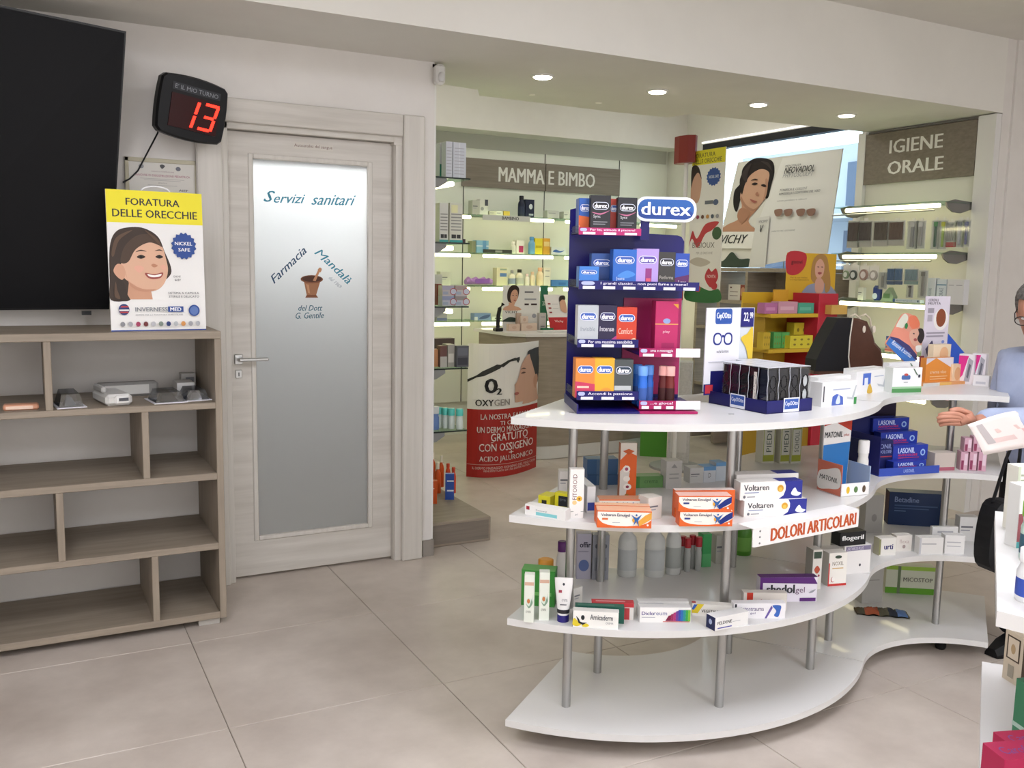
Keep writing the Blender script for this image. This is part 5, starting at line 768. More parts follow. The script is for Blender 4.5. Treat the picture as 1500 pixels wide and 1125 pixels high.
# plinth with sun lotions
pl = MB().box(0, 0, .0, .385, 1.9, .135, OAK, .003).build('wooden_plinth', None, (1.832, 4.27+.14, 0), 0, 'low grey oak plinth on the floor behind the door wall corner', 'plinth')
MB().box(.02, -.004, .015, .37, 0.0, .12, OAKD).build('front_panel', pl)
def pz(x, y): return onZ(x, y, .136)
for x, y, r, h, lb in ((634, 708, .017, .2, 'behind, leftmost'), (641, 722, .02, .19, 'front, next to the orange box'), (646, 713, .018, .2, 'behind, tallest')): bottle(pz(x, y), r, h, 'D2551E', 'E8DCC8', 'orange sun spray bottle with cream pump on the plinth, '+lb, flat=.8, neck=.45, caph=.22, group='orange sun lotions')
for x, y, lb in ((656, 716, 'left of the pair'), (664, 722, 'right of the pair')): bottle(pz(x, y), .016, .16, 'CE4A22', 'C8421E', 'orange red sun lotion bottle behind the blue box, '+lb, flat=.8, neck=.6, caph=.15, group='orange red sun lotions')
fr = Fr(pz(630, 738), pz(643, 738)); pack(fr, 0, 0, 0, .04, .03, .135, 'CC5420', [('r', .1, .65, .6, .68, 'F0D8C0')], 'orange sun lotion carton at the wall side of the plinth', name='carton'); fr = Fr(pz(652, 732), pz(665, 732)); pack(fr, 0, 0, 0, fr.len, .03, .155, '2E50A0', [('r', .2, .7, .95, .75, 'E4E8F0'), ('r', .2, .32, .95, .38, 'E4E8F0')], 'blue sun lotion carton at the front of the plinth', name='carton', top='5A74B4')

# ---------------------------------------------------------------- sales counter
co = empty('sales_counter', (0, 0, 0), 'curved oak sales counter with white top in the back room', 'counter')
base = [(3.30, 6.84), (3.32, 6.32), (3.40, 6.20), (3.6, 6.155), (3.95, 6.15), (4.3, 6.16), (4.62, 6.22), (4.62, 6.84)]
MB().prism(base, .105, .97, COUNTER).build('front_panel', co); MB().prism([(x+(.012 if x < 3.5 else 0), y+.0) for x, y in base], .004, .104, M('C8C6C0', .4)).build('plinth', co)
MB().prism([(3.26, 6.86), (3.28, 6.30), (3.37, 6.165), (3.6, 6.12), (3.95, 6.115), (4.3, 6.125), (4.65, 6.19), (4.65, 6.86)], .971, .995, WHITE).build('worktop', co)
CT = .9955
fr = Fr((3.35, 6.45, CT), (4.35, 6.45, CT)); a, h = fr.at(737, 418, .1); b, _ = fr.at(791, 418, .1)
vp = MB().box(a, .1, 0, b, .104, h, M('DAD7D2', .4)).build('counter_poster', None, fr.o, fr.rz, 'small advertising card with a dark haired woman on the sales counter', 'poster')
def woman(x0, y0, s, hair='231C1C', skin='C99A80'):
    f = lambda pts: [(x0+x*s[0], y0+y*s[1]) for x, y in pts]
    return [('b', f([(.1, .0), (.12, .12), (.32, .2), (.34, .3), (.62, .28), (.6, .18), (.85, .1), (.9, 0)]), skin), ('b', f([(.3, .35), (.24, .55), (.28, .8), (.45, .98), (.68, .98), (.82, .85), (.8, .6), (.72, .42), (.5, .3)]), hair), ('b', f([(.42, .38), (.4, .55), (.48, .75), (.62, .82), (.74, .74), (.76, .52), (.68, .34), (.58, .27), (.48, .3)]), skin), ('b', f([(.48, .585), (.53, .605), (.57, .59), (.53, .575)]), '2A2220'), ('b', f([(.65, .585), (.69, .6), (.73, .585), (.69, .572)]), '2A2220'), ('b', f([(.47, .63), (.53, .655), (.58, .64), (.53, .645)]), '3A2A24'), ('b', f([(.64, .64), (.69, .655), (.74, .63), (.69, .643)]), '3A2A24'), ('b', f([(.61, .47), (.65, .46), (.67, .475), (.64, .49)]), 'A87460'), ('b', f([(.54, .4), (.61, .42), (.68, .4), (.61, .37)]), '9A4E4A')]
face_print(woman(-.02, .45, (.55, .56), '2E211C')+[('t', 'VICHY', .06, .38, .4, .44, '2E2E30', 0), ('b', [(.0, .22), (.2, .3), (.42, .25), (.42, .2), (.2, .19), (0, .2)], '2A3A34'), ('r', .58, .84, .82, .87, '5A5A5E'), ('r', .58, .68, .9, .71, '9A9A9E'), ('r', .58, .56, .7, .6, '3A2A2A'), ('r', .76, .56, .92, .6, '3A2A2A'), ('e', .85, .32, .06, .05, '9A9AA0')], vp, b-a, h, y=.1, x0=a)
for x0, x1, ty, d, zz, hh, c, lb in ((745, 762, 471, .03, 0, .055, 'C9B0A0', 'lower left'), (764, 787, 470, .03, 0, .06, 'CDB6A6', 'lower right'), (763, 774, 459, .04, .061, .055, 'D0BCAE', 'upper right'), (758, 764, 450, .06, .0, .14, 'B49C8E', 'standing')):
    a, _ = fr.at(x0, ty, d); b, _ = fr.at(x1, ty, d); pack(fr, a, d, zz, b-a, .035 if zz or d < .05 else .03, hh, c, [('e', .5, .5, .2, .25, 'BFA292')], f'beige cosmetic carton before the small counter poster, {lb} of four', name='cosmetic_box', group='beige cosmetic cartons')
def cpk(x0, x1, ty, d, D, h, c, shp, lb): a, _ = fr.at(x0, ty, d); b, _ = fr.at(x1, ty, d); pack(fr, a, d, 0, b-a, D, h, c, shp, lb, name='carton')
cpk(790, 800, 470, .06, .04, .14, 'B4ADA8', [('r', .2, .2, .8, .25, '5A5A60'), ('r', .2, .75, .8, .8, '8A8A8E')], 'grey upright carton right of the counter poster'); cpk(796, 811, 477, .0, .05, .02, '2A6A4A', [], 'flat dark green carton at the counter front'); cpk(793, 803, 425, .13, .02, .36, '2A6A50', [('t', '20%', .2, .55, .8, .65, 'D8E4DC')], 'tall green card behind the counter poster')
MB().box(3.58, 6.26, CT, 3.95, 6.36, CT+.012, M('DCDAD6', .4), .002).build('price_rail', None, None, 0, 'long white price rail lying on the counter front edge', 'rail')
a, h = fr.at(806, 432, .05); b, _ = fr.at(826, 432, .05); rd = MB().add([(a, .03, .001), (b+.05, .03, .001), (b+.03, .1, h), (a-.03, .1, h), (a, .036, .001), (b+.05, .036, .001), (b+.03, .106, h), (a-.03, .106, h)], [(0, 1, 2, 3), (7, 6, 5, 4), (0, 4, 5, 1), (1, 5, 6, 2), (2, 6, 7, 3), (3, 7, 4, 0)], M('DCD6D2', .4)).build('leaning_poster', None, fr.o, fr.rz, 'white and red leaning card with a man on the sales counter', 'poster')
m2 = MB(); draw(m2, [('r', 0, 0, 1, .36, 'B02A2E'), ('t', 'Vichy', .3, .2, .75, .28, 'E8DCD8'), ('r', .1, .72, .24, .76, '8A2E2E'), ('r', .1, .6, .24, .64, '8A2E2E'), ('r', .1, .48, .24, .52, '8A2E2E'), ('r', .3, .73, .6, .74, '9A9A9A'), ('r', .3, .61, .6, .62, '9A9A9A'), ('b', [(.72, .55), (.72, .8), (.9, .9), (1, .8), (1, .5)], 'C89A80'), ('b', [(.7, .8), (.75, .95), (1, .97), (1, .86), (.85, .86)], '2A201C')], lambda u, v, d: (a-.03*v+u*(b-a+.05+.01*v), .03+.07*v-d*3, .001+v*h)); m2.build('printed_face', rd)
ar = MB().tube([fr.w(fr.at(729, 477, .02)[0], .02, .0)-fr.o, fr.w(fr.at(730, 462, .02)[0], .02, fr.at(730, 462, .02)[1])-fr.o, fr.w(fr.at(732, 452, .02)[0], .02, fr.at(732, 452, .02)[1])-fr.o, fr.w(fr.at(737, 445, .02)[0], .02, fr.at(737, 445, .02)[1])-fr.o], .016, BLACK, 10).build('barcode_scanner', None, fr.o, 0, 'black curved barcode scanner on the counter end', 'scanner'); MB().box(fr.at(725, 478, .02)[0], .0, 0, fr.at(736, 478, .02)[0], .06, .03, BLACK, .006).build('base', ar)

# ---------------------------------------------------------------- curved oxygen banner on the floor
A, B, C_ = onZ(683, 697, .01), onZ(737, 697, .01), onZ(785, 683, .01); n = 14; arc = []
for k in range(n+1):
    t = k/n; arc.append(A*(1-t)**2+(B*2-(A+C_)*.5)*2*t*(1-t)+C_*t*t)
hT = Fr(A, C_); HT = Fr(A, A+Vector((1, 0, 0))).at(683, 502)[1]; arcL = (C_-A).length
bn = MB(); th = Vector((.004, .008, 0)); m_ = M('DDDAD4', .45)
bn.loft([[(p.x, p.y, .005), (p.x, p.y, .005+HT), (p.x+th.x, p.y+th.y, .005+HT), (p.x+th.x, p.y+th.y, .005)] for p in arc], m_); bn = bn.build('floor_banner', None, None, 0, 'curved floor banner about a free oxygen massage before the sales counter', 'banner')
def bput(u, v, d):
    t = min(max(u, 0), 1)*n; k = min(int(t), n-1); p = arc[k].lerp(arc[k+1], t-k); e = (arc[k+1]-arc[k]).normalized(); return (p.x+e.y*d*4, p.y-e.x*d*4, .005+v*HT)
def BV(x, y): return ((x-203)/297, (722-y)/(722-172))
def dens(k, pts, c):
    out = []; P = [BV(*p) for p in pts]
    for i, p in enumerate(P):
        q = P[(i+1) % len(P)]; m = max(1, int(abs(q[0]-p[0])*n)+1)
        out += [(p[0]+(q[0]-p[0])*j/m, p[1]+(q[1]-p[1])*j/m) for j in range(m)]
    return (k, out, c)
rs = []
for k in range(n): rs.append(('r', k/n, 0, (k+1)/n, .515, '9E2620'))
m2 = MB(); draw(m2, rs, lambda u, v, d: bput(u, v, .0002)); m2.build('red_field', bn)
bv = lambda k, pts, c: (k, [BV(*p) for p in pts], c)
sh_ = [bv('p', [(203, 318), (238, 300), (262, 282), (318, 255), (345, 258), (330, 272), (268, 302), (240, 308), (204, 329)], '2C2C2A'), bv('p', [(330, 258), (362, 240), (392, 231), (406, 235), (404, 242), (372, 246), (342, 268)], '2C2C2A'), bv('p', [(394, 233), (411, 229), (412, 240), (405, 255), (399, 246)], '2C2C2A'),
       bv('b', [(446, 215), (470, 202), (495, 198), (498, 205), (498, 330), (490, 350), (470, 330), (455, 270)], '2C2624'), bv('b', [(436, 235), (455, 222), (475, 235), (488, 300), (490, 350), (496, 400), (496, 424), (430, 429), (428, 418), (398, 418), (389, 408), (393, 392), (388, 380), (394, 366), (387, 350), (401, 330), (412, 295), (420, 262)], 'C09882'), bv('b', [(455, 222), (470, 212), (498, 230), (498, 322), (485, 315), (472, 275)], '2C2624'), bv('b', [(476, 325), (490, 312), (495, 335), (486, 372), (476, 355)], 'B4876F'), bv('b', [(416, 298), (428, 293), (438, 297), (428, 301)], '55392F'), bv('b', [(414, 282), (428, 276), (440, 282), (428, 281)], '4A332A'), bv('b', [(391, 377), (402, 374), (410, 380), (402, 387), (392, 385)], '9C5850'),
       ('t', 'O', *BV(274, 372), *BV(318, 312), '1E1E1E', .05), ('t', '2', *BV(318, 378), *BV(337, 352), '1E1E1E', .04), ('t', 'OXY', *BV(237, 425), *BV(306, 398), '3A3634', .03), ('t', 'GEN', *BV(309, 424), *BV(370, 398), '9A948E', .02),
       ('t', 'LA NOSTRA FARMACIA', *BV(258, 480), *BV(492, 458), 'E2D8D2', .016), ('t', 'TI OFFRE', *BV(333, 505), *BV(430, 488), 'E2D8D2', .016), ('t', 'UN DERMO MASSAGGIO', *BV(245, 535), *BV(474, 510), 'E2D8D2', .016), ('t', 'GRATUITO', *BV(298, 570), *BV(450, 538), 'EAE0DA', .016), ('r', *BV(298, 577), *BV(450, 574), 'E2D8D2'), ('t', 'CON OSSIGENO', *BV(253, 612), *BV(475, 580), 'EAE0DA', .016), ('t', '+', *BV(370, 628), *BV(388, 614), 'EAE0DA', .016), ('t', 'ACIDO JALURONICO', *BV(255, 660), *BV(473, 632), 'E2D8D2', .016), ('t', 'IL DERMO MASSAGGIO OSSIGENO DEL VISO CON', *BV(228, 686), *BV(485, 676), 'D0BAB2', 0), ('t', 'VIENE EFFETTUATO DA UNA DERMATOLOGA', *BV(270, 697), *BV(460, 689), 'D0BAB2', 0)]
for k in range(n): sh_.append(('r', k/n, .10, (k+1)/n, .103, 'C8A8A0'))
m2 = MB()
for i_, g in enumerate(bands(sh_, n)): draw(m2, g, lambda u, v, d: bput(u, v, .0008+i_*.00012))
m2.build('printed_face', bn)
fr = Fr(onZ(937, 668, 0), onZ(976, 670, 0)); gs_ = MB().box(0, 0, 0, fr.len, .2, .75, M('4E8E2E', .45)).build('floor_display_box', None, fr.o, fr.rz, 'green cardboard floor display beside the sales counter', 'display'); MB().box(.02, -.003, .4, fr.len-.02, 0, .7, M('5EA03A', .45)).build('front_panel', gs_)
fr = Fr(onZ(977, 680, 0), onZ(1008, 682, 0)); gs_ = MB().box(0, 0, 0, fr.len, .2, .8, noisy('speckled_card', 'A8A6A2', 'BAB8B4', (60, 60, 60), .6)).build('floor_display_box', None, fr.o, fr.rz, 'speckled grey cardboard floor display right of the green one', 'display'); MB().box(.02, -.003, .1, fr.len-.02, 0, .3, M('C0BEBA', .5)).build('front_panel', gs_)
# ================================================================ DENTAL CARE UNIT ON THE RIGHT
iu = empty('dental_care_unit', (0, 0, 0), 'lit wall unit for oral hygiene with grey oak name board on the right', 'shelf unit')
MB().box(RX-.001, 3.825, .0, RX+.019, 4.685, 2.47, M('D2CDC5', .4)).build('back_panel', iu); MB().box(RX-.03, 3.702, 0, RX+.019, 3.822, 2.478, M('DAD8D4', .4)).build('side_post', iu); MB().box(RX-.03, 4.688, 0, RX+.019, 4.75, 2.478, M('DAD8D4', .4)).build('side_post', iu)
ib = MB().box(RX-.025, 3.83, 2.12, RX-.002, 4.69, 2.462, OAKD).build('sign_board', iu); MB().box(RX-.001, 3.83, 2.463, RX+.01, 4.69, 2.48, M('8E8A84', .6)).build('top_strip', iu)
fi = Fr((RX-.026, 4.69, 0), (RX-.026, 3.69, 0)); m2 = MB()
for t, q in (('IGIENE', ((1303, 223), (1382, 194))), ('ORALE', ((1300, 257), (1382, 230)))):
    a, b = fi.at(*q[0]), fi.at(*q[1]); draw(m2, [('t', t, a[0], 2.315 if t == 'IGIENE' else 2.175, b[0], 2.405 if t == 'IGIENE' else 2.262, 'DEDBD6', .03)], lambda u, v, d: (RX-.0262-d, 4.69-u, v))
m2.build('lettering', iu, label='raised white capital lettering')
ZI = [1.945, 1.632, 1.315, .985, .72]
for k, z in enumerate(ZI):
    MB().box(4.97, 3.83, z, RX, 4.68, z+.008, SHELFGLASS).build('glass_shelf', iu); MB().box(4.985, 3.86, z-.03, 5.01, 4.6, z-.004, TUBEM, .006).build('light_tube', iu, label='glowing white light strip')
    for y in (3.835, 4.66): MB().slab([(5.02, z+.002), (5.04, z-.03), (5.09, z-.055), (5.16, z-.06), (RX, z-.03), (RX, z+.012), (5.1, z+.022)], y, y+.012, M('77746F', .5)).build('bracket', iu)
for k in range(2): MB().tube([(5.0, 3.9, ZI[k]-.045), (5.0, 4.72, ZI[k]-.045)], .005, STEEL, 8).build('hook_rail', iu)
fh = Fr((4.985, 4.72, 0), (4.985, 3.72, 0))
def hang(r, c, c2, lb, kind='flat', grp='hanging dental packs, upper row'):
    a, zt = fh.at(r[0], r[1]); b, zb = fh.at(r[2], r[3]); W, H = b-a, zt-zb
    o = MB().box(0, .012, 0, W, .014, H, M('D6D4CE', .4)).slab(rrect(W*.35, H, W*.65, H+.016, .004), .012, .014, M('D6D4CE', .4)).build('hanging_pack', None, fh.w(a, 0, zb), fh.rz, lb+' of the oral hygiene unit', 'blister pack', grp)
    if kind == 'flat':
        ic = MB(); n = max(2, int(W/.012))
        for k in range(n): ic.box(W*.08+k*W*.84/n, .003, H*.25, W*.08+(k+.72)*W*.84/n, .010, H*.92, M(c, .35))
        ic.build('brush_heads', o); ic.mi
        MB().box(W*.04, .001, H*.03, W*.96, .0115, H*.97, CLEAR).build('clear_bubble', o); face_print([('r', 0, 0, 1, .2, c2)], o, W, H, y=.0115)
    elif kind == 'brush':
        MB().box(W*.35, .002, H*.1, W*.65, .01, H*.85, M(c, .35), .002).box(W*.3, .0, H*.78, W*.7, .008, H*.93, M(c2, .4)).build('toothbrush', o); MB().box(W*.04, -.002, H*.03, W*.96, .0115, H*.97, CLEAR).build('clear_bubble', o)
    else:
        MB().slab(ell(W*.5, H*.35, W*.4, W*.45), 0, .011, M(c, .35)).slab(ell(W*.5, H*.35, W*.24, W*.28), -.003, 0, M(c2, .35)).build('floss_drum', o)
    return o
R1 = ', upper hook row'; R2 = ', second hook row'
for k, (x0, x1, lb) in enumerate(((1241, 1256, 'leftmost'), (1257, 1275, 'second'), (1279, 1299, 'third'), (1301, 1322, 'fourth'))): hang((x0, 323, x1, 363-k), ('4A3230', '3E2A30', '47302C', '5A362E')[k], 'B9B4AE', f'brown interdental brush pack{R1}, {lb} from the window', 'flat')
hang((1329, 323, 1341, 366), '8A8A8C', 'C4C2C0', 'grey brush pack'+R1+', left one', 'brush'); hang((1342, 323, 1352, 365), 'A09E9C', 'D0CECC', 'pale grey brush pack'+R1+', right one', 'brush'); hang((1365, 322, 1373, 366), '2E5A4A', '4A9A5A', 'dark green toothbrush pack'+R1, 'brush'); hang((1376, 322, 1384, 366), '8AA83A', 'C8C83A', 'lime toothbrush pack'+R1, 'brush')
hang((1386, 325, 1398, 362), '9A9A98', 'B03A44', 'white pack with red foot'+R1, 'flat'); hang((1399, 322, 1409, 363), 'A8A8B4', '6A6A80', 'silver toothbrush pack'+R1, 'brush'); hang((1410, 322, 1418, 362), '4A4A8A', '5A5A9A', 'violet toothbrush pack'+R1, 'brush')
G2 = 'hanging dental packs, second row'
hang((1234, 388, 1243, 410), '7A8A72', 'D0D4CC', 'olive floss drum pack'+R2, 'drum', G2); hang((1244, 388, 1255, 411), '4A524E', 'C8CCC8', 'black floss drum pack'+R2, 'drum', G2); hang((1258, 389, 1271, 410), '9A8078', 'D8D0CC', 'rosy floss drum pack'+R2, 'drum', G2); hang((1273, 389, 1285, 411), 'A8A29C', 'E0DCD8', 'grey floss drum pack'+R2, 'drum', G2)
hang((1287, 398, 1297, 424), '8E8C88', 'B0AEAA', 'grey brush refill pack'+R2, 'brush', G2); hang((1299, 392, 1309, 417), '2E5E8E', '2A4A7A', 'dark blue pack, left of the pair'+R2, 'flat', G2); hang((1310, 392, 1320, 417), '35689A', '2A4A7A', 'dark blue pack, right of the pair'+R2, 'flat', G2); hang((1324, 393, 1343, 417), '7A94A0', '8AA4A0', 'clear pack with teal foot'+R2, 'flat', G2); hang((1346, 395, 1355, 438), '8A8682', '6A6864', 'long grey pack'+R2, 'brush', G2)
hang((1328, 417, 1335, 437), '6A6864', '3A3A3A', 'small dark pack under the clear one'+R2, 'brush', G2)
f3 = Fr((5.0, 4.72, ZI[2]+.009), (5.0, 3.72, ZI[2]+.009))
def dpk(f, x0, x1, ty, d, D, c, shp, lb, zz=0, **k): a, _ = f.at(x0, ty, d); b, h = f.at(x1, ty, d); h = f.at(x0, ty, d)[1]-zz; return pack(f, a, d, zz, b-a, D, max(h, .02), c, shp, lb+' of the oral hygiene unit', name='dental_box', group='boxes on the oral hygiene shelves', **k)
dpk(f3, 1257, 1265, 421, .03, .03, 'CFCDC6', GS, 'slim white carton at the window end on the third shelf'); bo = MB().box(0, 0, 0, .06, .05, .10, M('2E3E7E', .35), .015).build('floss_box', None, f3.w(f3.at(1276, 435, .05)[0], .05, 0), f3.rz, 'navy floss dispenser on the third shelf of the oral hygiene unit', 'dispenser'); MB().slab(ell(.03, .03, .02, .02), -.003, 0, M('C8D0E4', .3)).build('floss_window', bo)
bo = MB().loft([[(.0, y, .0), (.09, y, .0), (.1, y, .03), (.06, y, .09), (.02, y, .05)] for y in (0, .04)], M('8A9A86', .3)).build('flosser_bag', None, f3.w(f3.at(1290, 440, .04)[0], .04, 0), f3.rz, 'crinkled green grey flosser bag on the third shelf of the oral hygiene unit', 'bag'); MB().box(.02, -.002, .02, .07, 0, .05, M('5E7A5A', .4)).build('label_band', bo)
dpk(f3, 1308, 1348, 438, -.01, .04, 'C8D0D6', [('r', 0, 0, .08, 1, '4A6A94'), ('t', 'gengigel', .12, .3, .7, .7, '5A7494', 0), ('r', .9, .2, .95, .8, '4A5A6A')], 'long white toothpaste carton lying on the third shelf'); dpk(f3, 1358, 1371, 407, .03, .04, 'CFD4D6', [('v', 'IDROPULSORE', .3, .1, .6, .6, '5A6A80', 0)], 'tall white carton on the third shelf, left of three'); dpk(f3, 1373, 1387, 409, .03, .04, 'C9D2D6', [('r', 0, .75, 1, .8, '6A8AA0'), ('v', 'ORALE', .3, .3, .7, .65, '5A6A80', 0)], 'tall white carton on the third shelf, middle of three'); dpk(f3, 1388, 1413, 409, .03, .05, 'D0D0D0', [('r', .1, .75, .4, .78, '9A9A9E'), ('r', .55, .75, .9, .78, '9A9A9E')], 'tall white carton on the third shelf, right of three')
f4 = Fr((5.0, 4.72, ZI[3]+.009), (5.0, 3.72, ZI[3]+.009)); 
dpk(f4, 1298, 1306, 492, .08, .05, '4A5A94', [], 'small blue carton on the fourth shelf'); dpk(f4, 1296, 1312, 509, .02, .05, 'C08A84', [('r', 0, .3, 1, .6, 'A84A50')], 'pink red carton on the fourth shelf'); 
f5 = Fr((5.0, 4.72, ZI[4]+.009), (5.0, 3.72, ZI[4]+.009)); dpk(f5, 1306, 1324, 574, .03, .05, 'CFCBC4', GS, 'white carton at the left on the lowest shelf'); dpk(f5, 1325, 1333, 574, .03, .05, 'C0382E', [], 'red carton on the lowest shelf'); dpk(f5, 1336, 1352, 574, .02, .05, '6A2A30', [('e', .5, .4, .3, .2, 'B08A8A')], 'dark red carton on the lowest shelf'); dpk(f5, 1355, 1374, 572, .04, .05, 'CCC8C0', GS, 'white carton in the middle on the lowest shelf'); dpk(f5, 1377, 1390, 572, .04, .05, 'D0A09C', [('r', 0, .5, 1, .7, 'C0484A')], 'pink striped carton at the right on the lowest shelf')
rs_ = MB().box(5.02, 4.0, 1.262-.05, 5.2, 4.62, 1.262, M('8A3A34', .4)).build('hanging_rail', None, None, 0, 'dark red rail under the third shelf of the oral hygiene unit', 'rail') if False else None

# ================================================================ SHOP WINDOW DISPLAY
wc = empty('window_cabinet', (0, 0, 0), 'grey oak window display cabinet with open compartments under the large poster', 'cabinet')
def Yx(x, X=5.2): return onX(x, 400, X).y
yb, ym, ya = Yx(1053), Yx(1092), Yx(1140); y2 = Yx(1205)
def wb(n_, *a): MB().box(*a, OAK).build(n_, wc)
wb('top_panel', 5.2, y2, 1.50, 5.54, yb, 1.53); wb('side_panel', 5.2, yb-.03, .02, 5.54, yb, 1.499); wb('side_panel', 5.2, y2, .02, 5.54, y2+.03, 1.499); wb('divider', 5.2, ym-.03, 1.265, 5.54, ym, 1.499); wb('back_panel', 5.50, ya, 1.265, 5.53, ym-.031, 1.499); wb('shelf', 5.2, y2+.03, 1.235, 5.54, yb-.031, 1.262); wb('shelf', 5.2, y2+.03, .85, 5.54, yb-.031, .877); wb('shelf', 5.2, y2+.03, .3, 5.54, yb-.031, .33)
wc2 = empty('window_cabinet', (0, 0, 0), 'lower grey oak window cabinet at the far end beside the earring totem', 'cabinet'); y5, y6 = Yx(1056, 5.25), Yx(1020, 5.25)
for n_, a in (('side_panel', (5.25, y6-.03, .02, 5.55, y6, 1.27)), ('side_panel', (5.25, y5+.005, .02, 5.55, y5+.035, 1.27)), ('top_panel', (5.25, y5+.005, 1.271, 5.55, y6, 1.3)), ('shelf', (5.25, y5+.036, 1.0, 5.55, y6-.031, 1.025)), ('shelf', (5.25, y5+.036, .5, 5.55, y6-.031, .525))): MB().box(*a, OAK).build(n_, wc2)
fw = Fr((5.24, yb-.04, 1.2625), (5.24, y2, 1.2625)); a, h = fw.at(1064, 421, .02); b, _ = fw.at(1090, 421, .02); bk = pack(fw, .02, .02, 0, b-a, .05, .13, 'DAD4CE', [('r', .1, .75, .2, .85, '6A4A4A'), ('r', .1, .5, .55, .55, '8A7A7A'), ('r', .1, .25, .55, .3, '8A7A7A'), ('r', .68, 0, 1, 1, '8A3A30'), ('b', [(.72, .3), (.72, .7), (.85, .85), (.97, .6), (.95, .3)], 'C08A6E')], 'white cosmetics carton with a man in the window cabinet compartment', name='cosmetic_box')
# large leaning poster
TL, TR, BL, BR = onX(1081, 238, 5.50), onX(1234, 218, 5.50), onX(1045, 390, 5.32), onX(1211, 371.5, 5.32)
dz = 1.5305-BL.z; bk_ = Vector((.012, 0, .004)); q = [BL, BR, TR, TL]
lp = MB().add([*q, *[p+bk_ for p in q]], [(0, 1, 2, 3), (7, 6, 5, 4), (0, 4, 5, 1), (1, 5, 6, 2), (2, 6, 7, 3), (3, 7, 4, 0)], M('D6D3CC', .45)).build('window_poster', None, None, 0, 'large leaning poster with a dark haired woman looking sideways in the shop window', 'poster')
_nv = (BR-BL).cross(TL-BL).normalized(); _nv = _nv if _nv.x < 0 else -_nv
def lput(u, v, d): p = (BL*(1-u)+BR*u)*(1-v)+(TL*(1-u)+TR*u)*v; return p+_nv*d*4
def LP(x, y):   # crop pixel -> fraction on the poster
    X, Y = 980+x*280/1125, 180+y*280/1125; v = .5; u = .5
    for _ in range(30):
        xl = 1045+(1081-1045)*v; xr = 1211+(1234-1211)*v; u = (X-xl)/(xr-xl); yb_ = 390+(371.5-390)*u; yt = 238+(218-238)*u; v = (yb_-Y)/(yb_-yt)
    return (u, v)
pp = lambda k, pts, c: (k, [LP(*p) for p in pts], c)
sh_ = [pp('p', [(590, 540), (1015, 160), (1022, 152), (935, 750), (845, 760), (580, 850), (500, 850)], 'DCDAD5') if False else pp('p', [(690, 205), (1020, 154), (932, 765), (500, 850), (555, 555)], 'DEDCD8'), pp('b', [(310, 640), (345, 600), (425, 560), (440, 480), (420, 410), (520, 400), (555, 480), (490, 560), (500, 600), (540, 640)], 'B98A70'),
       pp('b', [(385, 480), (390, 400), (430, 350), (440, 270), (500, 215), (570, 205), (630, 225), (642, 290), (625, 360), (605, 440), (580, 420), (590, 330), (520, 300), (470, 350), (440, 420), (410, 520)], '1E191A'), pp('b', [(430, 420), (460, 350), (500, 300), (560, 270), (610, 290), (605, 350), (590, 420), (560, 480), (520, 510), (480, 500), (440, 470)], 'C49A82'), pp('b', [(440, 420), (425, 330), (480, 250), (560, 230), (600, 260), (540, 275), (490, 310), (460, 360)], '231C1C'),
       pp('b', [(436, 430), (470, 480), (520, 505), (555, 480), (520, 515), (480, 508), (442, 470)], 'A87C66'), pp('b', [(590, 330), (606, 340), (598, 420), (575, 460), (588, 400)], 'B28670'), pp('b', [(415, 545), (440, 500), (500, 520), (480, 560), (440, 590)], 'A87A62'), pp('b', [(470, 350), (440, 300), (500, 235), (480, 290)], '3A3030'), pp('b', [(560, 225), (610, 235), (630, 280), (600, 250)], '3A3030'), pp('b', [(505, 360), (525, 350), (545, 357), (525, 366)], '2A2020'), pp('b', [(565, 365), (585, 360), (600, 372), (583, 376)], '2A2020'), pp('b', [(500, 340), (525, 328), (548, 336), (525, 336)], '3A2A24'), pp('b', [(545, 405), (553, 425), (540, 430), (532, 418)], 'A87660'), pp('b', [(500, 448), (525, 455), (545, 462), (525, 470), (505, 458)], '9A5A52'),
       pp('p', [(300, 642), (540, 640), (520, 740), (278, 740)], 'E4E2DE'), pp('b', [(262, 800), (330, 815), (390, 760), (440, 800), (505, 800), (498, 848), (258, 845)], '24382F'), pp('p', [(545, 560), (625, 545), (600, 850), (500, 850)], 'D2D0CC')]
for t, a, b, hh, c, bd_ in (('VICHY', (315, 712), (485, 708), (10, -52), '262626', .01), ('NEOVADIOL', (708, 300), (878, 283), (4, -36), '333336', .016), ('PHYTOSCULPT', (700, 325), (875, 312), (3, -26), '9A9A9E', 0), ('MENOPAUSA', (715, 262), (806, 252), (1, -12), '33333A', 0), ('TONIFICA IL COLLO E', (685, 405), (840, 392), (2, -14), '4A4A50', .01), ('RIMODELLA I CONTORNI DEL VISO', (680, 428), (910, 408), (2, -14), '4A4A50', .01), ('senza parabeni e siliconi', (670, 468), (840, 456), (1, -12), '77777C', 0), ('VICHY', (562, 590), (618, 586), (2, -16), '6A6A70', 0), ('V', (570, 645), (590, 643), (3, -42), '44444A', .01), ('MOLTO PIU GIOVANE', (640, 645), (775, 637), (1, -9), '77777C', 0)):
    A, B, T = LP(*a), LP(*b), LP(a[0]+hh[0], a[1]+hh[1]); sh_.append(('a', t, A, B, (T[0]-A[0], T[1]-A[1]), c, bd_))
for x0 in (658, 715, 785, 842): sh_.append(pp('b', [(x0, 515), (x0+45, 510), (x0+38, 545), (x0+8, 550)], '8A6A5C'))
m2 = MB(); draw(m2, sh_, lput); m2.build('printed_face', lp)
MB().tube([BL+(BR-BL)*.5+(TL-BL)*.6+Vector((.02, 0, 0)), Vector((5.52, (BL.y+BR.y)/2, 1.535))], .006, GREYP, 6).build('support_strut', lp)
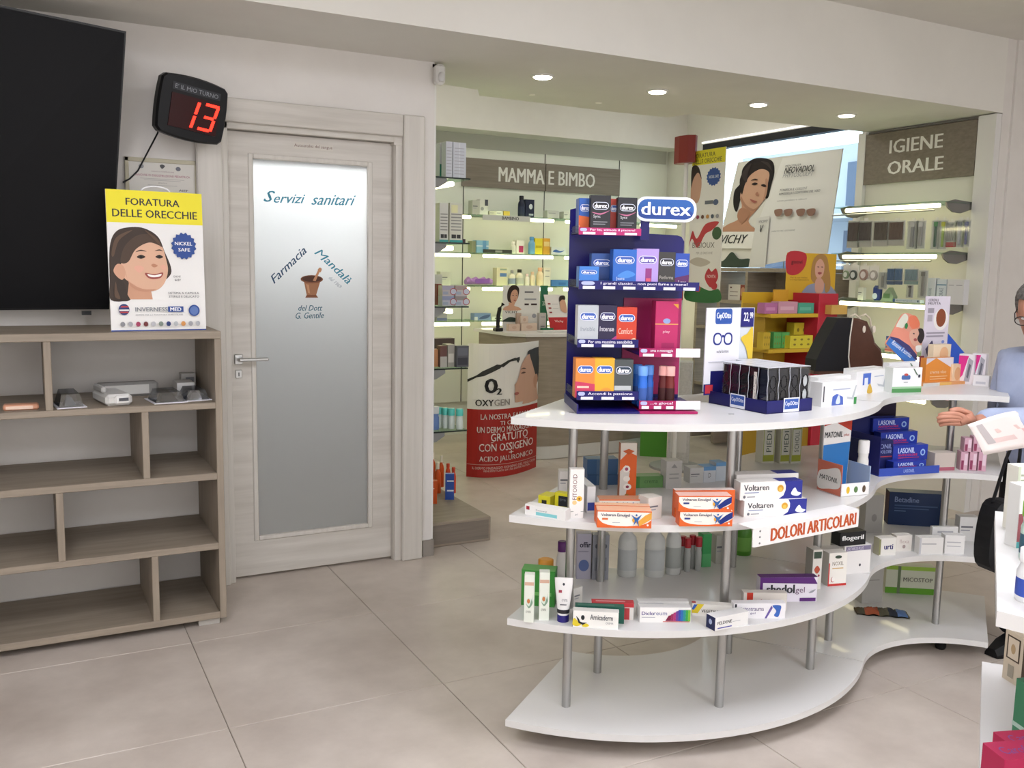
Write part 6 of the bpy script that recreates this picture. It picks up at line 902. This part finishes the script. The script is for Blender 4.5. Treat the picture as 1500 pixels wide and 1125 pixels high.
# earring totem
fe = Fr(onX(1012, 440, 4.35), onX(1063, 432, 4.35)); z0 = fe.o.z
te = empty('earring_totem', Vector((fe.o.x, fe.o.y, 0)), 'tall earring advertising totem with red cap behind the blue counter stand', 'totem', fe.rz)
def tz(x, y, d=0): a, z = fe.at(x, y, d); return a, z+z0
a, zt = tz(1018, 222); b, _ = tz(1064, 214); zm = tz(1014, 327)[1]; zl = tz(1010, 440)[1]
pc = MB().box(a-.02, -.003, zl, b, .003, zt, M('DCD9D4', .45)).build('poster_panel', te)
W, H = b-a+.02, zt-zm
face_print([('r', 0, .8, 1, 1, 'D6CA2E'), ('t', 'FORATURA', .05, .9, .7, .96, '33332E', .01), ('t', 'DELLE ORECCHIE', .05, .82, .9, .88, '33332E', .01), ('b', [(-.0, .3), (0, .7), (.1, .75), (.28, .65), (.32, .5), (.25, .3), (.1, .28)], 'C09680'), ('b', [(0, .5), (.0, .78), (.2, .78), (.32, .6), (.2, .7), (.06, .62)], '2E2420'), ('s', .68, .62, .22, .13, '34508E'), ('t', 'NICKEL SAFE', .54, .6, .83, .64, 'E0E4EC', 0), ('r', .45, .25, .7, .3, '6A6E74'), ('e', .78, .27, .08, .04, '55607E')]+[('s', .1+.15*k, .08, .05, .03, ('7A7A7E', 'A03A5A', '6A4A3A', 'C08A4A', '55606E', '8A8A90')[k]) for k in range(6)], pc, W, H, 'printed_face', -.003, a-.02, zm)
H2 = zm-zl
face_print([('r', 0, 0, 1, 1, 'DFDCD6'), ('b', [(.0, .7), (.1, .9), (.25, .8), (.5, .98), (.9, 1), (.7, .9), (.5, .85), (.28, .68), (.1, .8)], 'B83A40'), ('e', .85, .86, .14, .08, '3A5A3A'), ('t', 'BIGIOUX', .12, .68, .8, .75, '6A6660', .01), ('t', 'PER LE ORECCHIE', .25, .6, .75, .63, '9A948E', 0), ('b', [(.05, .5), (.3, .56), (.7, .5), (.4, .44)], 'B9B0A4'), ('b', [(.55, .3), (.65, .42), (.75, .38), (.88, .42), (.95, .3), (.75, .18)], 'B8323E'), ('t', 'NOVITA', .62, .3, .88, .34, 'EBD8D8', .01), ('b', [(-.0, .0), (0, .18), (.3, .2), (.7, .14), (1, .16), (1, 0)], '2E6A3A'), ('s', .35, .16, .09, .05, 'C03A3E'), ('s', .85, .2, .1, .05, 'B8323E')], pc, W, H2, 'printed_face', -.0035, a-.02, zl)
px0, _ = tz(1004, 300); px1, _ = tz(1011, 300); zc = tz(1008, 240)[1]; MB().lathe([(.016, .02), (.016, zc)], M('D8D6D4', .4), (px0+px1)/2, -.03, 14).lathe([(.0165, zl), (.0165, zl+.3)], M('B03A40', .4), (px0+px1)/2, -.03, 14).build('pole', te)
a2, zt2 = tz(996, 203); b2, _ = tz(1024, 203); MB().prism(ell((a2+b2)/2, -.03, (b2-a2)/2, .06, 8), zc, zt2, M('7E2A24', .4)).build('cap', te); MB().prism(ell((a2+b2)/2, -.0, .2, .2, 20), 0.001, .02, M('9A9A98', .4)).build('base', te)
# yellow and red cardboard stand
fg2 = Fr(onY(1127, 545, 3.7), onY(1196, 545, 3.7)); z0 = fg2.o.z
go = empty('cardboard_stand', Vector((fg2.o.x, fg2.o.y, 0)), 'yellow and red cardboard floor stand with a blonde woman card behind the gondola', 'display stand', fg2.rz)
def gz_(x, y, d=0): a, z = fg2.at(x, y, d); return a, z+z0
YEL, YD, RD = M('CFA82E', .45), M('A8862A', .5), M('B8283A', .4)
w0, w1 = gz_(1130, 500)[0], gz_(1197, 500)[0]; zA, zB, zC = gz_(1130, 460)[1], gz_(1130, 512)[1], gz_(1130, 430)[1]; w2 = gz_(1228, 500)[0]
MB().box(w0, .24, 0.001, w1, .25, zC, YEL).build('back_panel', go); MB().box(w0, .06, .001, w0+.006, .24, zC-.06, YD).build('side_panel', go)
MB().prism([(w1-.005, 0), (w1+.004, -.002), (w2, .02), (w2, .03), (w1+.01, .25), (w1, .25)], .001, zC+.0, RD).build('side_panel', go, label='red side panel')
for z in (zA, zB, zB-.4): MB().box(w0-.015, 0, z-.02, w1-.004, .24, z, YEL).build('shelf', go)
MB().box(w0+.01, .02, .02, w1-.006, .23, zB-.45, YD).build('lower_box', go)
a, zt = gz_(1154, 370, .2); b, _ = gz_(1226, 368, .2); zb_ = gz_(1154, 434, .2)[1]; pc = MB().box(a, .2, zb_-.02, b, .206, zt, M('D0A62E', .45)).build('header_card', go); W, H = b-a, zt-zb_
face_print([('b', [(0, .55), (.0, 1), (.35, 1), (.36, .7), (.2, .5)], 'B8323A'), ('t', 'goovi', .08, .72, .3, .84, '3A1E20', .02), ('t', 'Per la tua vitalita', .08, .42, .42, .45, '6A5420', 0), ('t', 'e il tuo benessere', .08, .37, .45, .4, '6A5420', 0), ('b', [(.5, .4), (.52, .85), (.68, 1), (.82, .85), (.86, .3), (.7, .25)], 'A8804A'), ('b', [(.58, .5), (.57, .75), (.66, .88), (.75, .75), (.74, .52), (.66, .42)], 'CFA088'), ('b', [(.6, .69), (.63, .7), (.65, .685), (.63, .68)], '3A2A28'), ('b', [(.68, .69), (.71, .7), (.73, .685), (.71, .68)], '3A2A28'), ('b', [(.62, .55), (.66, .57), (.71, .55), (.66, .51)], '9A4A48'), ('b', [(.35, 0), (.4, .22), (.55, .3), (.8, .3), (.95, .2), (1, 0)], '8A90A4'), ('b', [(.6, .1), (.58, .35), (.66, .45), (.76, .32), (.74, .1)], 'C89A84'), ('b', [(.8, .1), (.78, .5), (.86, .6), (.9, .2)], 'A8804A')], pc, W, H, y=.2, x0=a, z0=zb_)
fgo = Fr(Vector((fg2.o.x, fg2.o.y, 0)), Vector((fg2.o.x, fg2.o.y, 0))+fg2.ex)
def gpk(x0, x1, ty, zb__, d, D, c, shp, lb): a, _ = gz_(x0, ty, d); b, _ = gz_(x1, ty, d); zt = gz_(x0, ty, d)[1]; pack(fgo, a, d, zb__, b-a, D, zt-zb__, c, shp, lb+' of the yellow and red stand', name='supplement_box', group='boxes on the yellow stand')
FL = [('e', .2+.3*(k % 3), .3+.4*(k//3), .06, .08, '8A7A2A') for k in range(6)]
gpk(1121, 1139.5, 444, zA+.0005, .02, .06, 'B06A94', [('r', .1, .3, .8, .6, 'C88AAE')], 'orchid carton on the upper shelf'); gpk(1141, 1169, 442, zA+.0005, .02, .06, 'C4909E', [('r', .1, .3, .8, .6, 'D4A8B4')], 'pink carton on the upper shelf'); gpk(1170, 1193, 444, zA+.0005, .02, .06, '4EA084', [('r', .1, .3, .8, .6, '6AB49A')], 'mint green carton on the upper shelf')
gpk(1134, 1145, 487, zB+.0005, .05, .06, '5AA85A', FL, 'grass green carton, left one on the lower shelf'); gpk(1146, 1157, 487, zB+.0005, .05, .06, '5AA85A', FL, 'grass green carton, right one on the lower shelf'); gpk(1158, 1191, 492, zB+.0005, .01, .06, 'D8C83A', FL, 'lemon yellow carton at the front of the lower shelf'); gpk(1164, 1192, 473, zB+.0005, .10, .06, 'D8C63A', FL, 'taller lemon yellow carton behind it on the lower shelf'); gpk(1119, 1129, 487, zB+.0005, .0, .05, 'C8A832', FL, 'ochre carton at the left end of the lower shelf')
a, zz = gz_(1134, 432, .15); b, _ = gz_(1155, 432, .15); MB().box(a, .15, zC-.05, b, .16, zz+.03, M('CF9A2E', .45)).build('top_flap', go); 
a, _ = gz_(1210, 450, .0); b, _ = gz_(1233, 450, .0); zz = gz_(1210, 460, .0)[1]; so_ = MB().box(a, -.04, zz, b, .02, zz+.05, M('D0A858', .4)).build('side_pocket', go)

# ================================================================ SECOND GONDOLA NEAR THE CAMERA
F_ = Vector((1.64, 1.093, 0)); e_ = Vector((.82, .572, 0)).normalized(); p_ = Vector((e_.y, -e_.x, 0))
g2 = empty('gondola', (0, 0, 0), 'white gondola cut off by the right edge of the picture, nearest the camera', 'shelf unit')
def gp2(l, s): q = F_-e_*l+p_*s; return (q.x, q.y)
out = [gp2(0, 0), gp2(.6, 0), gp2(.66, .2), gp2(.7, .45), gp2(.66, .75), gp2(.6, .95), gp2(0, .95), gp2(-.04, .5)]
for z in (Z1, Z2, Z3, Z4): MB().prism(out, z-TH, z, WHITE).build('shelf_board', g2)
for l, s in ((.12, .3), (.5, .3), (.12, .8), (.5, .8)):
    o = MB()
    for za, zb in ((Z1, Z2-TH), (Z2, Z3-TH), (Z3, Z4-TH)): o.lathe([(.0145, za), (.0145, zb)], STEEL, *gp2(l, s), 14)
    o.build('post', g2); MB().lathe([(.02, 0), (.02, Z1-TH)], BLACK, *gp2(l, s), 12).build('foot', g2)
def rpk(z, L, R, ty, D, c, shp, lb, **k): f = Fr(onZ(*L, z), onZ(*L, z)+Vector((.95, -.32, 0))); pack(f, 0, 0, 0, R, D, f.at(L[0], ty)[1], c, shp, lb, group='cartons on the gondola nearest the camera', **k)
rpk(Z4, (1484, 778), .06, 684, .03, 'DEDCD0', [('r', .1, .85, .9, .88, '9AA08A'), ('r', .1, .78, .7, .8, '9AA08A'), ('r', 0, 0, .08, 1, 'C0C8B0')], 'tall cream carton farthest back on the near gondola top'); rpk(Z4, (1488, 803), .06, 712, .03, 'DDDCD8', [('r', .0, .1, .25, .55, '8E4A50'), ('r', 0, .0, .25, .1, '4A9A9A'), ('r', .2, .7, .8, .75, '8A8A8E')], 'white carton with red and teal edge on the near gondola top')
bottle(onZ(1510, 880, Z4), .021, .075, 'E2E2E2', 'EEEEEE', 'white bottle with blue checked label on the near gondola top', neck=.8, caph=.25, band='3A52A8', flat=1); bottle(onZ(1512, 820, Z4), .02, .095, 'B8D0C4', '7AB83A', 'bottle with lime green cap on the near gondola top', neck=.9, caph=.25, band='3A5A6A', flat=1)
rpk(Z3, (1494, 1009), .07, 936, .05, 'D2C4AE', [('r', .0, 0, .12, 1, '4A3E30'), ('r', .2, .2, .9, .8, 'B8A68A')], 'beige carton with dark brown frame on the near gondola middle board', side='C8BAA4', sideprint=[('r', .15, .45, .85, .92, '4A3E30'), ('r', .22, .48, .78, .89, 'D2C4AE'), ('e', .5, .68, .12, .1, 'B49A74'), ('r', .3, .1, .6, .35, '9A9282')]); rpk(Z3, (1512, 1106), .08, 1014, .05, '2E6A4A', [('r', 0, .3, 1, .38, '7AA08A')], 'dark green carton on the near gondola middle board', side='3A7A58', sideprint=[('r', 0, .25, 1, .32, 'B0C8BA')])
rpk(Z3, (1467, 1172), .11, 1114, .05, 'A8204A', [('t', 'Carofertin', .05, .3, .9, .75, '6A4A8A', .01)], 'crimson carton at the lower right corner of the picture, front one', top='B82A56', topprint=[('t', 'Carofertin', .1, .3, .8, .7, '7A5A9A', .01)]); rpk(Z3, (1479, 1144), .11, 1094, .045, 'A8204A', [], 'crimson carton behind the front crimson one at the lower right', top='B02850', topprint=[('t', 'Carofertin', .1, .3, .8, .7, '7A5A9A', .01)])

# ================================================================ PERSON AT THE RIGHT EDGE
def skin_mesh(name, pts, edges, m, parent=None, sub=2, root=0, mats=None, **k):
    me = bpy.data.meshes.new(name); me.from_pydata([p[:3] for p in pts], edges, []); o = bpy.data.objects.new(name, me); COL.objects.link(o)
    sk = o.modifiers.new('skin', 'SKIN'); sk.use_smooth_shade = True
    for i, v in enumerate(me.skin_vertices[0].data): v.radius = (pts[i][3], pts[i][4] if len(pts[i]) > 4 else pts[i][3]); v.use_root = i == root
    ss = o.modifiers.new('sub', 'SUBSURF'); ss.levels = ss.render_levels = sub
    nm = bpy.data.meshes.new_from_object(o.evaluated_get(bpy.context.evaluated_depsgraph_get())); bpy.data.objects.remove(o); nm.materials.clear(); nm.materials.append(m); nm.name = name
    for p in nm.polygons: p.use_smooth = True
    q = bpy.data.objects.new(name, nm); COL.objects.link(q); q.parent = parent; return tag(q, **k)
SKIN = M('B5806A', .5); SHIRT = noisy('light_blue_shirt', '95A0BC', 'A8B2CA', (9, 9, 9), .8, .3)
HN = onY(1428, 616, 1.93)          # the hand holding the sheet
pe = empty('person', (3.475, 2.135, 0), 'person in a light blue shirt and black trousers reading a sheet at the right edge', 'person'); off = Vector((-3.5, -2.1, 0))
def V(x, y, z, *r): return (x+off.x, y+off.y, z, *r)
Wr = HN+Vector((.075, .004, -.01))
B_ = [V(3.53, 2.1, .78, .12), V(3.53, 2.1, .95, .12), V(3.52, 2.1, 1.12, .125, .10), V(3.47, 2.1, 1.23, .06), V(3.44, 2.1, 1.29, .05), V(3.42, 2.1, 1.36, .075), V(3.41, 2.1, 1.44, .07), V(3.48, 1.94, 1.16, .05), V(3.36, 1.86, .96, .042), V(Wr.x, Wr.y, Wr.z, .026), V(3.5, 2.27, 1.16, .05), V(3.47, 2.27, .93, .04), V(3.36, 2.13, .92, .026), V(3.3, 2.08, .94, .022),
      V(3.54, 2.02, .72, .08), V(3.53, 2.0, .42, .055), V(3.56, 2.0, .09, .035), V(3.51, 1.99, .03, .03), V(3.54, 2.19, .72, .08), V(3.5, 2.19, .42, .055), V(3.54, 2.17, .09, .035), V(3.49, 2.16, .03, .03)]
E_ = [(0, 1), (1, 2), (2, 3), (3, 4), (4, 5), (5, 6), (2, 7), (7, 8), (8, 9), (2, 10), (10, 11), (11, 12), (12, 13), (0, 14), (14, 15), (15, 16), (16, 17), (0, 18), (18, 19), (19, 20), (20, 21)]
skin_mesh('body', B_, E_, SKIN, pe)
# hand: palm and five bent fingers, one chain each
d_ = (HN-Wr).normalized(); hp = []; he = []
hp = [V(*Wr, .022), V(*(Wr+d_*.04), .026, .014), V(*(Wr+d_*.075), .03, .013)]; he = [(0, 1), (1, 2)]
up = Vector((0, 0, 1)); sd = d_.cross(up).normalized()
for k, (s_, ln, zz) in enumerate(((-.02, .062, .012), (-.007, .07, .010), (.007, .066, .004), (.02, .052, -.002))):
    base = Wr+d_*.078+up*(-s_*.8)+sd*.0; i0 = len(hp); hp += [V(*base, .0095), V(*(base+d_*ln*.5+sd*.012), .009), V(*(base+d_*ln*.78+sd*.03-up*.006), .008), V(*(base+d_*ln*.85+sd*.045-up*.014), .007)]; he += [(2, i0), (i0, i0+1), (i0+1, i0+2), (i0+2, i0+3)]
i0 = len(hp); b0 = Wr+d_*.03+up*.02; hp += [V(*(b0+up*.004), .012), V(*(b0+d_*.035+up*.012+sd*.02), .0105), V(*(b0+d_*.06+up*.0+sd*.035), .009)]; he += [(1, i0), (i0, i0+1), (i0+1, i0+2)]
skin_mesh('hand', hp, he, SKIN, pe, label='hand with bent fingers holding the sheet')
S_ = [V(3.53, 2.1, .70, .175, .16), V(3.53, 2.1, .90, .165, .15), V(3.52, 2.1, 1.12, .145, .12), V(3.475, 2.1, 1.225, .075), V(3.48, 1.935, 1.16, .07), V(3.34, 1.87, .985, .068), V(3.22, 1.885, .995, .06), V(Wr.x+.018, Wr.y+.0, Wr.z+.0, .044), V(3.5, 2.275, 1.16, .068), V(3.47, 2.275, .935, .056), V(3.38, 2.15, .92, .04)]
skin_mesh('shirt', S_, [(0, 1), (1, 2), (2, 3), (2, 4), (4, 5), (5, 6), (6, 7), (2, 8), (8, 9), (9, 10)], SHIRT, pe)
BT = M('121214', .8)
T_ = [V(3.53, 2.1, .80, .14, .13), V(3.54, 2.02, .70, .10), V(3.52, 2.0, .42, .082), V(3.55, 2.0, .05, .07), V(3.54, 2.19, .70, .10), V(3.5, 2.18, .42, .082), V(3.51, 2.16, .05, .07), V(3.53, 2.1, .93, .13, .12)]
skin_mesh('trousers', T_, [(0, 1), (1, 2), (2, 3), (0, 4), (4, 5), (5, 6), (0, 7)], BT, pe)
for x, y in ((3.51, 1.99), (3.48, 2.15)):
    sh2 = MB(); sh2.loft([[(x+off.x+.075-.2*t+.0, y+off.y+w_*sc, max(.002, z*sc2)) for w_, z in ((-.045, 0), (.045, 0), (.045, .03), (.025, .075), (-.025, .075), (-.045, .03))] for t, sc, sc2 in ((0, .8, 1), (.35, 1, 1), (.7, 1, .75), (1, .6, .45))], M('0E0E10', .4)); sh2.build('shoe', pe)
# head details: face, ear, hair, spectacles; facing the sheet
fd = Vector((-.86, -.28, -.42)).normalized(); rt = fd.cross(up).normalized(); ud = rt.cross(fd); hc_ = Vector((3.425, 2.12, 1.375))+off
def hd_(f, r, u): return hc_+fd*f+rt*r+ud*u
def blob(name, rows, m, par, n=16):
    o = MB(); o.loft([[hd_(c+a_*math.cos(2*math.pi*i/n), b_*math.sin(2*math.pi*i/n), u) for i in range(n)] for u, c, a_, b_ in rows], m, True, True, True); return o.build(name, par)
blob('head', [(-.115, .045, .02, .018), (-.105, .04, .045, .036), (-.07, .02, .075, .055), (-.03, .005, .092, .068), (.01, 0, .097, .073), (.05, -.005, .092, .07), (.085, -.008, .065, .052), (.105, -.01, .02, .018)], SKIN, pe)
MB().loft([[hd_(.085, -.012, -.035), hd_(.085, .012, -.035), hd_(.088, 0, .02)], [hd_(.118, -.008, -.033), hd_(.118, .008, -.033), hd_(.098, 0, .015)]], SKIN).build('nose', pe); MB().loft([[hd_(.085, -.025, -.066), hd_(.085, .025, -.066), hd_(.085, .02, -.06), hd_(.085, -.02, -.06)], [hd_(.092, -.014, -.066), hd_(.092, .014, -.066), hd_(.092, .012, -.06), hd_(.092, -.012, -.06)]], M('8A4A44', .5)).build('mouth', pe)
for s_ in (-1, 1): MB().loft([[hd_(-.01+.02*math.cos(t), s_*.07, -.015+.032*math.sin(t)) for t in [2*math.pi*i/10 for i in range(10)]], [hd_(-.015+.022*math.cos(t), s_*.083, -.013+.034*math.sin(t)) for t in [2*math.pi*i/10 for i in range(10)]]], SKIN).build('ear', pe); MB().loft([[hd_(.086+.001*q, s_*.03+.011*math.cos(t), .008+.006*math.sin(t)) for t in [2*math.pi*i/10 for i in range(10)]] for q in (0, 3)], M('E8E4E0', .3)).build('eye', pe)
HAIR = noisy('grey_curly_hair', '3E3A38', '8E8A86', (70, 70, 70), .8, 1.0)
hr = MB(); random.seed(3); n = 22; rows = []
for i in range(9):
    t = math.radians(-28+i*14.5); rows.append([hd_(-.02+(.108*math.cos(t))*(math.cos(2*math.pi*j/n)*(1 if math.cos(2*math.pi*j/n) < .3 or t > .45 else .55)+.0)*random.uniform(.97, 1.06), .088*math.cos(t)*math.sin(2*math.pi*j/n)*random.uniform(.97, 1.06), .02+.108*math.sin(t)) for j in range(n)])
hr.loft(rows, HAIR, True, True, True); hr.build('hair', pe)
gsx = MB()
for s_ in (-1, 1): gsx.tube([hd_(.106, s_*.034+.024*math.cos(t), .006+.018*math.sin(t)) for t in [2*math.pi*i/14 for i in range(14)]], .002, M('2A2624', .4), 6, True); gsx.tube([hd_(.104, s_*.058, .008), hd_(.05, s_*.074, .008), hd_(-.015, s_*.079, .005)], .0022, M('2A2624', .4), 6)
gsx.build('spectacles', pe)
sp_ = MB()
for s_ in (-1, 1): sp_.add([hd_(.106, s_*.034+.023*math.cos(t), .006+.017*math.sin(t)) for t in [2*math.pi*i/14 for i in range(14)]], [tuple(range(14))], CLEAR)
sp_.build('spectacle_lenses', pe)
# the sheet
sp = [onY(1417, 622, 1.90), onY(1487, 602, 1.92), onY(1560, 640, 1.95), onY(1441, 667, 1.88)]; rows = []
for i in range(9):
    v = i/8; rows.append([tuple(sp[0].lerp(sp[1], u).lerp(sp[3].lerp(sp[2]+Vector((0, 0, -.03)), u), v)+Vector((0, -.02*math.sin(math.pi*u), .014*math.sin(math.pi*u)+.006*math.sin(v*3)))) for u in [k/12 for k in range(13)]])
pa = MB().loft(rows, M('E9DEDA', .6), False, False, True); pa = pa.build('paper_sheet', None, None, 0, 'curled white sheet with faint pink print held in the hand', 'paper')
so2 = pa.modifiers.new('thick', 'SOLIDIFY'); so2.thickness = .0008
m2 = MB()
for u0, v0, u1, v1, c in ((.2, .2, .5, .24, 'DDBDB8'), (.25, .4, .6, .55, 'E0C4BE'), (.55, .55, .85, .75, 'DCB8B2'), (.1, .15, .14, .8, 'B8B0B0'), (.2, .65, .45, .7, 'DDC4C0')):
    P = lambda u, v: Vector(rows[min(8, int(round(v*8)))][min(12, int(round(u*12)))])+Vector((-.0006, -.002, .0006)); m2.add([P(u0, v1), P(u1, v1), P(u1, v0), P(u0, v0)], [(0, 1, 2, 3)], M(c, .6))
m2.build('faint_print', pa)
# handbag hanging at the hip
bp = onY(1436, 790, 1.97); hb = MB(); n = 20
pr = crom([(-.06, -.10), (.0, -.13), (.06, -.10), (.075, .0), (.06, .11), (.0, .13), (-.05, .11), (-.07, .0)], 3)
hb.loft([[(x*k_, y, z*k_) for x, z in pr] for y, k_ in ((-.05, .75), (-.035, 1), (.035, 1), (.05, .75))], M('101012', .55)); hb = hb.build('handbag', None, Vector((bp.x+.1, bp.y, bp.z)), -.2, 'black handbag hanging before the black trousers of the person', 'bag')
_h = Vector((3.283, 2.118, .925))-Vector((bp.x+.1, bp.y, bp.z)); _h = Vector((_h.x*math.cos(.2)-_h.y*math.sin(.2), _h.x*math.sin(.2)+_h.y*math.cos(.2), _h.z))
MB().tube([(-.04, 0, .12), (_h.x*.6-.03, _h.y*.6, .12+(_h.z-.12)*.6), (_h.x-.012, _h.y, _h.z-.01), (_h.x, _h.y, _h.z+.006), (_h.x+.012, _h.y, _h.z-.01), (_h.x*.6+.03, _h.y*.6, .12+(_h.z-.12)*.6), (.05, 0, .12)], .006, M('101012', .5), 8).build('strap', hb); MB().slab(rrect(-.045, -.03, .05, .06, .02), -.0565, -.05, M('161618', .5)).build('front_pocket', hb)
